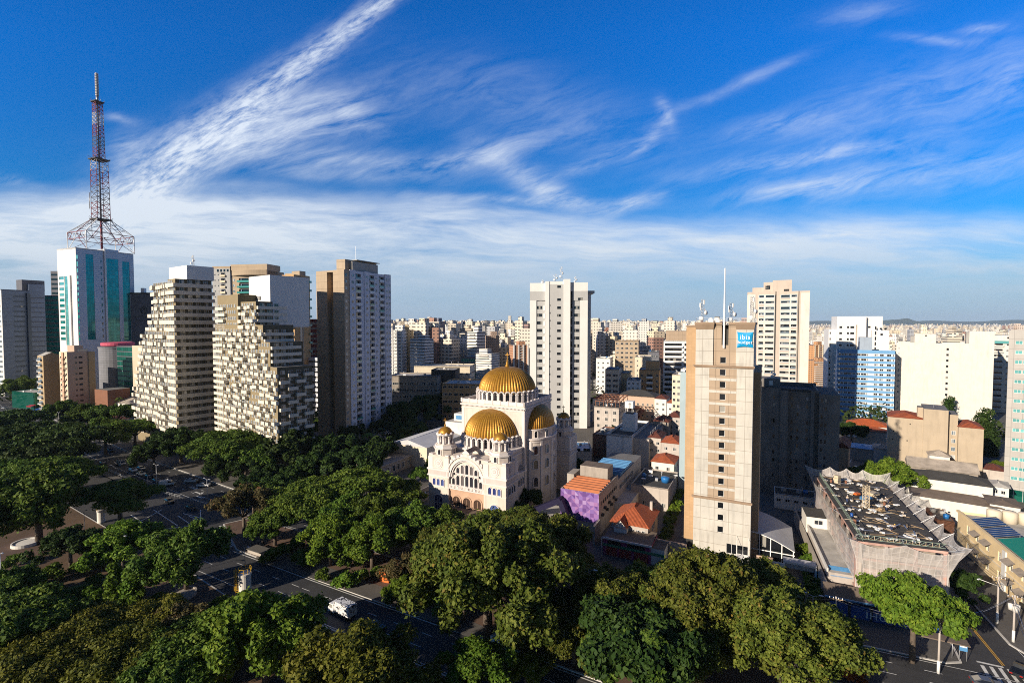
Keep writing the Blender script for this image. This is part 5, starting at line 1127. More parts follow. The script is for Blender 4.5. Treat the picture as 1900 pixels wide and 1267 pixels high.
def balcony_tower():
    B = new_bld('apartment_block', 'cream apartment tower with four columns of recessed balconies behind the hotel', 'apartment building', 1384, 280, 27)
    X = lambda z_: B.u(1370 + z_ / 5.28, 60); W = X(695); Z = lambda z_: B.zp(W / 2, 0, 500 + z_ / 5.28); f = Z(0) - Z(57.6); top = Z(215); D = 20
    zf = [Z(292) - f * i for i in range(24)]; zf = [z for z in zf if z > 2]
    cols = [(198, 248), (262, 349), (412, 502), (514, 571)]; mb = MB()
    ops = [(X(a), X(b), z, z + f * .72) for a, b in cols for z in zf]
    wall(mb, 'F', 0, 0, X(165), 0, Z(240), [], 'tower_cream'); wall(mb, 'F', .4, X(165), X(192), 0, top, [], 'pink_beige'); wall(mb, 'F', 0, X(192), X(354), 0, Z(245), ops, 'tower_cream', 1.5, 'pink_beige'); wall(mb, 'F', .5, X(354), X(408), 0, top, [], 'pink_beige'); wall(mb, 'F', 0, X(408), X(576), 0, Z(245), ops, 'tower_cream', 1.5, 'pink_beige'); wall(mb, 'F', .4, X(576), X(608), 0, top, [], 'pink_beige'); wall(mb, 'F', 0, X(608), W, 0, Z(235), [], 'tower_cream')
    mb.box(0, W, .45, .9, Z(246), top, 'pink_beige'); mb.box(X(584), X(590), .1, .45, 0, top, 'dark_wall'); mb.box(X(358), X(366), .2, .55, 0, top, 'dark_wall')
    wall(mb, 'R', W, 0, D, 0, top, [], 'tower_cream'); wall(mb, 'L', 0, 0, D, 0, Z(235), [], 'tower_cream'); mb.face([(0, .5, top), (W, .5, top), (W, D, top), (0, D, top)], 'roof_grey')
    mb.box(X(240), X(330), 3, 14, top, Z(118), 'pink_beige'); mb.box(X(330), X(518), 2, 15, top, Z(103), 'pink_beige'); mb.box(X(130), X(240), 5, 14, top, Z(168), 'pink_beige')
    B.part(mb, 'wall'); it = []
    for z in zf:
        for a, b in cols:
            m2 = MB(); m2.box(X(a), X(b), -.06, .12, z - .35, z + .55, rng.choice(('tower_cream', 'tower_cream', 'pink_beige')), True); m2.box(X(a), X(b), 0.0, .04, z + .55, z + 1.15, rng.choice(('galv', 'glass_pale', 'galv'))); it.append(m2)
            B.win('F', 1.4, X(a) + .2, X(b) - .2, z + .05, z + f * .68, rng.choice(('glass', 'glass', 'glass_pale')), 'dark_frame', 2, 0, .05)
    for a, b, c, d in ((258, 305, 190, 152), (440, 492, 214, 192)): B.win('F', 3 if a < 400 else 2, X(a), X(b), Z(c), Z(d), 'glass_black', 'bronze_frame', 2, 3, -.05, 'louvre_vent')
    balc_parts(B, it); B.finish()
balcony_tower()

def dark_block():
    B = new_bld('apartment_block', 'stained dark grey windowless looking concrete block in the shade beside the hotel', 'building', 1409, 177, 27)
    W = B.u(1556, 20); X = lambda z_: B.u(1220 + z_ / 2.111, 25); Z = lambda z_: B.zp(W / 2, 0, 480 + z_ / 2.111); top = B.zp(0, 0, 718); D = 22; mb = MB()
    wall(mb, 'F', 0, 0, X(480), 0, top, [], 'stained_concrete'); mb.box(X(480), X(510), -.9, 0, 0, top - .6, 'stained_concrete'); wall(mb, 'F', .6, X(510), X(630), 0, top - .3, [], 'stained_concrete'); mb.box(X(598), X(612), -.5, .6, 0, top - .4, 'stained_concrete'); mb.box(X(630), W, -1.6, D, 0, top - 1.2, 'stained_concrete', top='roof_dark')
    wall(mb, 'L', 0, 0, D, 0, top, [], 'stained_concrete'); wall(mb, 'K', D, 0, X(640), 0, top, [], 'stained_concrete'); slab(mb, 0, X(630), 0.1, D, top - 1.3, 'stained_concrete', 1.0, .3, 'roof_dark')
    mb.box(.6, X(480), 6, 15, top - .5, B.zp(2, 6, 702), 'stained_concrete'); mb.box(X(435), X(450), 5.9, 6, top + .2, top + 1.8, 'house_white'); mb.box(X(440), X(600), .05, .1, top - 1.0, top - .1, 'roof_dark')
    B.part(mb, 'wall')
    for u in (455, 482.5, 525, 548, 585, 640, 655):
        pl = -1.6 if u > 630 else (.6 if u > 510 else 0)
        for i in range(12):
            if (i * 7 + int(u)) % 10 < 7: z = 33.2 - i * 2.75; B.win('F', pl, X(u) - .28, X(u) + .28, z, z + 1.2, 'glass_pale' if (i + int(u)) % 9 == 0 else 'glass_black', None, 0, 0, -.04)
    B.finish(); antenna('antenna_mast', 'thin aerial on the flat roof of the dark stained block', B.w(4, 8, B.zp(2, 6, 702)), 3, .2, 'pole')
dark_block()

def blue_block():
    B = new_bld('apartment_block', 'blue and white ribbon apartment block half in shadow with a bare stair tower', 'apartment building', 1553, 322, 30)
    W = B.u(1661, 40); X = lambda z_: B.u(1530 + z_ / 5.76, 40); Z = lambda z_: B.zp(W / 2, 0, 570 + z_ / 5.76); top = Z(458); f = Z(0) - Z(52.2); zf = [Z(520) - f * i for i in range(14)]; D = 16; mb = MB()
    xs = [(152, 178), (182, 206), (213, 252), (258, 290), (292, 332), (346, 388), (392, 450), (455, 468), (534, 575), (592, 634), (668, 715), (730, 746)]
    ops = [(X(a), X(b), z, z + f * .42) for z in zf for a, b in xs if z > 1]
    wall(mb, 'F', 0, 0, W, 0, top, ops, 'tower_white', .25); wall(mb, 'L', 0, 0, D, 0, top, [], 'tower_white'); wall(mb, 'R', W, 0, D, 0, top, [], 'tower_white'); slab(mb, 0, W, .02, D, top - .7, 'tower_white', .7)
    for z in zf: mb.box(.0, W, -.10, 0, z - f * .52, z - .05, 'sky_blue_band', True)
    mb.box(0, W, -.10, 0, zf[0] + f * .5, top, 'sky_blue_band', True); B.part(mb, 'wall')
    st = MB(); st.box(X(375), X(510), 2.0, 11, top - 1, Z(322), 'sky_blue_wall'); B.part(st, 'stair_tower')
    for o in ops: B.win('F', 0, *o, rng.choice(('glass', 'glass', 'glass_pale', 'glass_black')), 'white_frame', 1, 0, .18)
    B.finish()
    B = new_bld('apartment_block', 'bright white apartment tower with a shaded left flank behind the blue ribbon block', 'apartment building', 1553, 352, 22)
    W = B.u(1651, 60); X = lambda z_: B.u(1530 + z_ / 5.76, 55); Z = lambda z_: B.zp(W / 2, 0, 570 + z_ / 5.76); mb = MB(); D = 18; t1, t2 = Z(97), Z(248)
    zz = [Z(225) - 4.2 * i for i in range(9)]; fo = [(X(a), X(b), z, z + 1.4) for z in zz for a, b in ((158, 188), (240, 262), (275, 318))]
    wall(mb, 'F', 0, X(130) , X(335), 0, t1, fo, 'tower_white', .3); wall(mb, 'F', .6, X(335), X(350), 0, Z(190), [], 'pink_beige'); wall(mb, 'F', 0, X(335), X(445), Z(190), t1, [], 'tower_white'); wall(mb, 'F', 0, X(350), X(445), 0, Z(190), [], 'tower_white'); mb.box(X(445), X(635), 3.5, D, 0, t1, 'tower_white'); wall(mb, 'R', X(445), 0, 3.5, 0, t1, [], 'tower_white')
    mb.box(X(510), W, .5, 3.5, 0, t2, 'tower_white'); mb.box(X(635), W, 3.5, D, 0, t2, 'tower_white'); mb.box(X(50), X(132), 1.5, D, 0, Z(240), 'tower_white'); mb.face([(X(130), 0.01, t1), (X(445), .01, t1), (X(445), D, t1), (X(130), D, t1)], 'roof_light'); wall(mb, 'L', X(130), 0, D, 0, t1, [], 'tower_white')
    B.part(mb, 'wall')
    for o in fo: B.win('F', 0, *o, 'glass_black', None, 0, 0, .25)
    for i in range(12): B.win('F', .5, X(540), X(556), Z(240) - 3.6 * i, Z(240) - 3.6 * i + 2.4, 'glass_black', None, 0, 0, -.05)
    for u, z in ((590, 240), (600, 300), (640, 240), (480, 222)): B.win('F', .5 if u > 510 else 3.5, X(u), X(u + 26), Z(z), Z(z) + 1.3, 'glass_black', None, 0, 0, -.05)
    for i in range(9): B.win('F', 1.5, X(60), X(72), Z(290) - 4.2 * i, Z(290) - 4.2 * i + 1.5, 'glass_black', None, 0, 0, -.05)
    B.finish()
blue_block()

def blank_block():
    B = new_bld('apartment_block', 'huge blank cream white end wall with a single column of small windows', 'apartment building', 1662, 318, 38)
    W = B.u(1843, 30); X = lambda z_: B.u(1480 + z_ / 3.167, 35); Z = lambda z_: B.zp(W / 2, 0, 560 + z_ / 3.167); top = Z(243); t2 = Z(171); D = 24; mb = MB(); zf = [Z(284) - 3.45 * i for i in range(13)]; ops = [(X(872), X(886), z, z + 1.3) for z in zf if z > 1]
    wall(mb, 'F', 0, 0, X(1003), 0, top, ops, 'tower_cream', .35); wall(mb, 'F', 0, X(1003), W, 0, t2, [], 'tower_cream'); wall(mb, 'L', 0, 0, D, 0, top, [], 'tower_cream'); wall(mb, 'R', W, 0, D, 0, t2, [], 'tower_cream'); mb.box(X(1003), W - .01, .02, 9, top - 1, t2 - .02, 'tower_cream'); slab(mb, 0, X(1003), .02, D, top - .9, 'tower_cream', .7, .3, 'roof_brown')
    mb.box(X(685), X(812), 8, 16, top - .5, Z(190), 'tower_cream', top='roof_dark'); mb.box(X(660), X(690), 9, 15, top - .5, Z(205), 'concrete'); mb.box(X(988), X(1003), 3, 8, top - .5, Z(176), 'concrete'); B.part(mb, 'wall')
    for o in ops: B.win('F', 0, *o, 'glass_black', None, 0, 0, .3)
    for z in zf: B.win('F', 0, 1.0, 1.7, z, z + 1.2, 'glass_pale', None, 0, 0, -.04)
    B.win('F', 8, X(745), X(758), Z(205), Z(198), 'glass_black', None, 0, 0, -.05); B.finish()
    B = new_bld('apartment_block', 'cream apartment block with long brown edged balconies beside the blank wall', 'apartment building', 1838, 335, 38)
    W = B.u(1880, 35); top = B.zp(0, 0, 622); mb = MB(); f = 3.8; zf = [top - 7.5 - f * i for i in range(12)]; D = 18; zf = [z for z in zf if z > 2]
    ops = [(1.5, W * .52, z, z + 2.3) for z in zf]; wall(mb, 'F', 0, 0, W, 0, top, ops, 'tower_cream', 1.5); mb.box(0, W, 2, D, 0, top, 'tower_cream', top='roof_light'); mb.box(1, W - 1, -.6, 0, top - 5.4, top - 3.6, 'glass_aqua', True); B.part(mb, 'wall'); it = []
    for z in zf:
        m2 = MB(); tray(m2, 'F', 0, .3, W * .56, z, .9, 1.0, 'tower_cream'); m2.box(.25, W * .57, -1.06, 0, z + .9, z + 1.02, 'pink_beige', True); it.append(m2)
        B.win('F', 0, *ops[0][:2], z, z + 2.2, 'glass', 'dark_frame', 3, 0, 1.3); B.win('F', 0, W * .68, W * .80, z + .7, z + 1.9, rng.choice(('glass', 'glass_black')), 'white_frame', 1, 0, -.06)
    B.win('F', 0, W * .7, W * .8, top - 2.2, top - 1.0, 'glass_black', None, 0, 0, -.05); balc_parts(B, it); B.finish()
blank_block()

def office_right():
    B = new_bld('office_building', 'pinkish grey office building with paired teal windows at the right edge', 'office building', 1867, 168, 45)
    W = 26; top = B.zp(0, 0, 613); mb = MB(); f = 3.25; D = 20; zf = [top - 4.6 - f * i for i in range(18)]; zf = [z for z in zf if z > 4.5]
    ops = [(u, u + 1.7, z, z + 1.15) for z in zf for u in (1.6, 3.5, 8.2, 10.1, 14.8, 16.7)]
    wall(mb, 'F', 0, 0, W, 3.9, top, ops, 'office_pink', .2); wall(mb, 'F', .5, 0, W, 0, 3.9, [], 'glass_green'); wall(mb, 'L', 0, 0, D, 0, top, [], 'office_pink'); slab(mb, 0, W, .02, D, top - .8, 'office_pink', .8)
    for i in range(9): mb.box(i * 2.2 + .2, i * 2.2 + .35, .38, .5, 0, 3.9, 'galv')
    B.part(mb, 'wall')
    for o in ops: B.win('F', 0, *o, 'glass_aqua', 'white_frame', 1, 0, .15)
    B.finish()
office_right()

def beige_block():
    B = new_bld('apartment_block', 'plain beige walk-up block of three linked volumes with rusty tiled tops', 'apartment building', 1649, 206, 36)
    X = lambda z_: B.u(1480 + z_ / 3.167, 12); Z = lambda z_, y=0: B.zp(X(750), y, 560 + z_ / 3.167); D = 15; mb = MB(); W = X(1090)
    mb.box(0, X(735), 0, D, 0, Z(692), 'beige_block', top='roof_dark'); mb.box(X(735), X(880), -.4, D, 0, Z(628), 'beige_block', top='roof_grey'); mb.box(X(702), X(738), 3, 8, Z(692) - .2, Z(628), 'beige_block', top='roof_grey'); mb.box(X(880), X(942), 2.2, D, 0, Z(655), 'beige_block', top='roof_grey'); mb.box(X(942), W, -.2, D, 0, Z(716), 'beige_block', top='roof_dark'); B.part(mb, 'wall')
    for a, b, zz in ((0, X(735), Z(692)), (X(942), W, Z(716))):
        rf = MB(); m_ = (a + b) / 2; h = 1.7
        P_ = [(a - .3, -.4, zz), (b + .3, -.4, zz), (b + .3, D + .3, zz), (a - .3, D + .3, zz)]; r0, r1 = (m_, 4.5, zz + h), (m_, D - 4.5, zz + h)
        for q in ([P_[0], P_[1], r0], [P_[1], P_[2], r1, r0], [P_[2], P_[3], r1], [P_[3], P_[0], r0, r1]): rf.face(q, 'clay_tile')
        B.part(rf, 'roof')
    for i in range(5):
        B.win('F', 2.2, X(905), X(930), 3 + i * 3.2, 4.6 + i * 3.2, 'glass_pale', 'white_frame', 1, 0, -.06)
        for v in (3, 8, 12): B.win('L', 0, v - .6, v + .6, 3 + i * 3.2, 4.3 + i * 3.2, 'glass', 'white_frame', 1, 0, -.06)
    for u, z in ((655, 730), (555, 830), (560, 780), (600, 890), (640, 830)): B.win('F', 0, X(u), X(u + 6), Z(z), Z(z) + .5, 'glass_black', None, 0, 0, -.04)
    B.finish(); mb = MB(); mb.beam((0, 0, 0), (0, 0, 4), .06, 'galv', 5); mb.build('aerial', None, 'short aerial on the tallest volume of the beige walk-up block', 'antenna', loc=B.w(X(800), 5, Z(628)))
beige_block()
# ------------------------------------------------------------------ low buildings between the towers
def mosaicm():
    m, t, b = base_mat('purple_mosaic'); uv = t.new('ShaderNodeUVMap').outputs[0]; s = 1 / 1.1
    sp = t.new('ShaderNodeSeparateXYZ'); t.l.new(t.v('MULTIPLY', uv, (s, s, 1)), sp.inputs[0]); fx, fy = t.m('FRACT', t.m('ADD', sp.outputs[0], 100)), t.m('FRACT', t.m('ADD', sp.outputs[1], 100)); ix, iy = t.m('FLOOR', sp.outputs[0]), t.m('FLOOR', sp.outputs[1])
    def wn(z):
        c = t.new('ShaderNodeCombineXYZ'); t.l.new(ix, c.inputs[0]); t.l.new(iy, c.inputs[1]); t.put(c.inputs[2], z); n = t.new('ShaderNodeTexWhiteNoise'); t.l.new(c.outputs[0], n.inputs[0]); return n.outputs[0]
    d1 = t.m('GREATER_THAN', t.m('ADD', fx, fy), 1.0); d2 = t.m('GREATER_THAN', fx, fy); w = wn(3.0)
    tri = t.m('ADD', t.m('MULTIPLY', d1, t.m('LESS_THAN', w, .25)), t.m('MULTIPLY', d2, t.m('GREATER_THAN', w, .75)))
    r = t.m('FRACT', t.m('ADD', wn(0.5), t.m('MULTIPLY', tri, .43)))
    c = t.ramp(r, [(0, (.10, .04, .20)), (.3, (.16, .07, .26)), (.6, (.22, .13, .38)), (.8, (.29, .13, .32)), (1, (.36, .26, .50))])
    t.l.new(c, b.inputs['Base Color']); b.inputs['Roughness'].default_value = .5
mosaicm(); wallm('indigo', (.010, .008, .036), rough=.5, var=.1); wallm('terracotta_beam', (.46, .16, .07), var=.15); plainm('roof_blue', (.08, .24, .46), .5, var=.2); wallm('magenta_wall', (.30, .06, .16), var=.2); wallm('green_band', (.03, .22, .12)); wallm('teal_awning', (.03, .25, .17)); plainm('tank_blue', (.02, .15, .42), .4)
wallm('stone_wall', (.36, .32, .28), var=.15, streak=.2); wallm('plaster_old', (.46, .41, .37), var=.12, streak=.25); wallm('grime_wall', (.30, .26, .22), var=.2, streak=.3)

def block(name, label, cat, px, Y, az, px1, py, D, m, top='roof_grey', par=.6, wins=None, Yz=None, group=None, fin=True):
    B = new_bld(name, label, cat, px, Y, az, group); W = B.u(px1, 8); z = B.zp(W / 2, 0, py); mb = MB(); mb.box(0, W, 0, D, 0, z - .01, m, notop=True); slab(mb, 0, W, 0, D, z - par, m, par, .2, top); B.part(mb, 'wall')
    rq = random.Random(len(label) + int(px))
    for i in range(4):
        x, y = W * rq.uniform(.15, .85), D * rq.uniform(.2, .85); q = MB(); k = rq.random()
        if k < .5: q.rbox((x, y, z - par + .45), (rq.uniform(.8, 1.8), rq.uniform(.7, 1.2), .9), 0, rq.choice(('galv', 'concrete', 'white')))
        elif k < .75: q.lathe([(.0, 0), (.7, 0), (.75, 1.1), (0, 1.35)], (x, y, z - par), rq.choice(('tank_blue', 'concrete')), 12)
        else: q.beam((x, y, z - par), (x, y, z + 1.6), .09, 'galv', 6); q.box(x - .25, x + .25, y - .25, y + .25, z + 1.5, z + 1.75, 'galv', True)
        B.part(q, 'roof_vent' if k >= .75 else 'roof_unit' if k < .5 else 'roof_tank')
    if wins:
        n, ww, hh, f, s0, gl = wins
        for k in range(max(1, int((z - 1.0) / f))):
            for i in range(n): u = W * (i + .5) / n; B.win('F', 0, u - ww / 2, u + ww / 2, s0 + k * f, s0 + k * f + hh, gl, 'white_frame', 1, 0, -.06)
            m_ = max(1, int(D / 4))
            for i in range(m_):
                v = D * (i + .5) / m_; B.win('R', W, v - ww / 2, v + ww / 2, s0 + k * f, s0 + k * f + hh, gl, 'white_frame', 1, 0, -.06)
    if fin: B.finish()
    return B, W, z
def hip(mb, x0, x1, y0, y1, z, h, m, o=.4, gable=False):
    x0 -= o; x1 += o; y0 -= o; y1 += o; w, d = x1 - x0, y1 - y0
    if w < d: q = w / 2; a, b = ((x0 + x1) / 2, y0 + (0 if gable else q), z + h), ((x0 + x1) / 2, y1 - (0 if gable else q), z + h); order = 'y'
    else: q = d / 2; a, b = (x0 + (0 if gable else q), (y0 + y1) / 2, z + h), (x1 - (0 if gable else q), (y0 + y1) / 2, z + h); order = 'x'
    P_ = [(x0, y0, z), (x1, y0, z), (x1, y1, z), (x0, y1, z)]
    def sl(*p):
        e = (Vector(p[1]) - Vector(p[0])).normalized(); n = (Vector(p[1]) - Vector(p[0])).cross(Vector(p[-1]) - Vector(p[0])).normalized(); d_ = n.cross(e)
        mb.face(p, m, [((Vector(c) - Vector(p[0])).dot(e), (Vector(c) - Vector(p[0])).dot(d_)) for c in p])
    if order == 'y': sl(P_[0], P_[1], a); sl(P_[1], P_[2], b, a); sl(P_[2], P_[3], b); sl(P_[3], P_[0], a, b)
    else: sl(P_[0], P_[1], b, a); sl(P_[1], P_[2], b); sl(P_[2], P_[3], a, b); sl(P_[3], P_[0], a)
    mb.face([(x0, y0, z - .02), (x0, y1, z - .02), (x1, y1, z - .02), (x1, y0, z - .02)], m)
    mb.beam(a, b, .16, m, 6)
def house(name, label, px, Y, az, px1, py, D, wm, rm, rh=2.0, group=None, nwin=2, cat='house'):
    B = new_bld(name, label, cat, px, Y, az, group); W = B.u(px1, 5); z = max(2.8, B.zp(W / 2, 0, py)); mb = MB(); mb.box(0, W, 0, D, 0, z, wm); B.part(mb, 'wall'); rf = MB(); hip(rf, 0, W, 0, D, z + .02, rh, rm); B.part(rf, 'roof')
    for k in range(max(1, int(z / 3))):
        for i in range(nwin): u = W * (i + .5) / nwin; B.win('F', 0, u - .6, u + .6, 1 + 3 * k, 2.2 + 3 * k, 'glass', 'white_frame', 1, 0, -.06); B.win('R', W, D * (i + .5) / nwin - .6, D * (i + .5) / nwin + .6, 1 + 3 * k, 2.2 + 3 * k, 'glass', 'white_frame', 1, 0, -.06)
    B.finish(); return B, W, z

def mosaic_building():
    B = BLD('theatre', 'building fronted by a purple mosaic of square tiles under terracotta roof beams', 'theatre', (14, 142.5), 27)
    W = B.u(1111, 8); top = 12.4; D = 52; mb = MB()
    wall(mb, 'F', 0, 0, W, 0, 4.0, [(.4 + i * (W - .6) / 5, .4 + i * (W - .6) / 5 + 1.4, 1.4, 3.7) for i in range(5)], 'church_stone', .3); wall(mb, 'F', 0, 0, W, 4.0, top, [], 'purple_mosaic'); mb.box(0, W, .01, 20, 0, top - .6, 'plaster_old', top='roof_grey'); mb.box(0, W, 0.005, .25, top - .7, top, 'plaster_old'); mb.box(W - .25, W, .25, 20, top - .7, top, 'plaster_old'); mb.box(0, .25, .25, 20, top - .7, top, 'plaster_old')
    mb.box(1.0, W - 1.6, 14, 19.8, top - .65, top + 3.2, 'stone_wall', top='roof_brown'); mb.box(-2.2, 0, 11, 17, 0, top + 1.0, 'stone_wall'); mb.box(.6, W, 20, D, 0, top - 1.6, 'plaster_old', top='roof_grey'); mb.box(W, W + 4.5, 16, D - 4, 0, 5.0, 'house_white', top='roof_light'); B.part(mb, 'wall')
    for i in range(5): B.win('F', 0, .4 + i * (W - .6) / 5, .4 + i * (W - .6) / 5 + 1.4, 1.4, 3.7, 'glass_aqua', 'white_frame', 1, 0, .2)
    for i in range(6):
        b = MB(); y = 1.6 + i * 2.1; b.box(.3, W - .3, y, y + .75, top - .55, top + .35, 'terracotta_beam', True); b.box(.3 + i % 3 * 2 + 1, .9 + i % 3 * 2 + 1, y - .3, y, top - .55, top - .1, 'terracotta_beam'); B.part(b, 'roof_beam')
    bl = MB(); bl.box(.9, W - .3, 24, 40, top - 1.6, top - 1.0, 'roof_blue')
    for i in range(9): bl.box(.9, W - .3, 24.4 + i * 1.75, 25.1 + i * 1.75, top - 1.0, top - .45, 'roof_blue')
    B.part(bl, 'blue_roof')
    for i in range(9): B.win('R', W, 2.0 + i * 1.9, 2.9 + i * 1.9, 8.6, 9.6, 'glass_black', 'dark_frame', 0, 0, -.06)
    for i in range(7): B.win('R', W, 22 + i * 2.6, 24 + i * 2.6, 7.2, 8.8, 'glass', 'white_frame', 1, 0, -.06)
    for i in range(7):
        a = MB(); a.box(W, W + .7, 2.3 + i * 2.3, 3.2 + i * 2.3, 5.4 + (i % 2) * 1.3, 6.1 + (i % 2) * 1.3, 'dark_wall', True); B.part(a, 'air_conditioner')
    fr = MB(); q = [Vector(gp(983, 952, 5.4)), Vector(gp(1047, 927, 8.6)), Vector(gp(1080, 965, 4.2)), Vector(gp(1094, 1000, 0))]; inv = B.o
    loc = [Vector(((p.x - 14) * math.cos(R(27)) - (p.y - 142.5) * math.sin(R(27)), (p.x - 14) * math.sin(R(27)) + (p.y - 142.5) * math.cos(R(27)), p.z)) for p in q]
    loc = [Vector((-8.6, -2.6, 4.6)), Vector((.6, -2.6, 9.6)), Vector((4.9, -2.6, .0))]
    def seg(a, b, w0, w1, dp):
        d = (b - a).normalized(); n = Vector((-d.z, 0, d.x)) * .75; pts = [a - n, b - n, b + n, a + n]
        f = [(p.x, p.y, p.z) for p in pts]; g = [(p.x, p.y + dp, p.z) for p in pts]; fr.face(f, 'indigo'); fr.face(g[::-1], 'indigo')
        for i in range(4): j = (i + 1) % 4; fr.face([f[j], f[i], g[i], g[j]], 'indigo')
    seg(loc[0], loc[1] + Vector((.3, 0, .15)), 1, 1, 2.3); seg(loc[1] + Vector((0, .05, 0)), loc[2], 1, 1, 2.2); fr.box(-9.4, -8.0, -2.55, -.3, 0, 5.2, 'indigo'); B.part(fr, 'bent_portal_frame')
    cn = MB(); cn.box(-7.5, -.2, -4, 9, 3.3, 3.6, 'house_white', True, top='roof_light'); cn.box(-7.2, -7, -3.8, -3.6, 0, 3.3, 'white'); cn.box(-7.3, -.2, 4, 9, 0, 3.28, 'dark_wall'); B.part(cn, 'entrance_canopy')
    fin = MB(); fin.box(W - .1, W + .5, -5.0, .0, 0, 5.4, 'stone_wall'); B.part(fin, 'side_wall'); B.finish()
mosaic_building()

def old_house():
    B = BLD('house', 'old two storey house with an orange clay tiled hip roof and small gable', 'house', (26.8, 132.8), 27)
    W, D = 9.6, 13; z = 6.6; mb = MB(); mb.box(0, W, 0, D, 0, z, 'plaster_old'); mb.box(1.2, 4.6, -2.2, 0, 0, z - .6, 'house_white'); B.part(mb, 'wall'); rf = MB(); hip(rf, 0, W, 0, D, z + .02, 3.3, 'clay_tile', .6); B.part(rf, 'roof')
    pr = MB(); a, b, zz, hh = 1.0, 4.8, z - .3, 2.1; m_ = (a + b) / 2
    def sl(*p): e = (Vector(p[1]) - Vector(p[0])).normalized(); n = (Vector(p[1]) - Vector(p[0])).cross(Vector(p[-1]) - Vector(p[0])).normalized(); d_ = n.cross(e); pr.face(p, 'clay_tile', [((Vector(c) - Vector(p[0])).dot(e), (Vector(c) - Vector(p[0])).dot(d_)) for c in p])
    sl((b, -2.7, zz), (b, 3.6, zz), (m_, 3.6, zz + hh), (m_, -2.7, zz + hh)); sl((a, 3.6, zz), (a, -2.7, zz), (m_, -2.7, zz + hh), (m_, 3.6, zz + hh)); pr.face([(a + .1, -2.3, zz), (b - .1, -2.3, zz), (m_, -2.3, zz + hh - .15)], 'house_white'); B.part(pr, 'gable_roof')
    ch = MB(); ch.box(W - 1.6, W - .9, D - 3, D - 2.2, z + .5, z + 3.4, 'plaster_old'); B.part(ch, 'chimney')
    for u in (5.6, 7.0, 8.4): B.win('F', 0, u - .45, u + .45, 3.8, 5.6, 'glass', 'white_frame', 1, 1, -.06); B.win('R', W, u - .4, u + .5, 3.8, 5.4, 'glass', 'white_frame', 1, 1, -.06)
    B.finish()
    B = BLD('shop', 'low shop with a wide brown flat roof and a painted pink and green front', 'shop', (23.6, 127.6), 27)
    W, D = 12.2, 7.5; mb = MB(); mb.box(0, W, 0, D, 0, 4.6, 'magenta_wall', notop=True); mb.box(0, W + 3.2, -.16, 0, 2.5, 3.1, 'green_band', True); mb.box(-.15, W + .15, -.3, 0, 4.3, 4.75, 'house_white', True); mb.face([(0, 0, 4.6), (W, 0, 4.6), (W, D, 5.2), (0, D, 5.2)], 'roof_brown'); mb.box(W, W + 3.2, 0, 5, 0, 4.2, 'house_white', top='roof_dark'); B.part(mb, 'wall')
    for a, b in ((1.2, 4.6), (6.2, 10.6)): B.win('F', 0, a, b, 3.2, 4.15, 'glass_black', 'dark_frame', 3, 0, -.06)
    for a, b in ((.8, 3.6), (4.2, 7.2), (8.0, 11.4)):
        m2 = MB(); m2.box(a, b, -.1, 0, .1, 2.4, 'red_paint'); 
        for k in range(8): m2.box(a, b, -.13, -.1, .2 + k * .28, .28 + k * .28, 'dark_wall', True)
        B.part(m2, 'roller_shutter')
    B.finish()
old_house()

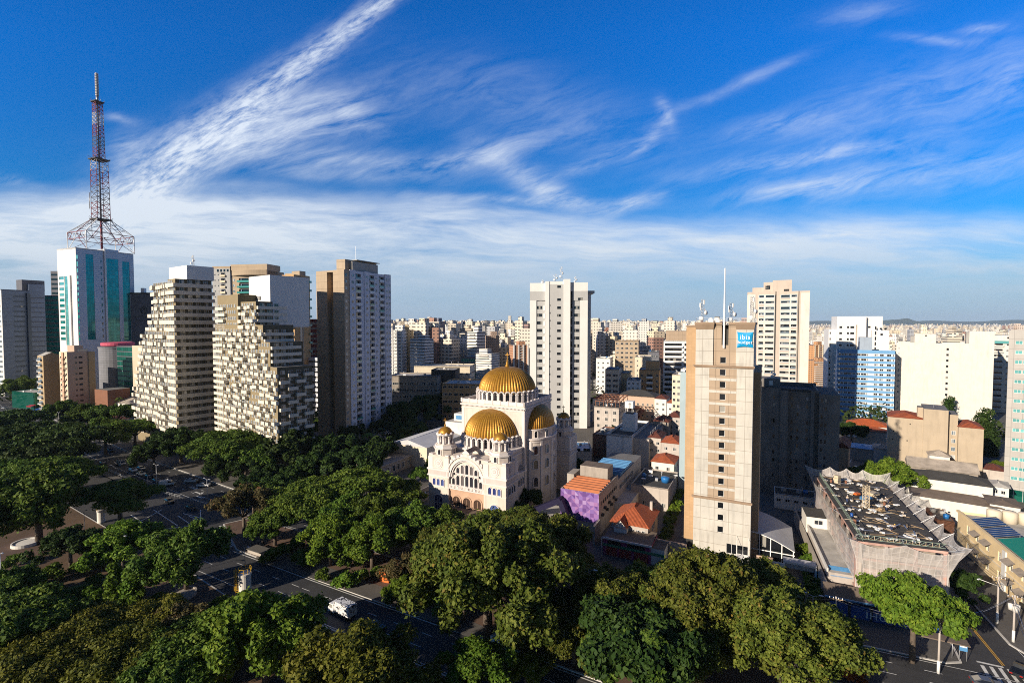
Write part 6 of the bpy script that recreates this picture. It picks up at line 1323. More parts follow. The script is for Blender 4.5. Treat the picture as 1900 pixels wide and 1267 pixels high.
def mid_row():
    # everything between the mosaic building, the white tower and the hotel
    B, W, z = block('office_block', 'flat dark roofed low building carrying a blue water tank behind the orange tiled house', 'building', 1172, 162, 27, 1240, 902, 20, 'plaster_old', 'roof_dark', .4, (4, 1.2, 1.3, 3.2, 1.2, 'glass'))
    t = MB(); t.lathe([(0, 0), (1.25, 0), (1.4, 1.6), (1.3, 1.7), (0, 1.95)], (0, 0, 0), 'tank_blue', 18); t.build('water_tank', None, 'round blue water tank on the flat dark roof behind the tiled house', 'water tank', loc=B.w(9.5, 8, z - .4))
    for i, (x, y) in enumerate(((3, 5), (4.4, 9), (12, 13))):
        d = MB(); d.lathe([(0, 0), (.5, .12), (.75, .32)], (0, 0, .9), 'white', 14); d.beam((0, 0, 0), (0, 0, 1), .05, 'galv', 5); d.build('satellite_dish', None, 'small white satellite dish on the dark flat roof beside the blue tank', 'satellite dish', 'satellite dishes on the dark flat roof', loc=B.w(x, y, z - .4))
    B, W, z = block('apartment_block', 'white walk-up block with a ladder on its blank end and a rooftop water tower', 'apartment building', 1126, 208, 27, 1172, 806, 34, 'paint_white', 'roof_dark', 1.0, None, fin=False)
    tw = MB(); tw.box(W - 7, W - 1.5, 12, 17, z - 1, z + 6.5, 'paint_white'); tw.box(W - 6, W - 2.8, 13, 16, z + 6.5, z + 7.0, 'roof_dark', True)
    for x, y in ((-5.8, 13.1), (-3.1, 13.1), (-5.8, 15.8), (-3.1, 15.8)): tw.beam((W + x, y, z + 7), (W + x, y, z + 10), .12, 'paint_white')
    tw.box(W - 6.2, W - 2.6, 12.8, 16.2, z + 9, z + 12, 'paint_white'); B.part(tw, 'water_tower')
    ld = MB(); 
    for x in (W * .62, W * .62 + .5): ld.beam((x, -.15, 1), (x, -.15, z), .04, 'galv')
    for i in range(24): ld.beam((W * .62, -.15, 1 + i * .6), (W * .62 + .5, -.15, 1 + i * .6), .03, 'galv')
    B.part(ld, 'ladder'); rw = MB(); rw.box(W, W + 6.5, 2, 38, 0, z - 1.2, 'plaster_old', top='roof_grey'); B.part(rw, 'rear_wing')
    for k in range(5):
        for i in range(9): B.win('R', W + 6.5, 4.2 + i * 3.6, 5.6 + i * 3.6, 1.5 + k * 3.1, 2.8 + k * 3.1, 'glass_pale', 'white_frame', 1, 0, -.06)
    B.win('F', 0, W * .78, W * .86, z * .25, z * .25 + 1.2, 'glass_black', None, 0, 0, -.05); B.finish()
    block('outbuilding', 'pinkish low annex with a blue roof slab beside the rear church tower', 'building', 1062, 212, 3, 1098, 836, 16, 'plaster_old', 'roof_blue', .3, (2, 3, 1.4, 6, 5.0, 'glass_black'))
    block('outbuilding', 'brick red low building squeezed between the annex and the white walk-up block', 'building', 1100, 222, 27, 1127, 806, 18, 'rust_wall', 'roof_grey', .5)
    # the ruinous block with red roof frames
    B, W, z = block('apartment_block', 'weathered white three storey block with bare red roof trusses', 'apartment building', 1103, 262, 27, 1148, 755, 22, 'plaster_old', 'roof_dark', .6, (3, 1.5, 1.7, 3.6, 1.6, 'glass_black'))
    tr = MB()
    for i in range(7): x = W * i / 6; tr.beam((x, 2, z), (x, 2, z + 2.5), .18, 'rust_wall'); tr.beam((x, 18, z), (x, 18, z + 4.2), .18, 'rust_wall'); tr.beam((x, 2, z + 2.5), (x, 18, z + 4.2), .22, 'rust_wall')
    for y, dz in ((2, 2.5), (6, 2.9), (10, 3.35), (14, 3.8), (18, 4.2)): tr.beam((0, y, z + dz), (W, y, z + dz), .22, 'rust_wall')
    B.part(tr, 'roof_truss')
    # tree-side slabs in the middle distance
    B, W, z = block('apartment_block', 'ochre apartment block with white balconies in the middle of the view', 'apartment building', 1186, 330, 18, 1224, 686, 20, 'orange_wall', 'roof_light', .6, None, fin=False)
    for k in range(7):
        zz = z - 4.5 - k * 3.6
        if zz < 2: break
        for u in (W * .14, W * .86): B.win('F', 0, u - .7, u + .7, zz, zz + 1.4, 'glass_black', 'white_frame', 1, 0, -.06)
        m2 = MB(); tray(m2, 'F', 0, W * .36, W * .66, zz - .8, 1.1, 1.4, 'white'); B.part(m2, 'balcony'); B.win('F', 0, W * .38, W * .64, zz - .6, zz + 1.6, 'glass_black', 'dark_frame', 2, 0, -.06)
    pb = MB(); pb.box(W * .3, W * .95, 4, 12, z - .5, z + 5.5, 'orange_wall'); B.part(pb, 'plant_room'); B.finish()
    block('apartment_block', 'brown block with a zigzag of balconies left of the ochre apartment block', 'apartment building', 1123, 322, 18, 1148, 685, 18, 'beige_cream', 'roof_grey', .6, (2, 3, 1.7, 3.4, 1.4, 'glass_black'))
    block('apartment_block', 'yellowish narrow apartment block in front of the park trees', 'apartment building', 1149, 336, 18, 1166, 692, 18, 'yellow_wall', 'roof_grey', .6, (3, 1.1, 1.3, 3.2, 1.4, 'glass'))
    block('apartment_block', 'small white apartment block next to the yellowish one', 'apartment building', 1163, 318, 18, 1187, 705, 18, 'tower_white', 'roof_grey', .6, (3, 1.1, 1.3, 3.2, 1.4, 'glass'))
    B, W, z = block('apartment_block', 'tall white ribbon balcony block with a brown roof box behind the hotel', 'apartment building', 1231, 400, 18, 1280, 632, 22, 'tower_white', 'roof_grey', .8, None, fin=False)
    for k in range(20):
        zz = z - 4 - k * 4.0
        if zz < 2: break
        B.win('F', 0, 1.0, W * .68, zz, zz + 1.8, 'glass_black', 'dark_frame', 5, 0, -.06); B.win('F', 0, W * .78, W - .6, zz, zz + 1.8, 'glass', 'dark_frame', 2, 0, -.06); m2 = MB(); tray(m2, 'F', 0, .2, W * .72, zz - 1.3, 1.1, 1.3, 'white'); B.part(m2, 'balcony')
    pb = MB(); pb.box(1.5, W, 3, 16, z - .5, B.zp(W / 2, 3, 614), 'hotel_tan'); B.part(pb, 'plant_room'); B.finish()
    B, W, z = block('apartment_block', 'tan apartment slab with a shaded flank standing before the wooded park', 'apartment building', 1141, 430, 18, 1184, 632, 22, 'tan_render', 'roof_grey', .8, (5, 2.2, 1.6, 3.9, 2, 'glass_black'))
    block('apartment_block', 'white stepped apartment block at the edge of the wooded park', 'apartment building', 1106, 420, 18, 1132, 664, 18, 'tower_white', 'roof_grey', .8, (3, 1.4, 1.3, 3.9, 2, 'glass_black'))
    block('apartment_block', 'cream low apartment block with blank end behind the ochre block', 'apartment building', 1178, 372, 18, 1206, 662, 22, 'cream_wall', 'roof_light', .6, (3, 1.0, 1.3, 3.6, 2, 'glass'))
    block('apartment_block', 'dark blue glazed office block peeping above the ochre block', 'office building', 1202, 420, 18, 1222, 652, 18, 'slate_grey', 'roof_dark', .6, (3, 2.6, 1.4, 3.6, 2, 'glass_blue'))
    block('apartment_block', 'pale slim block with round balconies against the light blue wall', 'apartment building', 1247, 250, 27, 1262, 695, 14, 'cream_wall', 'roof_light', .5, (2, 1.2, 1.4, 3.1, 2, 'glass_black'))
    block('party_wall_building', 'narrow building showing one flat light blue wall beside the hotel', 'building', 1261.5, 172, 27, 1271, 690, 10, 'light_blue_wall', 'roof_grey', .2)
    B, W, z = block('tenement', 'long pinkish tenement with dark pitched roof behind the white walk-up block', 'apartment building', 1145, 300, 27, 1215, 735, 14, 'beige_pink', 'roof_dark', .3, (8, 1.1, 1.4, 3.3, 1.2, 'glass_black'))
    rf = MB(); hip(rf, 0, W, 0, 14, z + .3, 2.6, 'roof_dark', .5); B.part(rf, 'roof')
    for i, (px, Y, px1, py, wm, rm, lab) in enumerate(((1204, 205, 1226, 812, 'plaster_old', 'clay_dark', 'dark red roofed house in the shade beyond the white walk-up block'), (1228, 196, 1260, 822, 'plaster_old', 'clay_tile', 'wide red roofed house beside the light blue wall'), (1213, 232, 1240, 782, 'grime_wall', 'clay_dark', 'grimy house with an old dark tile roof in the middle of the yard'), (1240, 236, 1262, 774, 'plaster_old', 'clay_dark', 'small dark roofed house near the top of the light blue wall'),
            (1238, 268, 1262, 748, 'house_white', 'clay_tile', 'white house with an orange tile roof behind the dark roofed cluster'), (1215, 285, 1236, 740, 'house_white', 'clay_dark', 'white walled house among trees behind the dark roofed cluster'), (1210, 180, 1250, 858, 'house_white', 'clay_tile', 'low white house with a patchy orange roof behind the blue tank building'), (1152, 288, 1180, 760, 'plaster_old', 'clay_dark', 'old house with a broad maroon roof behind the bare roof trusses'), (1100, 300, 1120, 740, 'house_white', 'clay_tile', 'orange roofed house just beside the white and grey tower'))):
        house('house', lab, px, Y, 27, px1, py, 11, wm, rm, 2.0)
    # shaded institutional blocks behind the church
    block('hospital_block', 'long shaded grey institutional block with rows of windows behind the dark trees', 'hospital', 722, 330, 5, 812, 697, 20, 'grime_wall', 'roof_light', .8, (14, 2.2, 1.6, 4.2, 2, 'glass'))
    block('hospital_block', 'tan institutional block half in shadow left of the great dome', 'hospital', 820, 300, 5, 893, 712, 26, 'tan_warm', 'roof_light', .8, (7, 2.4, 1.4, 4.4, 3, 'glass_black'))
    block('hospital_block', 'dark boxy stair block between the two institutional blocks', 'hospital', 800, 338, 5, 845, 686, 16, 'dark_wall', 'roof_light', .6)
    block('hospital_block', 'white roofed institutional block with tanks behind the dark stair block', 'hospital', 768, 365, 5, 872, 679, 22, 'cream_wall', 'roof_light', .8, (10, 1.8, 1.5, 4, 2, 'glass'))
    block('office_block', 'low green glass office block behind the great dome', 'office building', 856, 430, 5, 896, 662, 18, 'slate_grey', 'roof_light', .6, (6, 3.2, 2.8, 4, 2, 'glass_green'))
    # hall and school beside the church
    B = new_bld('parish_hall', 'white parish hall with a broad pale pitched roof beside the church', 'hall', 724, 212, 27); W = B.u(792, 8); z = B.zp(W / 2, 0, 826); D = 36; mb = MB(); mb.box(0, W, 0, D, 0, z, 'cream_wall'); mb.face([(0, 0, z), (W, 0, z), (W / 2, 0, z + 2.2)], 'cream_wall'); B.part(mb, 'wall'); rf = MB(); hip(rf, 0, W, 0, D, z + .03, 2.3, 'roof_pale', .3, True); B.part(rf, 'roof'); B.finish()
    B = new_bld('annex', 'small white rooftop annex with a blue panel beside the great church cube', 'building', 826, 230, 27); mb = MB(); W = B.u(858, 8); z = B.zp(W / 2, 0, 783); mb.box(0, W, 0, 10, 0, z, 'house_white', top='roof_light'); mb.box(W * .3, W, 3, 8, z, z + 3.4, 'house_white'); mb.box(W * .42, W * .85, 2.95, 3, z + .8, z + 2.6, 'roof_blue'); B.part(mb, 'wall'); B.finish()
    B = new_bld('school', 'long low building with a mottled flat grey roof in front of the parish hall', 'building', 655, 191, 27); u0 = B.u(616, 4); D1 = 38; mb = MB(); W = 10; z = 4.6
    mb.box(0, W, 0, D1, 0, z, 'grime_wall', top='roof_light'); mb.box(-.4, W + .4, -.4, D1, z, z + .35, 'stone_wall', True, top='roof_patchy'); mb.box(1, W + 3, D1, D1 + 12, 0, z + 2.2, 'grime_wall', top='roof_patchy'); B.part(mb, 'wall'); rf = MB(); hip(rf, -14, -.5, 1, 12, 3.6, 1.6, 'roof_patchy', .4); hip(rf, -9, -1, 14, 24, 3.6, 1.6, 'roof_patchy', .4); B.part(rf, 'hipped_roof'); m2 = MB(); m2.box(-13.8, -.6, 1.2, 11.8, 0, 3.6, 'grime_wall'); m2.box(-8.8, -1.2, 14.2, 23.8, 0, 3.6, 'grime_wall'); B.part(m2, 'side_wing')
    for i in range(12): B.win('R', W, 1.5 + i * 3, 3.2 + i * 3, 1.2, 3.6, 'glass', 'white_frame', 1, 0, -.06)
    B.finish()
    for i in range(4): t = MB(); t.lathe([(0, 0), (.7, 0), (.8, 1.0), (0, 1.3)], (0, 0, 0), 'tank_blue', 12); t.build('water_tank', None, 'small blue water tank in the row on the low school roof', 'water tank', 'blue tanks on the school roof', loc=B.w(4 + i * 1.9 + (1.5 if i > 1 else 0), D1 + 9, z + 2.2))
    rp = MB(); rp.box(0, .3, 0, 15, 0, 1.6, 'stone_wall'); rp.box(5.2, 5.5, 0, 15, 0, 2.2, 'stone_wall')
    for i in range(8): rp.box(4.2, 4.4, i * 2, i * 2 + .2, 0, 2.4, 'white')
    rp.build('ramp_wall', None, 'low concrete ramp walls with white posts beside the church', 'wall', loc=(-36, 165, .1), rot=-R(27))
roofm('roof_pale', (.52, .52, .54), .12); roofm('roof_patchy', (.36, .31, .26), .35, .25)
mid_row()

def right_row():
    # curved pavilion, gate and walls between the hotel and the building site
    B = BLD('pavilion', 'glazed pavilion with a curved pale roof and white posts beside the hotel', 'pavilion', (60.2, 126), 27); W, D = 10.5, 16; mb = MB(); n = 10
    pr = [(W * i / n, 3.6 + 3.4 * math.sin(math.pi * (.5 + .5 * i / n))) for i in range(n + 1)]
    for i in range(n):
        (x0, z0), (x1, z1) = pr[i], pr[i + 1]; mb.face([(x0, -.6, z0 + .2), (x1, -.6, z1 + .2), (x1, D, z1 + .2), (x0, D, z0 + .2)], 'roof_pale', smooth=True); mb.face([(x0, -.6, z0), (x1, -.6, z1), (x1, -.6, z1 + .2), (x0, -.6, z0 + .2)], 'white'); mb.face([(x0, D, z0), (x0, -.6, z0), (x1, -.6, z1), (x1, D, z1)][::-1], 'white')
    B.part(mb, 'roof'); g = MB(); g.prism([(0, 0), (W - .5, 0), (W - .5, D - .5), (0, D - .5)], 0, 3.5, 'glass_black'); 
    for i in range(n - 1): (x0, z0), (x1, z1) = pr[i], pr[i + 1]; g.face([(x0, 0, 3.5), (x1, 0, 3.5), (x1, 0, max(3.5, z1)), (x0, 0, max(3.5, z0))], 'glass_black')
    B.part(g, 'glazing'); p = MB()
    for i in range(5): x = .2 + i * (W - .5) / 4; zz = 3.6 + 3.4 * math.sin(math.pi * (.5 + .5 * x / W)); p.box(x - .1, x + .1, -.3, -.1, 0, zz, 'white')
    p.box(0, W, -.28, -.12, 2.6, 2.8, 'white', True); B.part(p, 'post'); B.finish()
    B = BLD('gatehouse', 'white gate canopy over the driveway beside the curved pavilion', 'gate', (64.5, 117.0), 27); mb = MB(); mb.box(0, 6.8, 0, 2.6, 3.0, 3.5, 'house_white', True, top='roof_pale'); mb.box(0, .3, 0, 2.6, 0, 3, 'white'); mb.box(6.4, 6.8, 0, 2.6, 0, 3, 'white'); mb.box(.4, 6.3, .2, .3, 1.9, 2.9, 'galv', True); B.part(mb, 'canopy'); B.finish()
    mb = MB(); mb.box(0, 3.6, 0, .4, 0, 3.6, 'beige_pink'); mb.box(3.6, 6.0, 0, .4, 0, 2.8, 'house_white'); mb.build('garden_wall', None, 'pinkish garden wall at the foot of the hotel corner', 'wall', loc=(59.2, 119.3, .1), rot=-R(27))
    B, W, z = block('garage_building', 'long white single storey building with small windows at the foot of the dark block', 'building', 1440, 160, 27, 1520, 920, 8, 'house_white', 'roof_dark', .3, (5, 1.3, .9, 3, 2.6, 'glass_black'))
    mb = MB(); mb.box(0, 8, 0, .35, 0, 4.4, 'beige_pink'); mb.build('garden_wall', None, 'beige wall with a slanting shadow at the other foot of the hotel', 'wall', loc=(36.5, 127.0, .1), rot=-R(27))
    mb = MB(); mb.box(0, .4, -22, 26, 0, 4.0, 'stone_wall'); mb.build('boundary_wall', None, 'long pale boundary wall running beside the hedge to the netted building', 'wall', loc=(75.3, 125, .1), rot=-R(22))
    B = BLD('lean_to', 'low concrete ramp roofed annex with a blue awning clinging to the netted building', 'building', (68.8, 106.5), 22); mb = MB(); mb.box(0, 5.0, 2, 30, 0, 5.2, 'plaster_old', top='roof_light'); mb.box(-.2, .1, 2, 30, 5.2, 6.0, 'house_white'); mb.box(-.3, 5.2, 28, 36, 0, 8.0, 'house_white', top='roof_dark'); mb.box(1, 5, 0, 2, 0, 3.0, 'orange_wall', top='roof_brown'); B.part(mb, 'wall'); m2 = MB(); m2.face([(.5, 1.9, 4.6), (4.6, 1.9, 4.6), (4.6, 4.4, 5.7), (.5, 4.4, 5.7)], 'roof_blue'); m2.face([(.5, 1.9, 4.45), (.5, 4.4, 5.55), (4.6, 4.4, 5.55), (4.6, 1.9, 4.45)], 'roof_blue'); B.part(m2, 'awning'); B.win('F', 28, 1.5, 3.5, 6.2, 7.4, 'glass', 'white_frame', 1, 0, -.06); B.finish()
    # white houses stacked up the slope behind the site
    def wh(label, px, Y, az, px1, py, D, wm, rm, rh=1.6, gable=False, **k):
        B = new_bld('house', label, 'building', px, Y, az); W = B.u(px1, 6); z = B.zp(W / 2, 0, py); mb = MB(); mb.box(0, W, 0, D, 0, z, wm); B.part(mb, 'wall'); rf = MB()
        hip(rf, 0, W, 0, D, z + .02, rh, rm, .5, gable); B.part(rf, 'roof')
        for u in k.get('win', ()): B.win('F', 0, u * W - .5, u * W + .5, z - 2.2, z - 1.1, 'glass_black', 'white_frame', 1, 0, -.06)
        B.finish(); return B, W, z
    wh('long white wall building with a low grey roof just behind the netted building', 1696, 152, 36, 1860, 930, 9, 'house_white', 'roof_brown', 1.3)
    wh('white boxy house with a grey roof at the end of the long white wall', 1842, 142, 36, 1893, 938, 9, 'house_white', 'roof_brown', .7)
    wh('long white house with a dark sheet roof behind the long white wall building', 1690, 168, 34, 1842, 893, 10, 'house_white', 'roof_dark', 1.8)
    wh('old shed roofed building with weathered boards under the beige walk-up block', 1690, 184, 34, 1815, 872, 10, 'grime_wall', 'roof_patchy', 2.6, True)
    wh('white shed with small windows beside the long dark sheet roof', 1842, 160, 40, 1872, 903, 8, 'house_white', 'roof_light', .8, win=(.3, .7))
    wh('small pale hut with a grey pyramid roof on top of the shed roofs', 1728, 192, 34, 1762, 846, 6, 'house_white', 'roof_patchy', 1.8)
    wh('long low white building with a bright orange tiled roof before the blue ribbon block', 1573, 262, 36, 1648, 790, 12, 'house_white', 'clay_bright', 2.6)
    wh('brown roofed shed in the shade under the bright orange roof', 1592, 246, 36, 1648, 800, 8, 'plaster_old', 'clay_tile', 1.5)
    wh('shaded warehouse with a blue sheet roof beside the dark stained block', 1582, 218, 36, 1622, 832, 10, 'grime_wall', 'roof_blue', .7)
    wh('small dark roofed cottage in the shade beside the beige walk-up block', 1624, 212, 36, 1648, 832, 9, 'plaster_old', 'roof_patchy', .9)
    wh('red roofed house at the foot of the teal windowed office building', 1828, 190, 40, 1866, 872, 8, 'plaster_old', 'clay_dark', 1.6)
    wh('brown gabled house tucked against the dark stained block', 1553, 190, 36, 1574, 830, 14, 'tan_render', 'clay_dark', 2.0, True)
right = None
tilem('clay_bright', (.55, .12, .03)); right_row()

def yellow_building():
    B = BLD('corner_building', 'yellow ochre corner building with awnings, solar panels and a green roof', 'building', (105.6, 99.5), 23); D = 36; W = 16; z = 9.4; mb = MB()
    ops = [(v, v + 1.5, zz, zz + 2.2) for v in (3, 8, 13, 18.5, 24, 29) for zz in (1.2, 5.6)]
    wall(mb, 'L', 0, 0, D, 0, z, ops, 'yellow_wall', .35); wall(mb, 'F', 0, 0, W, 0, z, [], 'yellow_wall'); wall(mb, 'K', D, 0, W, 0, z, [], 'yellow_wall'); mb.face([(0, 0, z - .6), (W, 0, z - .6), (W, D, z - .6), (0, D, z - .6)], 'roof_light'); mb.box(-.35, .3, -.1, D + .1, z - .05, z + .4, 'yellow_wall', True); mb.box(-.2, 0, 0, D, 4.5, 4.75, 'cream_wall', True); mb.box(-.25, 0, 10.6, 12.2, 0, z - .3, 'paint_white', True)
    mb.box(5, W, 2, 14, z - .6, z + 1.2, 'yellow_wall'); B.part(mb, 'wall')
    for o in ops: B.win('L', 0, *o, 'glass', 'white_frame', 1, 1, .25)
    for v in (2.4, 7.4, 17.9, 23.4):
        for zz in (3.75, 8.1):
            a = MB(); a.face([(0, v - .4, zz), (-1.4, v - .4, zz - .75), (-1.4, v + 3, zz - .75), (0, v + 3, zz)], 'grime_wall'); a.face([(0, v - .4, zz - .05), (0, v + 3, zz - .05), (-1.4, v + 3, zz - .8), (-1.4, v - .4, zz - .8)], 'grime_wall'); B.part(a, 'awning')
    gr = MB(); gr.face([(.6, -.2, z + .45), (9, -.2, z + 2.6), (9, 16.5, z + 2.6), (.6, 16.5, z + .45)], 'green_sheet'); gr.face([(9, -.2, z + 2.6), (.6, -.2, z + .45), (9, -.2, z + .45)], 'yellow_wall'); gr.face([(.6, 16.5, z + .45), (9, 16.5, z + 2.6), (9, 16.5, z + .3)], 'yellow_wall'); B.part(gr, 'green_roof')
    B.finish()
    for i, (x, y) in enumerate(((3.2, 21.5), (3.2, 28.0))):
        s = empty('solar_panel', 'dark solar panel array on the yellow corner building roof, ' + ('next to the green roof' if i == 0 else 'nearer the white wall'), 'solar panel', B.w(x, y, z - .6), -R(23), 'solar panels on the yellow building')
        m2 = MB(); m2.face([(-2.2, -2.8, .6), (2.6, -2.8, 1.9), (2.6, 2.8, 1.9), (-2.2, 2.8, .6)], 'glass_blue'); m2.face([(-2.2, -2.8, .55), (-2.2, 2.8, .55), (2.6, 2.8, 1.85), (2.6, -2.8, 1.85)], 'steel'); m2.build('panel', s); m3 = MB()
        for k in range(6): y_ = -2.8 + k * 1.12; m3.beam((-2.2, y_, .64), (2.6, y_, 1.94), .028, 'galv')
        for a, b in ((-2, .6), (2.4, 1.8)):
            for y_ in (-2.5, 2.5): m3.beam((a, y_, 0), (a, y_, b), .06, 'galv')
        m3.build('frame', s)
    for i in range(5):
        t = MB(); t.lathe([(0, 0), (1.5, 0), (1.5, 2.6), (1.2, 2.9), (0, 3.0)], (0, 0, 0), 'cream_wall', 16); t.build('water_tank', None, 'cream cylindrical tank in the row behind the solar panels', 'tank', 'cream tanks behind the solar panels', loc=B.w(6.5 + i * 3.1, 33.5, z - .6))
    block('shed', 'dark maroon walled shed across the side street from the netted building', 'building', 1744, 140, 27, 1772, 965, 12, 'rust_wall', 'roof_brown', .2)
plainm('green_sheet', (.01, .20, .13), .5); yellow_building()
# ------------------------------------------------------------------ the netted building site and its workers
def netm():
    m, t, b = base_mat('net'); o = t.new('ShaderNodeTexCoord').outputs['Object']; uv = t.new('ShaderNodeUVMap').outputs[0]
    n = t.noise(t.mapping(o, scale=(1.2, 1.2, 5)), 1.0, 4, .6); sp = t.new('ShaderNodeSeparateXYZ'); t.l.new(uv, sp.inputs[0])
    g = t.m('MAXIMUM', t.m('LESS_THAN', t.m('FRACT', t.m('MULTIPLY', sp.outputs[0], 1.1)), .10), t.m('LESS_THAN', t.m('FRACT', t.m('MULTIPLY', sp.outputs[1], .9)), .10))
    b.inputs['Base Color'].default_value = (.64, .60, .575, 1); b.inputs['Roughness'].default_value = .9
    tr = t.new('ShaderNodeBsdfTransparent'); mx = t.new('ShaderNodeMixShader'); t.l.new(t.m('MINIMUM', t.m('ADD', t.mapr(n, .3, .7, .34, .64), t.m('MULTIPLY', g, .22)), .92), mx.inputs[0]); t.l.new(tr.outputs[0], mx.inputs[1]); t.l.new(b.outputs[0], mx.inputs[2]); t.l.new(mx.outputs[0], t.n.get('Material Output').inputs[0])
netm(); wallm('raw_pink', (.48, .30, .25), var=.25, streak=.3); plainm('timber', (.36, .25, .14), .8, var=.3); plainm('timber_pale', (.55, .46, .33), .8, var=.2); roofm('site_deck', (.055, .05, .047), .5, .5); plainm('skin', (.30, .16, .10), .6); plainm('denim', (.03, .05, .13), .8); plainm('shirt_pale', (.55, .47, .38), .8); plainm('helmet_yellow', (.7, .45, .05), .4); plainm('scaffold_green', (.24, .30, .24), .5); plainm('sign_frame', (.6, .6, .6))
def person(label, loc, rot, bend=.3, group=None):
    o = empty('person', label, 'person', loc, rot, group)
    V = [(0, 0, .92), (0, -.06 - bend * .3, 1.18), (0, -.1 - bend * .7, 1.42 - bend * .12), (0, -.14 - bend * .85, 1.52 - bend * .15), (0, -.17 - bend, 1.66 - bend * .2),
         (.10, 0, .86), (.13, -.06, .48), (.14, .02, .07), (.14, -.16, .04), (-.10, 0, .86), (-.13, .04, .48), (-.14, .10, .07), (-.14, -.08, .04),
         (.20, -.1 - bend * .7, 1.38 - bend * .12), (.27, -.22 - bend * .8, 1.12 - bend * .15), (.20, -.42 - bend * .9, .98 - bend * .1), (-.20, -.1 - bend * .7, 1.38 - bend * .12), (-.28, -.18 - bend * .8, 1.12 - bend * .15), (-.22, -.38 - bend * .9, .96 - bend * .1)]
    E = [(0, 1), (1, 2), (2, 3), (3, 4), (0, 5), (5, 6), (6, 7), (7, 8), (0, 9), (9, 10), (10, 11), (11, 12), (2, 13), (13, 14), (14, 15), (2, 16), (16, 17), (17, 18)]
    rad = [.14, .13, .14, .055, .10, .09, .07, .05, .04, .09, .07, .05, .04, .07, .05, .035, .07, .05, .035]
    def grow(name, ids, mat, grow_r, parent):
        k = {v: i for i, v in enumerate(ids)}; me = bpy.data.meshes.new(name); me.from_pydata([V[i] for i in ids], [(k[a], k[b]) for a, b in E if a in k and b in k], []); me.materials.append(M[mat]); p = bpy.data.objects.new(name, me); link(p, parent)
        p.modifiers.new('skin', 'SKIN'); 
        for i, v in enumerate(ids): me.skin_vertices[0].data[i].radius = (rad[v] + grow_r,) * 2
        me.skin_vertices[0].data[0].use_root = True; s = p.modifiers.new('sub', 'SUBSURF'); s.levels = s.render_levels = 1; return p
    grow('body', list(range(19)), 'skin', 0, o); grow('trousers', [0, 5, 6, 7, 9, 10, 11], 'denim', .02, o); grow('shirt', [0, 1, 2, 13, 14, 16, 17], 'shirt_pale', .02, o)
    h = MB(); h.lathe([(.15, 0), (.135, .07), (.08, .12), (0, .135)], V[4], 'helmet_yellow' if 'yellow' in label else 'white', 10); h.build('helmet', o); return o
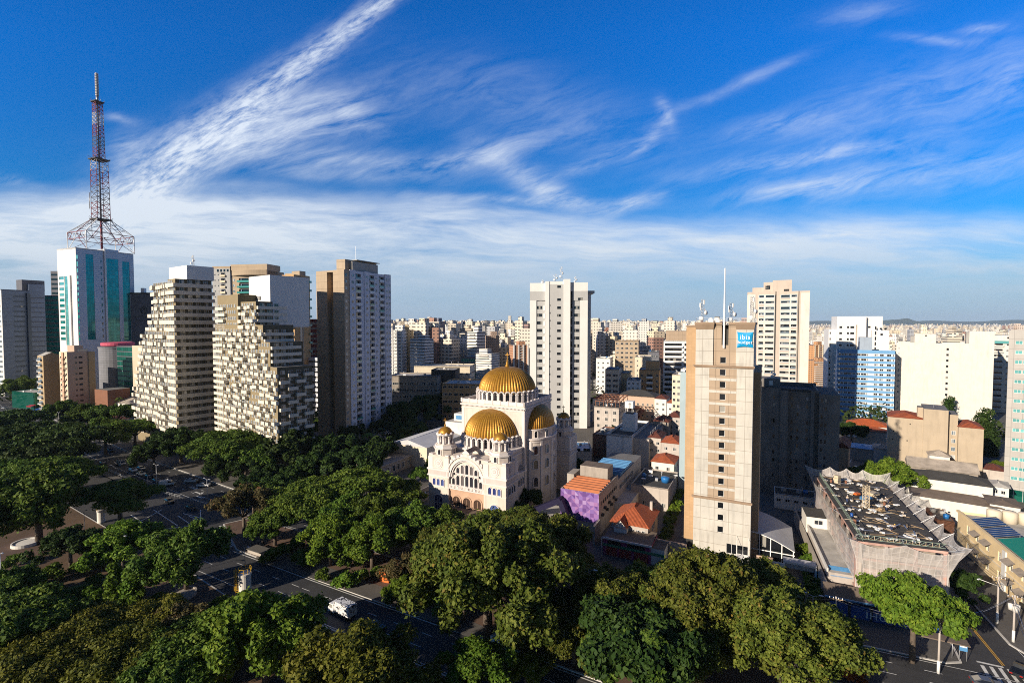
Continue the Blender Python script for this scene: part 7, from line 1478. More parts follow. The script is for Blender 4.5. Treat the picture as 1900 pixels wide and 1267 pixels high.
def site():
    P = [(72.5, 103.5), (87.3, 98.6), (106.5, 142.5), (91, 148.5)]; zt0 = 14.3; o = empty('building_site', 'unfinished building wrapped in torn pale netting with a dark cluttered roof deck', 'building site', (*P[0], 0))
    L = [Vector((p[0] - P[0][0], p[1] - P[0][1])) for p in P]; mb = MB()
    for z in (3.4, 6.9, 10.3, 13.7):
        mb.prism([tuple(p) for p in L], z, z + .5, 'raw_pink', True, top='site_deck' if z > 13 else 'concrete')
    def edge(i): a, b = L[i], L[(i + 1) % 4]; return a, b, (b - a).normalized(), Vector(((b - a).normalized().y, -(b - a).normalized().x))
    for i in range(4):
        a, b, d, n = edge(i); k = max(2, int((b - a).length / 5))
        for j in range(k + 1):
            p = a + (b - a) * j / k - n * .5; mb.rbox((p.x, p.y, 6.85), (.55, .55, 13.7), math.atan2(d.y, d.x), 'plaster_old' if j % 2 else 'raw_pink')
        for z0, z1, m in ((0, 1.4, 'raw_pink'), (3.9, 5.0, 'raw_pink'), (7.4, 8.4, 'raw_pink'), (10.8, 11.8, 'plaster_old')): 
            c = (a + b) / 2 - n * .6; mb.rbox((c.x, c.y, (z0 + z1) / 2), ((b - a).length - 1.4, .3, z1 - z0), math.atan2(d.y, d.x), m)
        if i in (0, 3): c = (a + b) / 2 - n * 1.6; mb.rbox((c.x, c.y, 6.8), ((b - a).length - 3, .2, 13.4), math.atan2(d.y, d.x), 'grime_wall')
    mb.build('frame', o)
    # outward leaning posts carry the net; its top edge sags between them
    nt = MB(); ps = MB()
    for i, (k, fl, dz, sg, zb) in enumerate(((2, 1.7, .9, 1.5, 4.4), (9, 2.3, 2.0, 1.0, 3.2), (4, 2.4, 2.2, 1.0, 3.2), (3, 1.9, 1.1, 1.3, 5.2))):
        a, b, d, n = edge(i); a2, b2, d2, n2 = edge((i + 1) % 4); a0, b0, d0, n0 = edge((i - 1) % 4); m_ = k * 6; rows = 9; g = []
        for r in range(rows + 1):
            row = []
            for j in range(m_ + 1):
                t = j / m_; fr = (j % 6) / 6; sag = math.sin(math.pi * fr); h = r / rows
                e = max(0, 1 - t * m_ / 6) ; e2 = max(0, 1 - (1 - t) * m_ / 6); nn = n + n0 * e + n2 * e2
                base = a + (b - a) * t + nn * (.25 + .12 * math.sin(j * 1.7 + r)); out = fl * max(0, h - .45) ** 1.5 / .407; p = base + nn * out * (1 - .35 * sag * max(0, h - .5) * 2)
                z = zb + .6 * math.sin(j * .9) * (1 - h) + (zt0 + dz - sg * sag - zb) * h; row.append((p.x, p.y, z))
            g.append(row)
        vs = [p for row in g for p in row]; w = m_ + 1; base_i = len(nt.v); nt.v += vs; k_ = nt.mid('net')
        for r in range(rows):
            for j in range(m_): f = (r * w + j, r * w + j + 1, (r + 1) * w + j + 1, (r + 1) * w + j); nt.f.append(tuple(base_i + q for q in f)); nt.mi.append(k_); nt.sm.append(True); nt.uv += [(j, r), (j + 1, r), (j + 1, r + 1), (j, r + 1)]
        for j in range(0, m_ + 1, 6): top = g[rows][j]; bot = a + (b - a) * j / m_; ps.beam((bot.x, bot.y, zt0 - .1), top, .06, 'galv', 5); ps.beam((bot.x - n.x * .1, bot.y - n.y * .1, zt0 + 1.3), (top[0] * .5 + bot.x * .5, top[1] * .5 + bot.y * .5, (top[2] + zt0 + .6) / 2), .045, 'galv', 5)
    nt.build('net', o); ps.build('net_post', o)
    tr = MB()                                                   # green edge trusses
    for i in (0, 3):
        a, b, d, n = edge(i); a = a - n * 1.0; b = b - n * 1.0; N = int((b - a).length / 1.1)
        for z in (0.1, 1.0): tr.beam((*a, zt0 + z), (*b, zt0 + z), .06, 'scaffold_green')
        for j in range(N): p, q = a + (b - a) * j / N, a + (b - a) * (j + 1) / N; tr.beam((*p, zt0 + .1), (*p, zt0 + 1), .045, 'timber_pale' if i == 0 else 'scaffold_green'); tr.beam((*p, zt0 + .1), (*q, zt0 + 1), .04, 'scaffold_green')
    tr.build('edge_truss', o)
    rd = random.Random(11); e1 = L[1] - L[0]; e2 = L[3] - L[0]
    def on(u, v): q = L[0] * (1 - u) * (1 - v) + L[1] * u * (1 - v) + L[2] * u * v + L[3] * (1 - u) * v; return q
    def W(u, v, z=zt0): q = on(u, v); return Vector((q.x + P[0][0], q.y + P[0][1], z))
    bm = MB()
    for i in range(9): a, b = on(.06, (i + .5) / 14), on(.94, (i + .5) / 14); bm.beam((*a, zt0 + .03), (*b, zt0 + .03), .05, 'dark_wall' if i % 3 else 'timber')
    for u in (.2, .5, .8): a, b = on(u, .03), on(u, .97); bm.beam((*a, zt0 + .12), (*b, zt0 + .12), .05, 'dark_wall')
    bm.build('deck_joist', o)
    for i in range(150):                                         # loose timber, sacks and sheets on the deck
        u, v = rd.uniform(.08, .92), rd.uniform(.04, .96); p = W(u, v); k = rd.random(); m2 = MB()
        if k < .5: l = rd.uniform(1.5, 4.2); m2.rbox((0, 0, .26), (l, .22, .08), rd.uniform(0, 3.14), rd.choice(('timber', 'timber_pale', 'timber', 'dark_wall', 'steel'))); nm, lab, cat, gr = 'plank', 'loose timber plank lying on the dark roof deck of the netted building', 'plank', 'planks on the site deck'
        elif k < .94:
            for q in range(rd.randint(1, 4)): m2.rbox((rd.uniform(-.6, .6), rd.uniform(-.5, .5), .25 + .02 * q), (rd.uniform(.4, .9), rd.uniform(.3, .6), .22), rd.uniform(0, 3), rd.choice(('white', 'white', 'shirt_pale')))
            nm, lab, cat, gr = 'rubble_sack', 'white heap of sacks or offcuts on the dark roof deck of the netted building', 'sack', 'white heaps on the site deck'
        else: m2.lathe([(.28, 0), (.3, .85), (0, .86)], (0, 0, .2), rd.choice(('orange_paint', 'blue_paint', 'rust_wall')), 12); nm, lab, cat, gr = 'drum', 'coloured drum standing on the dark roof deck of the netted building', 'drum', 'drums on the site deck'
        m2.build(nm, None, lab, cat, gr, loc=p)
    tw = empty('hoist_tower', 'cream lattice tower standing upright in the middle of the netted roof deck', 'hoist', W(.42, .47)); m2 = MB()
    for x in (-.5, .5):
        for y in (-.5, .5): m2.beam((x, y, 0), (x, y, 5.6), .07, 'timber_pale')
    for j in range(7):
        z = j * .8
        for (a, b) in (((-.5, -.5), (.5, -.5)), ((.5, -.5), (.5, .5)), ((.5, .5), (-.5, .5)), ((-.5, .5), (-.5, -.5))): m2.beam((*a, z), (*b, z), .05, 'timber_pale'); m2.beam((*a, z), (*b, z + .8), .05, 'timber_pale')
    m2.build('lattice', tw)
    for lab, mat, u, v, s in (('blue tarpaulin heap beyond the lattice tower on the roof deck', 'roof_blue', .5, .60, (3.4, 1.6, .5)), ('orange tarpaulin beside the blue heap on the roof deck', 'orange_paint', .42, .66, (1.8, 1.1, .5)), ('stack of pale pallets at the far edge of the roof deck', 'timber_pale', .66, .68, (3.2, 2.0, .9)), ('pale timber crate at the far corner of the roof deck', 'timber_pale', .25, .86, (1.8, 1.3, 2.2)), ('brown plywood box in front of the lattice tower', 'timber', .58, .42, (1.7, 1.2, .9))):
        m2 = MB(); n = 5 if 'crate' not in lab and 'box' not in lab else 3
        for q in range(n): m2.rbox((rd.uniform(-.1, .1) * s[0], rd.uniform(-.1, .1) * s[1], .2 + s[2] * (q + .5) / n), (s[0] * rd.uniform(.7, 1), s[1] * rd.uniform(.7, 1), s[2] / n * .92), rd.uniform(-.15, .15), mat)
        m2.build('tarpaulin' if 'tarp' in lab else 'pallet_stack' if 'pallet' in lab else 'crate', None, lab, 'site material', loc=W(u, v), rot=.4)
    for lab, u, v, rot, bend in (('worker in a pale shirt bending near the lattice tower on the roof deck', .66, .44, 1.2, .35), ('worker standing alone by the outer truss of the roof deck', .2, .52, 2.2, .1), ('worker in a pale top stooping beside the pallets', .78, .57, -2.0, .4), ('worker in a yellow helmet crouching towards the front of the roof deck', .52, .17, .4, .45)): person(lab, W(u, v, zt0 + .02), rot, bend)
    # street level: shuttered shop fronts and awning below the net
    g = empty('corner_shop', 'low shop row with blue lettered shutters under the netted building', 'shop', (65.0, 101.6, .14), -R(25)); mb = MB(); mb.box(0, 19, 0, 4.0, 0, 3.3, 'dark_wall', top='roof_dark'); mb.box(-.1, 19.1, -.08, 0, 2.7, 3.3, 'indigo', True); mb.build('wall', g)
    for i in range(5):
        m2 = MB(); u = .6 + i * 3.7; m2.box(u, u + 3.2, -.12, 0, .05, 2.6, 'blue_paint', True)
        for k in range(9): m2.box(u, u + 3.2, -.15, -.12, .15 + k * .27, .19 + k * .27, 'indigo', True)
        q = m2.build('roller_shutter', g)
    for k, (u, zz) in enumerate(((9.7, .5), (13.4, .45))): text_part(('LSHOP', 'CHAOS')[0] if False else 'IHUDI', 2.0, 'white', g, (u, -.16, zz), (math.pi / 2, 0, 0), 'graffiti_lettering', .01)
    m2 = MB(); m2.face([(-.3, -.1, 3.6), (9, -.1, 3.6), (9, 3.0, 5.0), (-.3, 3.0, 5.0)], 'roof_brown'); m2.face([(9, -.1, 3.5), (-.3, -.1, 3.5), (-.3, 3.0, 4.9), (9, 3.0, 4.9)], 'roof_brown'); m2.box(-.3, 9, -.35, -.1, 3.3, 3.62, 'roof_blue', True); m2.build('sheet_awning', g)
    k = MB(); k.prism([(0, 0), (4.2, -1.5), (6.2, 1.4), (4.8, 4.2), (.6, 4.2)], 0, 3.4, 'raw_pink', top='roof_brown'); k.build('kiosk', None, 'low brown roofed corner kiosk between the netted building and the side street', 'kiosk', loc=(83.6, 96.2, .14))
site()
# ------------------------------------------------------------------ trees and shrubs
leafm('leaf_olive', (.034, .056, .008), (.092, .118, .017), (.20, .21, .038), .16, (.20, .13, .03), .16); leafm('leaf_green', (.026, .060, .008), (.075, .130, .017), (.155, .205, .03), .18)
leafm('leaf_bright', (.035, .075, .008), (.10, .165, .016), (.20, .25, .03), .2); leafm('leaf_dark', (.012, .028, .006), (.030, .060, .012), (.065, .10, .02), .15)  # the dark leaf tone also stands in for shade over the left-hand trees
leafm('leaf_brown', (.05, .05, .018), (.105, .085, .035), (.15, .11, .055), .2, (.16, .06, .03), .3); leafm('leaf_pink', (.20, .07, .07), (.32, .14, .13), (.40, .22, .19), .25); leafm('leaf_rust', (.16, .04, .01), (.30, .085, .015), (.10, .07, .015), .2); wallm('bark', (.11, .085, .065), var=.3, scale=1.5, streak=.2); leafm('leaf_yellow', (.045, .062, .008), (.115, .13, .016), (.21, .20, .03), .2)
def leaf_cloud(rs, lobes, n, size, up=.35, elong=1.5, shell=.5):
    """lobes: rows of x, y, z, rx, ry, rz; leaves lie mostly near each lobe's skin, facing roughly outwards"""
    w = np.array([l[3] * l[4] for l in lobes]); k = rs.choice(len(lobes), n, p=w / w.sum()); L = np.array(lobes)[k]
    d = rs.normal(size=(n, 3)); d[:, 2] += .25; d /= np.linalg.norm(d, axis=1)[:, None]; r = 1 - shell * rs.random(n) ** 3
    r += .42 * rs.random(n) ** 5
    r *= 1 + .16 * np.sin(d[:, 0] * 7 + k) * np.sin(d[:, 1] * 6 + 2 * k)
    c = L[:, :3] + d * L[:, 3:6] * r[:, None]
    nrm = d + rs.normal(size=(n, 3)) * .75; nrm[:, 2] += up; nrm /= np.linalg.norm(nrm, axis=1)[:, None]
    t = np.cross(nrm, rs.normal(size=(n, 3))); t /= np.linalg.norm(t, axis=1)[:, None]; b = np.cross(nrm, t); s = size * (.6 + .8 * rs.random(n))[:, None]
    t = t * s * elong * .5; b = b * s * .5
    v = np.stack([c - t, c - b * .9 + t * .1, c + t, c + b * .9 + t * .1], 1).reshape(-1, 3); return v
def leaf_obj(name, v, mat, parent):
    me = bpy.data.meshes.new(name); n = len(v) // 4; me.vertices.add(len(v)); me.vertices.foreach_set('co', v.astype(np.float32).ravel()); me.loops.add(len(v)); me.loops.foreach_set('vertex_index', np.arange(len(v), dtype=np.int32)); me.polygons.add(n); me.polygons.foreach_set('loop_start', np.arange(0, len(v), 4, dtype=np.int32)); me.update(calc_edges=True); me.validate(); me.materials.append(M[mat]); o = bpy.data.objects.new(name, me); return link(o, parent)
PROTO = {}
def tree_proto(key, mat, seed, r, h, nl, n, size, kind='dome'):
    """a unit tree: crown radius r, height h, trunk with limbs"""
    rs = np.random.RandomState(seed); rd = random.Random(seed); lobes = []
    flat, zlo, zhi, big, lo_, hi_ = {'dome': (.8, .30, .48, .40, .09, .17), 'umbrella': (.40, .56, .28, .38, .11, .20), 'lumpy': (.85, .30, .46, .38, .10, .20), 'sparse': (.8, .5, .35, .34, .10, .18), 'shrub': (.8, .25, .3, .45, .25, .4), 'column': (1, .1, .8, .5, .4, .6)}[kind]
    nm = 1 if kind == 'column' else max(4, nl // 8); mains = []
    for i in range(nm):
        q = math.sqrt((i + .35) / nm) * rd.uniform(.85, 1.08); a = 2.4 * i + rd.uniform(-.4, .4); R_ = r * big * rd.uniform(.75, 1.15)
        z = h * (zlo + zhi * math.sqrt(max(0, 1 - min(1, q) ** 2)) * rd.uniform(.8, 1.12)); mains.append((q * math.cos(a) * (r - R_ * .7), q * math.sin(a) * (r - R_ * .7), z, R_))
    for i in range(nl):
        if kind == 'column': z = h * (.08 + .86 * (i + .5) / nl); lr = r * rd.uniform(.7, 1.0) * (1.05 - .5 * (i / nl)); lobes.append((r * rd.uniform(-.25, .25), r * rd.uniform(-.25, .25), z, lr, lr, lr * .9)); continue
        m_ = mains[i % nm]; d = Vector((rd.gauss(0, 1), rd.gauss(0, 1), rd.gauss(.25, .9))).normalized(); k = m_[3] * rd.uniform(.55, 1.05); lr = r * rd.uniform(lo_, hi_)
        lobes.append((m_[0] + d.x * k, m_[1] + d.y * k, max(lr * .6, m_[2] + d.z * k * flat), lr, lr, lr * (.5 if kind == 'umbrella' else rd.uniform(.65, 1.0))))
    o = bpy.data.objects.new(key, None); link(o)
    leaf_obj('crown', leaf_cloud(rs, lobes, n, size), mat, o)
    tb = MB(); th = h * (.42 if kind not in ('shrub', 'column') else .2); tr = max(.1, r * .045); tb.beam((0, 0, -.2), (0, 0, th), tr * 1.35, 'bark', 8, tr)
    for i, l in enumerate(mains if kind != 'column' else lobes[-1:]): m_ = Vector((l[0] * .45, l[1] * .45, th + (l[2] - th) * .55)); tb.beam((0, 0, th * .92), m_, tr * .62, 'bark', 6, tr * .38); tb.beam(m_, (l[0], l[1], l[2]), tr * .38, 'bark', 5, tr * .12)
    tb.build('trunk', o); PROTO[key] = [o, False, r, h]; return o
tree_proto('broad_tree', 'leaf_olive', 1, 10, 14, 150, 74000, .32); tree_proto('broad_tree_b', 'leaf_olive', 2, 10, 14, 140, 74000, .32)
tree_proto('leafy_tree', 'leaf_bright', 3, 10, 14, 84, 34000, .46, 'lumpy'); tree_proto('yellow_tree', 'leaf_yellow', 4, 10, 13, 96, 42000, .38, 'lumpy')
tree_proto('green_tree', 'leaf_green', 5, 8, 11, 70, 28000, .36, 'lumpy'); tree_proto('green_tree_b', 'leaf_green', 6, 8, 10, 64, 24000, .36, 'umbrella'); tree_proto('green_tree_c', 'leaf_bright', 16, 8, 11, 66, 24000, .4, 'lumpy')
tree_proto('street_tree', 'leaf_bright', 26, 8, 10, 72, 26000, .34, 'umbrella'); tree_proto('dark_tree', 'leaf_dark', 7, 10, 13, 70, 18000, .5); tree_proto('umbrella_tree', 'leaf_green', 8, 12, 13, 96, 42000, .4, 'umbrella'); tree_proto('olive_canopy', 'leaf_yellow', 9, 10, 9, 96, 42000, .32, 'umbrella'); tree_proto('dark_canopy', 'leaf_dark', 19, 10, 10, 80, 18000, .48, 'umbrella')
tree_proto('brown_tree', 'leaf_brown', 10, 6, 9, 56, 7000, .32, 'sparse'); tree_proto('pink_tree', 'leaf_pink', 11, 8, 9, 24, 6000, .5, 'umbrella'); tree_proto('shrub', 'leaf_green', 12, 2, 2.2, 7, 1600, .26, 'shrub'); tree_proto('bright_shrub', 'leaf_bright', 13, 2, 2.4, 7, 1300, .34, 'shrub'); tree_proto('rust_shrub', 'leaf_rust', 14, 2, 2.2, 6, 1200, .3, 'shrub'); tree_proto('column_shrub', 'leaf_bright', 15, 1.6, 7, 9, 2600, .42, 'column'); tree_proto('conifer', 'leaf_dark', 17, 3, 14, 12, 4000, .5, 'column')
NAME = {'broad_tree_b': 'broad_tree', 'green_tree_b': 'green_tree', 'green_tree_c': 'green_tree', 'bright_shrub': 'shrub', 'rust_shrub': 'shrub', 'column_shrub': 'shrub'}
trd = random.Random(3)
def plant(key, px, py, wpx, label, group=None, zc=.6, hk=1.0, z0=.12, cat='tree', zabs=None):
    """a tree whose crown centre shows at px, py and is wpx wide in the photograph's pixels"""
    p = PROTO[key]; r, h = p[2], p[3]; s = 1.0
    for _ in range(12):
        zz = (zabs or 0) + h * zc * .95 * s * hk; c = gp(px, py, zz); depth = c.y * math.cos(TH) - (zz - CAM_H) * math.sin(TH); s = (1.15 if 'broad' in key else 1.07) * wpx / F * depth / (2 * r)
    o = p[0] if not p[1] else copy_tree(p[0]); p[1] = True; o.name = NAME.get(key, key); o.location = (c.x, c.y, zabs if zabs is not None else z0); o.scale = (s * trd.uniform(.94, 1.06), s * trd.uniform(.94, 1.06), s * hk); o.rotation_euler = (0, 0, trd.uniform(0, 6.28))
    for k in ('label', 'category', 'group'):
        if k in o: del o[k]
    tag(o, label, cat, group); return o
# big crowns of the median and the pavement
plant('broad_tree', 905, 1060, 285, 'huge olive domed tree rising in front of the church and mosaic building'); plant('broad_tree_b', 1318, 1112, 230, 'largest olive brown tree at the foot of the hotel'); plant('broad_tree', 1455, 1180, 230, 'olive brown tree spreading towards the netted building'); plant('broad_tree_b', 1120, 1108, 150, 'mid sized olive tree between the two huge domed crowns'); plant('broad_tree', 1010, 1140, 120, 'lower olive crown skirting the huge domed tree'); plant('broad_tree_b', 840, 1020, 130, 'olive crown leaning towards the parish trees at the side of the huge domed tree')
plant('dark_canopy', 1180, 1215, 270, 'broad flat dark green crown at the very bottom below the olive trees', hk=1.1); plant('green_tree', 1190, 1230, 220, 'rounded green crown poking through the dark flat crown at the bottom'); plant('leafy_tree', 492, 1178, 235, 'bright leafy tree beside the pale concrete shaft on the near kerb'); plant('yellow_tree', 650, 1268, 260, 'yellowish olive tree at the bottom next to the bright leafy tree'); plant('leafy_tree', 410, 1215, 150, 'lower bright crown leaning away from the bright leafy tree'); plant('green_tree_c', 880, 1250, 150, 'coarse leaved tree at the bottom beside the street lamp'); plant('green_tree_c', 975, 1245, 80, 'small bright tree at the bottom beside the white van')
plant('broad_tree', 1015, 1010, 150, 'olive crown rising behind the huge domed tree towards the portal frame'); plant('broad_tree', 960, 985, 120, 'olive crown touching the church side tower'); plant('broad_tree_b', 1190, 1130, 130, 'olive tree wedged between the mid sized and the largest olive trees'); plant('broad_tree', 1395, 1095, 150, 'olive crown right before the hotel entrance'); plant('green_tree', 820, 980, 110, 'green tree between the church front and the huge domed tree'); plant('green_tree', 640, 955, 120, 'green tree deep inside the median grove'); plant('green_tree', 1205, 1090, 110, 'green rounded tree between the painted shop and the largest olive tree'); plant('broad_tree_b', 1065, 1175, 130, 'olive tree filling the gap above the dark flat crown'); plant('green_tree_b', 860, 1110, 120, 'flat green tree under the edge of the huge domed tree'); plant('broad_tree', 1270, 1190, 150, 'olive crown between the largest olive tree and the dark flat crown'); plant('brown_tree', 752, 1060, 80, 'brownish small tree with an orange box at its foot'); plant('green_tree_c', 745, 1090, 60, 'little green tree under the brownish small tree')
for i, (k, x, y, w, l) in enumerate((('green_tree_c', 612, 1000, 120, 'bright green tree at the kerb bend of the median'), ('green_tree_c', 690, 1005, 130, 'bright green tree with a leaning pale trunk on the median'), ('green_tree', 765, 975, 120, 'green tree just below the church front'), ('green_tree', 700, 960, 130, 'green tree behind the leaning trunk tree'), ('umbrella_tree', 575, 935, 160, 'flat topped green tree in the middle of the median grove'), ('green_tree_b', 665, 915, 150, 'flat topped green tree in front of the low school roof'), ('green_tree_b', 735, 925, 110, 'dark flat tree beside the ramp wall of the church'), ('green_tree_b', 510, 975, 100, 'green tree over the paved corner of the median'), ('brown_tree', 452, 945, 110, 'brown sparsely leaved tree at the crossing'), ('green_tree_b', 470, 925, 90, 'yellow green tree behind the brown sparse tree'), ('green_tree', 487, 985, 60, 'small green tree at the median bench'),
        ('green_tree', 345, 1030, 165, 'round dark leafy tree in a stone planter on the plaza'), ('green_tree_c', 228, 1012, 120, 'bright green tree around the middle park lamp'), ('umbrella_tree', 222, 930, 135, 'umbrella shaped tree above the white cylinder kiosk'), ('green_tree', 70, 930, 190, 'big dull green tree above the brown path'), ('umbrella_tree', 85, 892, 150, 'wide flat tree along the shaded avenue'), ('dark_tree', 130, 1010, 110, 'dark tree standing in the shade by the round planter'), ('green_tree_b', 25, 885, 120, 'flat green tree at the outer end of the park avenue'))): plant(k, x, y, w, l)
G1 = 'shaded canopy trees at the near corner of the park'
for i, (x, y, w) in enumerate(((40, 1165, 190), (150, 1185, 200), (262, 1165, 170), (350, 1195, 150), (90, 1235, 220), (215, 1245, 220), (330, 1260, 200), (0, 1250, 160), (-40, 1200, 160), (-20, 1120, 110))): plant('olive_canopy' if i % 3 else 'green_tree_b', x, y, w, 'low spreading olive green tree in the closed canopy at the near corner of the park', G1)
plant('dark_canopy', 400, 1165, 130, 'dark flat canopy between the plaza planter and the bright leafy tree'); 
G6 = 'undergrowth of the median and the park'
for i, (x, y) in enumerate(((600, 1065), (640, 1075), (690, 1060), (735, 1100), (790, 1110), (830, 1130), (540, 1010), (500, 1030), (570, 1030), (650, 1040), (760, 1060), (950, 1150), (1060, 1120), (1150, 1150), (1250, 1100), (290, 1120), (330, 1135), (150, 1050), (100, 1060), (60, 1075), (190, 1040), (270, 1060), (400, 1120), (440, 1150), (20, 1040), (110, 1110), (240, 1135), (1100, 1060), (1180, 1060), (1240, 1050))): plant(('shrub', 'bright_shrub', 'shrub')[i % 3], x, y, 34 + (i * 13) % 22, 'leafy shrub growing under the trees of the median and the park', G6, cat='shrub')
plant('brown_tree', 330, 1165, 110, 'reddish bare tree in the shade of the near canopy'); plant('green_tree', 20, 1085, 90, 'grey green tree beside the outermost park lamp')
G2 = 'dark trees of the shaded square'
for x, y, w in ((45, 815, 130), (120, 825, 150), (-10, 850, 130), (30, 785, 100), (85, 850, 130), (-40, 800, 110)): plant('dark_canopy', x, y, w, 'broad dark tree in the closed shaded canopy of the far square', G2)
for k, x, y, w, l in (('green_tree', 165, 772, 70, 'green tree beside the red shop canopy at the far crossing'), ('green_tree_b', 215, 775, 90, 'flat green tree before the white gabled house'), ('green_tree', 195, 805, 90, 'light green tree on the avenue corner before the stepped tower'), ('green_tree_b', 250, 800, 80, 'flat green tree at the foot of the stepped tower'), ('dark_tree', 335, 820, 100, 'dark round tree at the corner of the stepped tower'), ('dark_tree', 285, 840, 80, 'dark tree in front of the pale clutter under the stepped tower'), ('green_tree', 118, 762, 60, 'small green tree at the beige slab entrance'), ('umbrella_tree', 420, 838, 140, 'great umbrella tree over the avenue before the terraced block'), ('umbrella_tree', 475, 850, 110, 'second umbrella crown merging with the great umbrella tree'), ('dark_tree', 545, 830, 125, 'dark dense tree next to the umbrella trees'), ('green_tree', 598, 790, 50, 'lighter crown catching sun before the tan and pale tower')): plant(k, x, y, w, l)
G3 = 'dark shaded trees between the towers and the church'
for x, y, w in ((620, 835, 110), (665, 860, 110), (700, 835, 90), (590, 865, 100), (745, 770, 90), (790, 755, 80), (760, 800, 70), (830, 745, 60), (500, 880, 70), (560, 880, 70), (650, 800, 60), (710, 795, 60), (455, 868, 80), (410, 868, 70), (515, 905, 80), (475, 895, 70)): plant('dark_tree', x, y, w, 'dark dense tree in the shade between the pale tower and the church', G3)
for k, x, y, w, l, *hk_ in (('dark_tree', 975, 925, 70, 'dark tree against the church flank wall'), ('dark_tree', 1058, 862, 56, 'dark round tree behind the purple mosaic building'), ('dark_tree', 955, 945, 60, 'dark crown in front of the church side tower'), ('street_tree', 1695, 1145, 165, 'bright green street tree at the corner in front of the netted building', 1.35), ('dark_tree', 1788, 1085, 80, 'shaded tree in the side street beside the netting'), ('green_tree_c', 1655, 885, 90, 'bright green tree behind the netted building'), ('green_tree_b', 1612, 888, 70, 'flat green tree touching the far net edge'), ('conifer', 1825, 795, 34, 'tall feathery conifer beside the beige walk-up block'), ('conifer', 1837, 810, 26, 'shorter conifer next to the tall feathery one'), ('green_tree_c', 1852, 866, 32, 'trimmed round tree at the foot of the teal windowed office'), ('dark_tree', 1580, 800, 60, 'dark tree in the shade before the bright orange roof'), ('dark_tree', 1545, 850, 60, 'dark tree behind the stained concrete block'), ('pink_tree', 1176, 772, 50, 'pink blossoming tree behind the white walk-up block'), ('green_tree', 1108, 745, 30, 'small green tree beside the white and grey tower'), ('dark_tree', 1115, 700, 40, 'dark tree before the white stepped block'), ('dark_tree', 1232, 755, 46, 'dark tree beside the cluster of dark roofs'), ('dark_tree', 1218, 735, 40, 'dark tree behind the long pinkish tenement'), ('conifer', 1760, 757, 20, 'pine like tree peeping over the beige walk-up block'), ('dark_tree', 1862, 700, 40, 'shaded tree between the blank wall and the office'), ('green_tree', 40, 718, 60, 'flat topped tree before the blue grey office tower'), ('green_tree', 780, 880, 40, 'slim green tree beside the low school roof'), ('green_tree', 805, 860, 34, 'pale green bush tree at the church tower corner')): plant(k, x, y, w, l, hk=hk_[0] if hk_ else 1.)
for x, y, w, k, l in ((215, 1075, 30, 'column_shrub', 'leafy ivy column at the middle park lamp'), (240, 1080, 30, 'column_shrub', 'second leafy ivy column beside the middle park lamp'), (215, 1122, 32, 'shrub', 'round shrub at the foot of the ivy columns'), (252, 1110, 36, 'bright_shrub', 'bright shrub beside the ivy columns'), (172, 1078, 36, 'shrub', 'rounded shrub on the sunny lawn, uphill one'), (135, 1098, 44, 'shrub', 'wide shrub on the sunny lawn'), (175, 1100, 40, 'bright_shrub', 'light shrub on the sunny lawn'), (1590, 1250, 60, 'rust_shrub', 'orange leaved shrub at the bottom beside the street lamp'), (1560, 1215, 60, 'shrub', 'green shrub beside the orange leaved shrub'), (770, 1075, 24, 'rust_shrub', 'reddish bush under the brownish small tree'), (1445, 1050, 22, 'bright_shrub', 'bright banana like shrub in the hotel garden'), (1420, 1052, 30, 'bright_shrub', 'yellow green clipped bush in the hotel garden')): plant(k, x, y, w, l, cat='shrub')
G4 = 'shrubs in the green strip beside the hotel'
for i in range(13): plant('bright_shrub' if i < 4 else 'shrub', 1257 - i * 2.5, 915 + i * 9, 22, 'bushy shrub in the planted strip beside the tan hotel wing', G4, cat='shrub')
G5 = 'shrubs of the hedge beside the driveway'
for i in range(9): plant('bright_shrub' if i < 2 else 'shrub', 1497 + i * 2.6, 1022 + i * 14, 30, 'leafy shrub of the hedge along the driveway wall', G5, cat='shrub')
def palm(px, py, h, label):
    c = gp(px, py, h); o = empty('palm_tree', label, 'tree', (c.x, c.y, 0)); t = MB(); t.beam((0, 0, 0), (.2, .1, h), .22, 'bark', 8, .16); t.build('trunk', o); f = MB(); rd = random.Random(int(px))
    for i in range(18):
        a = 6.283 * i / 18 + rd.uniform(-.15, .15); el = rd.uniform(.1, 1.0); L = rd.uniform(2.6, 3.8); d = Vector((math.cos(a), math.sin(a), 0)); s = Vector((-d.y, d.x, 0)); prev = None
        for j in range(7): u = j / 6; c_ = Vector((.2, .1, h)) + d * L * u * math.cos(el * (1 - u * .5)) + Vector((0, 0, L * (u * math.sin(el) - 1.0 * u * u))); w = .42 * math.sin(math.pi * min(.97, u * .9 + .1)); pts = (c_ - s * w - Vector((0, 0, w * .5)), c_, c_ + s * w - Vector((0, 0, w * .5))); prev and (f.face([prev[0], prev[1], pts[1], pts[0]], 'leaf_green'), f.face([prev[1], prev[2], pts[2], pts[1]], 'leaf_green')); prev = pts
    f.build('fronds', o)
palm(392, 790, 11, 'palm tree standing between the two stepped blocks'); palm(683, 805, 10, 'shaded palm at the podium of the pale tower'); palm(222, 738, 9, 'palm in front of the white gabled house')
# unused prototypes would be stray things
for k, p in list(PROTO.items()):
    if not p[1]:
        for c in list(p[0].children): bpy.data.objects.remove(c)
        bpy.data.objects.remove(p[0])
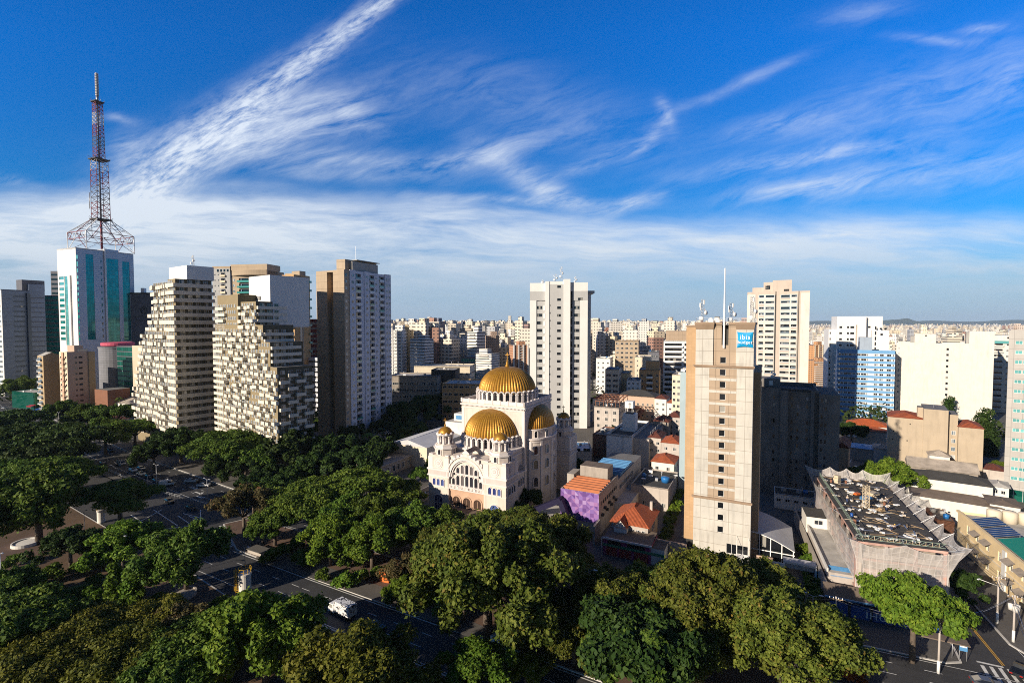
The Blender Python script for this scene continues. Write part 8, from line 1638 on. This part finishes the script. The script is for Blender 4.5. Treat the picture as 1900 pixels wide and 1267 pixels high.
# ------------------------------------------------------------------ the city as far as the horizon
def citym(name, island, ribbon=False):
    """tower facades: rows of dark windows from the UV map (metres)"""
    m, t, b = base_mat(name); uv = t.new('ShaderNodeUVMap').outputs[0]; sp = t.new('ShaderNodeSeparateXYZ'); t.l.new(uv, sp.inputs[0]); g = t.new('ShaderNodeNewGeometry')
    r = g.outputs['Random Per Island'] if island else t.new('ShaderNodeObjectInfo').outputs['Random']; r2 = t.m('FRACT', t.m('MULTIPLY', r, 11.37)); r3 = t.m('FRACT', t.m('MULTIPLY', r, 37.7))
    pu = t.m('MULTIPLY_ADD', r2, 1.6, 2.6); fu = t.m('FRACT', t.m('ADD', t.m('DIVIDE', sp.outputs[0], pu), 200.0)); fv = t.m('FRACT', t.m('ADD', t.m('DIVIDE', sp.outputs[1], 3.1), 200.2))
    wu = t.m('MULTIPLY_ADD', r3, .45, .3); wu = t.m('MAXIMUM', wu, t.m('GREATER_THAN', r3, .8)); win = t.m('MULTIPLY', t.m('LESS_THAN', fu, wu), t.m('LESS_THAN', fv, .36))
    nz = t.new('ShaderNodeSeparateXYZ'); t.l.new(g.outputs['Normal'], nz.inputs[0]); win = t.m('MULTIPLY', win, t.m('LESS_THAN', t.m('ABSOLUTE', nz.outputs[2]), .5))
    base = t.new('ShaderNodeObjectInfo').outputs['Color'] if not island else t.ramp(r, [(0, (.66, .62, .55)), (.18, (.62, .52, .38)), (.34, (.70, .69, .66)), (.5, (.55, .45, .33)), (.62, (.60, .60, .60)), (.74, (.68, .60, .46)), (.90, (.34, .36, .40)), (.94, (.36, .19, .13)), (.97, (.14, .17, .24)), (1, (.62, .60, .58))])
    top = t.m('GREATER_THAN', nz.outputs[2], .5); c = t.mix(t.m('MULTIPLY', win, .88), base, (.035, .04, .05, 1)); c = t.mix(top, c, (.22, .20, .18, 1))
    t.l.new(c, b.inputs['Base Color']); b.inputs['Roughness'].default_value = .8
citym('city_facade', False); citym('city_far', True); roofm('hill_green', (.03, .045, .02), .4, .004); leafm('leaf_far', (.016, .028, .008), (.03, .05, .012), (.055, .075, .02), .1)
crd = random.Random(21)
def shared_box(mb, x, y, w, d, h, a, m, z0=-.1):
    ca, sa = math.cos(a), math.sin(a); P_ = [(x + u * ca - v * sa, y + u * sa + v * ca) for u, v in ((-w / 2, -d / 2), (w / 2, -d / 2), (w / 2, d / 2), (-w / 2, d / 2))]; i = len(mb.v); mb.v += [(*p, z0) for p in P_] + [(*p, h) for p in P_]; k = mb.mid(m)
    for j in range(4): e = w if j % 2 == 0 else d; n = (j + 1) % 4; mb.f.append((i + j, i + n, i + 4 + n, i + 4 + j)); mb.uv += [(0, z0), (e, z0), (e, h), (0, h)]; mb.mi.append(k); mb.sm.append(False)
    mb.f.append((i + 4, i + 5, i + 6, i + 7)); mb.uv += [(0, 0)] * 4; mb.mi.append(k); mb.sm.append(False)
def tower_proto(i):
    """a distant tower with its roof boxes, balcony slabs or piers"""
    rd = random.Random(100 + i); w, d, h = rd.uniform(10, 19), rd.uniform(9, 16), 60.0; mb = MB(); f = 'city_facade'; shared_box(mb, 0, 0, w, d, h, 0, f, 0)
    if i % 5 == 4: shared_box(mb, w * .25, d * .3, w * .6, d * .9, h - 6, 0, f, 0)
    shared_box(mb, rd.uniform(-.2, .2) * w, 1, w * rd.uniform(.3, .55), d * .5, h + rd.uniform(3, 7), 0, f, h - .1)
    if i % 3 == 0:
        for k in range(17): z = 4 + k * 3.3; u = rd.choice((.48, .3)); mb.box(-w * u, w * u, -d / 2 - 1.2, -d / 2, z, z + 1.1, 'tower_white' if i % 2 else 'tower_cream', True)
    elif i % 3 == 1:
        for x in (-.5, -.17, .17, .5): mb.box(x * w - .5, x * w + .5, -d / 2 - .7, -d / 2, 0, h + .8, 'tower_white' if i % 2 else 'beige_cream')
        for k in range(17): z = 4 + k * 3.3; mb.box(-w * .12, w * .12, -d / 2 - .5, -d / 2, z, z + 1.0, 'tower_grey', True)
    else:
        for k in range(17): z = 4 + k * 3.3; mb.box(w / 2, w / 2 + 1.2, -d * .35, d * .35, z, z + 1.1, 'tower_cream', True); mb.box(-w * .5, -w * .15, -d / 2 - 1.0, -d / 2, z, z + 1.0, 'beige_pink' if i % 2 else 'white', True)
    o = mb.build('tower_block'); me = o.data; bpy.data.objects.remove(o); return me
TP = [tower_proto(i) for i in range(15)]; taken = []
def clear(x, y, r=16): return all((x - a) ** 2 + (y - b) ** 2 > (r + c) ** 2 for a, b, c in taken)
for o in list(bpy.data.objects):
    if o.parent is None and o.type == 'EMPTY' and o.location.y > 240 and o.get('category') not in ('tree', 'antenna', 'mast', None): taken.append((o.location.x + 10, o.location.y + 8, 16))
LAB = ('pale distant tower block in the packed skyline', 'far towers packed along the skyline')
cnt = 0
PAL = [(.66, .62, .55), (.66, .62, .55), (.62, .52, .38), (.70, .68, .64), (.70, .68, .64), (.60, .52, .41), (.64, .64, .64), (.70, .63, .50), (.70, .66, .58), (.36, .38, .42)]
HUE = [('dark glass', (.08, .10, .14)), ('grey blue', (.28, .32, .40)), ('yellowish', (.66, .52, .31)), ('reddish', (.36, .16, .11)), ('orange brick', (.5, .27, .13)), ('brick', (.46, .24, .14)), ('brown', (.42, .31, .24)), ('pink', (.62, .52, .46)), ('cream', (.68, .60, .47)), ('white', (.70, .69, .66))]
def far_tower(x, y, h, lab=None, grp=None, proto=None, sx=1.):
    global cnt
    o = bpy.data.objects.new('tower_block', TP[crd.randrange(15) if proto is None else proto]); link(o); o.location = (x, y, -.1); o.rotation_euler = (0, 0, crd.choice((-.47, -.2, -.47, .1, -.47, .3, -.6))); s = sx * crd.uniform(.72, 1.05); o.scale = (s, s, h / 60); tag(o, lab or LAB[0], 'tower block', grp or (None if lab else LAB[1])); taken.append((x, y, 11 * s)); cnt += 1; o.color = (*next((c for k, c in HUE if lab and k in lab), crd.choice(PAL)), 1); return o
# towers one can pick out, by where they stand in the photograph
for px, pt, Y, lab, pr in ((737, 612, 430, 'white slim tower right against the pale blue tower side', 1), (757, 612, 455, 'yellowish slab tower with a grid of small windows near the pale tower', 2), (783, 628, 420, 'broad white tower with dark horizontal ribbons left of the church dome', 3), (812, 630, 480, 'shaded grey blue tower beside the broad ribbon tower', 5), (832, 620, 500, 'white tower with a stepped top above the institutional blocks', 4), (857, 622, 560, 'cream tower in the row left of the church dome', 2), (884, 615, 450, 'wide ribbon window tower straight above the church dome', 0), (912, 622, 470, 'brown and grey tower right of the wide ribbon tower', 11), (905, 655, 400, 'white low rise with ribbons just above the church dome', 6), (940, 630, 520, 'tower with long balconies beside the white and grey tower', 9), (962, 640, 430, 'low brick and blue block hidden behind the white tower edge', 7), (968, 618, 600, 'cream twin tower near the white and grey tower', 12),
        (857, 600, 900, 'dark glass tower standing out among pale towers', 8), (1125, 612, 760, 'reddish brown tower among the pale skyline right of the white tower', 11), (1150, 620, 640, 'cream tower above the wooded park', 1), (1196, 615, 700, 'white pointed tower above the wooded park', 4), (1212, 618, 690, 'slim white tower beside the pointed one', 7), (1222, 612, 660, 'pale tower close to the ribbon balcony block', 2), (1515, 640, 470, 'orange brick office block with teal glass between two white towers', 10), (1520, 668, 400, 'low cream apartment block below the orange brick office', 3), (1885, 604, 900, 'pale pinkish tower peeping over the right edge office', 5), (1712, 606, 1000, 'cream pair of towers far behind the blank wall', 2), (1770, 612, 800, 'pale flat office block far behind the blank wall', 6)):
    x = col_x(px, Y); far_tower(x, Y, max(8, zt(x, Y, pt)), lab, None, pr)
tries = 0
while cnt < 295 and tries < 9000:
    tries += 1; Y = crd.uniform(470, 1000) if cnt < 190 else crd.uniform(900, 1500); q = crd.choice(((735, 985), (1098, 1282), (1098, 1282), (735, 985), (1500, 1560), (1640, 1900), (560, 600), (-60, 1960))); px = crd.uniform(*q); x = col_x(px, Y)
    if 1095 < px < 1285 and 640 < Y < 1120: continue
    lo = px > 1490; pt = max(600.5, crd.gauss(645 if Y < 700 else 624 if Y < 1000 else 609, 11 if Y < 1000 else 4)) + (16 if lo else 0); h = zt(x, Y, pt)
    if 9 < h < 75 and clear(x, Y, 10): far_tower(x, Y, h, sx=.85 if h > 30 else 1.2)
mb = MB(); n = 0; rs = np.random.RandomState(5)
while n < 22000:
    Y = 430 * math.exp(rs.rand() * math.log(24)); k = rs.uniform(-1.2, 1.2); x = k * Y; right = k > .52
    if rs.rand() < .25 and Y > 1200 and abs(k) > .6 and not right: continue
    if 800 < Y < 1150 and .13 < k < .36: continue
    tall = rs.rand() < (.12 if right else .66 if Y > 1000 else .22); h = (rs.uniform(28, 62) if not right else rs.uniform(22, 44)) if tall else rs.uniform(4, 12); h *= 1.0 + (.12 if Y > 2500 and not right else 0)
    w, d = (rs.uniform(8, 15), rs.uniform(8, 14)) if tall else (rs.uniform(9, 24), rs.uniform(9, 20))
    if Y < 1500 and not clear(x, Y, 8): continue
    shared_box(mb, x, Y, w, d, h, rs.choice((-.47, 0, .3, -.3, -.47)), 'city_far')
    if tall and Y < 3000: shared_box(mb, x, Y, w * .45, d * .5, h + 4, -.47, 'city_far', h - .05)
    n += 1
for px, pt, Y in ((797, 588, 4200), (739, 592, 3600), (946, 586, 5200), (965, 590, 4600), (860, 594, 3800), (1166, 592, 4000), (1000, 592, 4200)): x = col_x(px, Y); shared_box(mb, x, Y, 26, 26, zt(x, Y, pt), -.3, 'city_far')
mb.build('distant_city', kind='stuff')
def foliage(name, pts, n, size, mat, seed):
    rs = np.random.RandomState(seed); lob = [(x, y, r * .55, r, r, r * .7) for x, y, r in pts]; me = leaf_obj(name, leaf_cloud(rs, lob, n, size, shell=.35), mat, None); tag(me, kind='stuff')
rr = random.Random(8); foliage('woodland', [(rr.uniform(.12, .37) * Y, Y, rr.uniform(6, 11)) for Y in [rr.uniform(780, 1160) for _ in range(420)]], 52000, 3.2, 'leaf_far', 1)
pts = []
while len(pts) < 760:
    Y = 240 * math.exp(rr.random() * 2.6); x = rr.uniform(-1.1, 1.1) * Y
    if clear(x, Y, 3 if Y > 470 else 5): pts.append((x, Y, rr.uniform(3.5, 8) * (1 + Y / 3000)))
foliage('urban_trees', pts, 70000, 1.7, 'leaf_far', 2)
hb = MB(); N = 60
for (Y, x0, x1, hh, sd_) in ((14000, 6500, 17000, 170, 1), (18000, -14000, 22000, 130, 4), (12500, 9200, 10800, 190, 2)):
    rd = random.Random(sd_); prev = None
    for i in range(N + 1):
        t = i / N; x = x0 + (x1 - x0) * t; h = hh * math.sin(math.pi * t) ** .5 * (.55 + .25 * math.sin(t * 9 + sd_) + .2 * math.sin(t * 23 + sd_ * 2)); cur = ((x, Y, -2), (x, Y + 600, max(0, h)), (x, Y + 2500, -2))
        if prev: hb.face([prev[0], cur[0], cur[1], prev[1]], 'hill_green'); hb.face([prev[1], cur[1], cur[2], prev[2]], 'hill_green')
        prev = cur
hb.build('hills', kind='structure')
hm = bpy.data.materials.new('haze'); hm.use_nodes = True; ht = NT(hm.node_tree); ht.n.clear(); pv = ht.new('ShaderNodeVolumePrincipled'); pv.inputs['Color'].default_value = (.62, .80, 1.0, 1); pv.inputs['Density'].default_value = 3.4e-5; ht.l.new(pv.outputs[0], ht.new('ShaderNodeOutputMaterial').inputs['Volume']); M['haze'] = hm
hz_ = MB(); hz_.box(-22500, 22500, -1600, 21500, -3, 320, 'haze', True); hz_.build('haze', kind='stuff')
# ------------------------------------------------------------------ vehicles, lamps, poles, street furniture
plainm('car_white', (.72, .72, .72), .25, spec=.6, var=.02); plainm('car_silver', (.42, .44, .47), .25, .5, var=.02); plainm('car_black', (.012, .013, .016), .2, spec=.6, var=.02); plainm('car_grey', (.11, .12, .14), .25, .3, var=.02); plainm('rubber', (.015, .015, .015), .8); plainm('lamp_red', (.35, .01, .01), .3); plainm('lamp_clear', (.7, .7, .65), .2); plainm('car_red', (.36, .02, .02), .3)
def sect(mb, prof, w0, m, taper=None):
    """side profile (y, z) extruded across x; taper gives a narrower half width per point"""
    n = len(prof); a = [(-(taper[i] if taper else w0), y, z) for i, (y, z) in enumerate(prof)]; b = [(-p[0], p[1], p[2]) for p in a]
    mb.face(a[::-1] if False else a, m); mb.face(b[::-1], m)
    for i in range(n): j = (i + 1) % n; mb.face([a[j], a[i], b[i], b[j]], m)
def car(loc, heading, paint, label, group, kind='car'):
    o = empty('parked_car' if kind == 'car' else 'van', label, kind, loc, heading, group); L = 4.3 if kind == 'car' else 4.9; h = .5 * L; b = MB(); w = .88
    if kind == 'car':
        sect(b, [(-h, .35), (-h, .72), (-h + .12, .86), (-.9, .96), (1.55, .98), (h - .05, .92), (h, .6), (h - .1, .32)], w, paint); sect(b, [(-.95, .95), (-.25, 1.40), (1.0, 1.44), (1.9, .97)], w, paint, [w - .05, .66, .66, w - .05]); gl = [(-.80, .99), (-.22, 1.36), (.98, 1.40), (1.74, 1.0)]; tp = [w - .02, .685, .685, w - .02]
    else: sect(b, [(-h, .4), (-h, .85), (-h + .5, 1.05), (-h + 1.2, 1.85), (h - .08, 1.9), (h, .5), (h - .1, .35)], w, paint); gl = [(-h + .60, 1.12), (-h + 1.2, 1.75), (-h + 2.0, 1.75), (-h + 2.0, 1.12)]; tp = [w + .015] * 4
    b.build('body', o); g = MB(); sect(g, gl, w, 'glass_black', tp)
    if kind == 'car': g.face([(-.6, -.97, 1.0), (.6, -.97, 1.0), (.55, -.30, 1.39), (-.55, -.30, 1.39)], 'glass_black'); g.face([(.6, 1.92, 1.0), (-.6, 1.92, 1.0), (-.55, 1.05, 1.43), (.55, 1.05, 1.43)], 'glass_black')
    else: g.face([(-.72, -h + .47, 1.08), (.72, -h + .47, 1.08), (.68, -h + 1.15, 1.84), (-.68, -h + 1.15, 1.84)], 'glass_black')
    g.build('windows', o)
    for x in (-.82, .82):
        for y in (-h + .85, h - .85): q = MB(); q.beam((x - .1, y, .31), (x + .1, y, .31), .31, 'rubber', 12); q.beam((x + (.1 if x > 0 else -.1), y, .31), (x + (.115 if x > 0 else -.115), y, .31), .18, 'steel', 8); q.build('wheel', o)
    for x in (-.62, .62): q = MB(); q.box(x - .18, x + .18, -h - .02, -h, .58, .72, 'lamp_clear', True); q.build('headlight', o); q = MB(); q.box(x - .18, x + .18, h, h + .02, .62, .8, 'lamp_red', True); q.build('tail_light', o)
    return o
hA = math.atan2(-.84, -.54) * 0 + R(57.5)                      # cars on the avenue point along it
def on_road(px, py): p = gp(px, py, 0); return (p.x, p.y, -.03)
GC = 'cars waiting on the avenue'
for px, py, pt, lab in ((248, 863, 'car_white', 'pale car waiting at the front of the second lane on the avenue'), (262, 871, 'car_silver', 'silver car behind the pale waiting car on the avenue'), (247, 874, 'car_white', 'white car in the inner lane of the waiting group'), (262, 881, 'car_silver', 'last silver car of the waiting group on the avenue'), (277, 886, 'car_black', 'dark car behind the waiting group on the avenue'), (291, 894, 'car_grey', 'dark grey car beside the white van'), (205, 837, 'car_grey', 'grey car alone in the shade of the far avenue'), (192, 862, 'car_black', 'dark car crossing at the far zebra'), (355, 894, 'car_white', 'white car turning near the great umbrella tree'), (378, 902, 'car_white', 'second white car turning nearest the bus lay-by'), (314, 932, 'car_black', 'black car crossing the junction hatching'), (355, 945, 'car_black', 'black car next to the junction arrows'), (86, 858, 'car_grey', 'car half hidden under the dark square trees'), (697, 1166, 'car_black', 'dark car passing behind the yellowish tree'), (104, 790, 'car_silver', 'small silver car on the far avenue by the red stall')): car(on_road(px, py), hA + (.6 if 'turning' in lab else 0), pt, lab, None)
car(on_road(310, 900), hA + .9, 'car_white', 'small white van with rounded back at the junction', None, 'van'); car(on_road(225, 862), hA, 'car_silver', 'large silver van leading the waiting cars', None, 'van'); car(on_road(933, 1202), hA - .2, 'car_white', 'white van half hidden by trees at the bottom', None, 'van')
for px, py, pt, lab, hd in ((1890, 1247, 'car_black', 'black car turning at the zebra crossing', 2.2), (1832, 1272, 'car_grey', 'dark blue car entering at the bottom corner', 1.2), (1592, 872, 'car_silver', 'silver car in the shaded yard by the blue roofed warehouse', 1.3), (1465, 1085, 'car_black', 'dark car at the hotel driveway mouth', 1.2), (1385, 1072, 'car_black', 'black car parked under the hotel canopy', 1.1), (8, 758, 'car_silver', 'grey car on the far square road', 1.2), (34, 762, 'car_white', 'white car on the far square road', 1.3), (52, 770, 'car_white', 'white car beside the blue stall on the far square', 1.1)): car((*gp(px, py, .14)[:2], .14 if py < 1200 and py > 800 else -.02), hd, pt, lab, None)
def truck():
    c = gp(633, 1140, 0); o = empty('truck', 'white box truck covered in dark graffiti on the near road', 'truck', (c.x, c.y, -.03), R(57)+math.pi); b = MB(); b.box(-1.05, 1.05, -1.0, 3.6, .95, 3.1, 'graffiti_white', True); b.build('cargo_box', o); b = MB(); sect(b, [(-2.9, .45), (-2.9, 1.25), (-2.45, 2.25), (-1.15, 2.3), (-1.15, .45)], .98, 'car_white'); b.face([(-.85, -2.88, 1.32), (.85, -2.88, 1.32), (.8, -2.48, 2.2), (-.8, -2.48, 2.2)], 'glass_black'); sect(b, [(-2.6, 1.35), (-2.35, 2.1), (-1.5, 2.1), (-1.5, 1.35)], .99, 'glass_black'); b.build('cab', o)
    b = MB(); b.box(-.5, .5, -2.6, 3.6, .5, .94, 'black', True); b.build('chassis', o)
    for x in (-.9, .9):
        for y in (-2.0, 2.3): q = MB(); q.beam((x - .14, y, .42), (x + .14, y, .42), .42, 'rubber', 12); q.build('wheel', o)
m, t, b = base_mat('graffiti_white'); o_ = t.new('ShaderNodeTexCoord').outputs['Object']; n_ = t.noise(t.mapping(o_, scale=(.5, .7, .7)), 1.0, 3, .5, 1.6); t.l.new(t.mix(t.mapr(n_, .52, .56), (.66, .66, .66, 1), (.03, .03, .035, 1)), b.inputs['Base Color']); truck()
def street_lamp(px, py, h, label, arms=2, grp=None):
    c = gp(px, py, .13); o = empty('street_lamp', label, 'street lamp', (c.x, c.y, .1), R(-28), grp); p = MB(); p.beam((0, 0, 0), (0, 0, h), .10, 'galv', 8, .06); p.build('pole', o)
    for s in ((1, -1) if arms == 2 else (1,)): a = MB(); a.beam((0, 0, h - .1), (s * 1.1, 0, h + .3), .045, 'galv', 5); a.build('arm', o); q = MB(); q.rbox((s * 1.35, 0, h + .33), (.75, .3, .14), 0, 'galv'); q.build('lamp_head', o)
for px, py, h, l in ((229, 1072, 10, 'street lamp rising through the bright park tree'), (327, 1128, 10.5, 'tall street lamp in front of the round planter tree'), (3, 1100, 9, 'street lamp at the outermost edge of the park'), (850, 1260, 7, 'street lamp at the bottom over the near road'), (291, 912, 9.5, 'tall slim street lamp among the waiting cars'), (385, 940, 9, 'street lamp at the crossing of the avenues'), (530, 985, 7.5, 'street lamp in the middle of the median grove'), (772, 1045, 8, 'street lamp peeping out beside the huge domed tree'), (1092, 1170, 12, 'street lamp head above the mid sized olive tree'), (1507, 1170, 7, 'white twin armed street lamp in front of the driveway'), (1534, 1285, 9, 'white street lamp at the bottom near the orange shrub'), (1116, 1040, 6, 'white street lamp before the painted shop'), (836, 985, 5, 'street lamp before the church porch'), (40, 880, 9, 'street lamp in the shaded park'), (585, 905, 7, 'street lamp behind the median grove near the school'), (572, 905, 8.5, 'bare lamp post beside the school'), (545, 915, 5.5, 'street lamp by the bus lay-by'), (274, 905, 4.5, 'short post lamp at the junction median'), (308, 915, 5, 'bent traffic mast at the junction'), (405, 1010, 5, 'thin post at the zebra by the hatching'), (335, 1065, 4, 'little post lamp near the ivy columns'), (180, 855, 7, 'grey lamp on the far avenue island'), (110, 795, 9, 'lamp post near the red stall'), (157, 985, 6, 'park lamp by the white cylinder kiosk'), (455, 1060, 6, 'post lamp beside the concrete shaft with the yellow ladder')): street_lamp(px, py, h, l, 2 if h > 6 else 1)
POLES = []
def utility_pole(px, py, h, label, white=False, lamp=False):
    c = gp(px, py, .14); o = empty('utility_pole', label, 'utility pole', (c.x, c.y, .1)); p = MB(); p.beam((0, 0, 0), (0, 0, h), .2, 'plaster_old', 8, .13); p.beam((0, 0, 0), (0, 0, 2.2), .24, 'white', 8, .23); p.build('pole', o); q = MB(); q.rbox((0, 0, h - .5), (2.2, .12, .12), R(-22), 'timber')
    for x in (-1, -.4, .4, 1): q.beam((x * .93, -x * .37, h - .45), (x * .93, -x * .37, h - .15), .06, 'white', 6)
    q.build('crossarm', o)
    if lamp: a = MB(); a.beam((0, 0, h - 2), (-2.6, 1.0, h - 1.2), .05, 'white', 6); a.rbox((-2.9, 1.1, h - 1.15), (.7, .25, .15), .3, 'white'); a.build('lamp_arm', o)
    if white:
        for k in range(3): a = MB(); a.lathe([(0, 0), (.42, 0), (.45, 1.1), (0, 1.2)], (.5 * math.cos(2.1 * k), .5 * math.sin(2.1 * k), h - 3), 'house_white', 12); a.build('transformer', o)
    POLES.append(Vector((c.x, c.y, h - .2))); return o
utility_pole(1850, 1155, 9.5, 'concrete utility pole with a long lamp arm before the yellow building', lamp=True); utility_pole(1880, 1190, 9, 'utility pole carrying three white transformers on the side street', white=True); utility_pole(1741, 1248, 9.5, 'thick white footed utility pole on the corner by the bright street tree'); utility_pole(1549, 1205, 10, 'leaning looking utility pole in front of the lettered shutters')
def wires(name, a, b, label, k, sag=.9, dz=.25):
    m = MB()
    for i in range(k):
        off = Vector((.25 * (i - k / 2), .1 * i, -dz * (i % 3))); prev = None
        for j in range(13): t = j / 12; p = a + off + (b - a) * t - Vector((0, 0, sag * 4 * t * (1 - t))); prev is not None and m.beam(prev, p, .022, 'galv' if i % 2 else 'black', 3, cap=False); prev = p
    m.build(name, None, label, 'wire')
wires('wire', POLES[3], POLES[2], 'bundle of overhead wires along the avenue before the lettered shutters', 4); wires('wire', POLES[2], POLES[1], 'bundle of overhead wires across the side street mouth', 5); wires('wire', POLES[1], POLES[0], 'slack overhead wires along the side street', 6, 1.2); wires('wire', POLES[3], Vector(gp(1390, 1085, 9)), 'thin overhead wires running towards the hotel garden', 3); wires('wire', POLES[1], Vector(gp(1925, 1215, 8)), 'thick overhead wires leaving at the edge under the transformers', 6); wires('wire', POLES[0], Vector(gp(1770, 980, 9)), 'overhead wires along the yellow building', 5, 1.5)
def bus_stop():
    c = gp(1788, 1225, .14); o = empty('bus_stop', 'bus shelter sign with blue panels on slim posts at the corner', 'bus stop', (c.x, c.y, .14), R(-27)); f = MB()
    for x in (-1.6, -.6, .4): f.beam((x, 0, 0), (x, 0, 3.1), .05, 'galv', 6)
    f.build('post', o); q = MB(); q.rbox((-.1, -.06, 2.4), (1.1, .08, 1.3), 0, 'roof_blue'); q.rbox((-.1, -.11, 2.55), (.9, .02, .25), 0, 'white'); q.build('panel', o); r = MB(); r.box(-7.5, .6, -1.0, 1.2, 3.1, 3.3, 'roof_brown', True); r.build('roof', o)
bus_stop()
def cyl_tank(px, py, label, sc_, cage):
    c = gp(px, py, .13); o = empty('ventilation_tower', label, 'tank', (c.x, c.y, .1)); b = MB(); b.lathe([(1.25, 0), (1.25, 4.2), (1.35, 4.2), (1.35, 4.6), (0, 4.7)], (0, 0, 0), 'house_white', 20, smooth=False); b.build('shaft', o); o.scale = (sc_,) * 3; q = MB()
    for k in range(10): a = 6.283 * k / 10; q.beam((1.3 * math.cos(a), 1.3 * math.sin(a), 4.6), (1.3 * math.cos(a), 1.3 * math.sin(a), 5.8), .04, 'yellow_paint'); a2 = a + .6283; [q.beam((1.3 * math.cos(a), 1.3 * math.sin(a), z), (1.3 * math.cos(a2), 1.3 * math.sin(a2), z), .04, 'yellow_paint') for z in (5.2, 5.8)]
    q.build('guard_rail', o)
    if cage:
        l = MB()
        for x in (-1.9, -1.3): l.beam((x, -.3, .2), (x, -.3, 5.8), .05, 'yellow_paint'); l.beam((x, -.9, 1), (x, -.9, 5.8), .05, 'yellow_paint')
        for j in range(12): l.beam((-1.9, -.3, .4 + j * .46), (-1.3, -.3, .4 + j * .46), .035, 'yellow_paint'); j > 1 and (l.beam((-1.9, -.3, .4 + j * .46), (-1.9, -.9, .4 + j * .46), .03, 'yellow_paint'), l.beam((-1.9, -.9, .4 + j * .46), (-1.3, -.9, .4 + j * .46), .03, 'yellow_paint'))
        l.build('caged_ladder', o)
cyl_tank(455, 1100, 'pale concrete ventilation shaft with a yellow caged ladder beside the near road', 1.0, True); cyl_tank(188, 968, 'white ventilation shaft with yellow rails under the umbrella tree', .8, False)
for px, py, r, lab in ((340, 1105, 2.6, 'round brown stone planter under the dark plaza tree'), (48, 1010, 3.0, 'white rimmed round planter on the brown path')): c = gp(px, py, .1); m2 = MB(); m2.lathe([(r, 0), (r, .85), (r - .35, .85), (r - .35, .6), (0, .65)], (0, 0, 0), 'house_white' if 'white' in lab else 'stone_wall', 28, smooth=False); m2.build('planter', None, lab, 'planter', loc=(c.x, c.y, .1))
c = gp(480, 1025, .1); m2 = MB(); m2.box(-2.6, 2.6, -1.3, 1.3, 0, .9, 'stone_wall'); m2.box(-2.8, 2.8, -1.5, 1.5, .9, 1.05, 'pavement', True); m2.build('stone_bench', None, 'long pale stone bench block at the kerb bend', 'bench', loc=(c.x, c.y, .1), rot=R(-27))
c = gp(715, 1078, .1); m2 = MB(); m2.box(-1.2, 1.2, -.5, .5, 0, 2.4, 'orange_paint'); m2.box(-1.3, 1.3, -.6, .6, 2.4, 2.55, 'terracotta_beam', True); m2.build('utility_box', None, 'orange box under the brownish small tree', 'box', loc=(c.x, c.y, .1), rot=R(-20))
fn = MB(); ln = [(-93, 158.6), (-128, 176), (-166, 202)]
for a, b_ in zip(ln[:-1], ln[1:]):
    a, b_ = Vector((*a, .1)), Vector((*b_, .1)); n = int((b_ - a).length / 1.5); [fn.beam(a + (b_ - a) * i / n, a + (b_ - a) * i / n + Vector((0, 0, 1.1)), .04, 'galv') for i in range(n)]; fn.beam(a + Vector((0, 0, 1.1)), b_ + Vector((0, 0, 1.1)), .04, 'galv'); fn.beam(a + Vector((0, 0, .6)), b_ + Vector((0, 0, .6)), .04, 'galv')
fn.build('guard_fence', None, 'pedestrian guard fence along the avenue median', 'fence')
# the far square at the left edge
B, W_, z_ = block('pavilion', 'small green glass pavilion with a flat pale roof on the far square', 'pavilion', 20, 352, 20, 62, 727, 12, 'glass_green', 'roof_light', .4)
for px, py, w, mat, lab in ((44, 748, 10, 'car_red', 'bright red shop canopy beside the green pavilion'), (58, 760, 6, 'car_red', 'small red canopy near the beige slab foot'), (104, 775, 4, 'orange_paint', 'orange market awning on the shaded avenue'), (118, 785, 3, 'car_red', 'red stall at the avenue corner'), (68, 768, 4, 'blue_paint', 'blue stall canopy before the beige slab'), (148, 768, 5, 'roof_blue', 'turquoise tarpaulin stall before the stepped tower'), (132, 764, 4, 'tank_blue', 'blue tarpaulin stall next to the turquoise one')):
    c = gp(px, py, 0); s = empty('market_stall', lab, 'stall', (c.x, c.y, .1), R(-25)); m2 = MB(); m2.face([(-w / 2, -1.5, 2.4), (w / 2, -1.5, 2.4), (w / 2, 1.5, 3.3), (-w / 2, 1.5, 3.3)], mat); m2.face([(w / 2, -1.5, 2.3), (-w / 2, -1.5, 2.3), (-w / 2, 1.5, 3.2), (w / 2, 1.5, 3.2)], mat); m2.box(-w / 2, w / 2, -1.55, -1.5, 2.0, 2.42, mat, True); m2.build('canopy', s); m2 = MB()
    for x in (-w / 2 + .1, w / 2 - .1): m2.beam((x, -1.4, 0), (x, -1.4, 2.4), .06, 'galv'); m2.beam((x, 1.4, 0), (x, 1.4, 3.2), .06, 'galv')
    m2.build('post', s)
house('house', 'white gabled house beside the grey annex under the teal tower', 206, 345, 23, 240, 748, 14, 'house_white', 'roof_patchy', 3.0); house('house', 'brown tile roofed long house behind the avenue corner trees', 150, 300, 23, 205, 778, 10, 'plaster_old', 'clay_dark', 2.2)
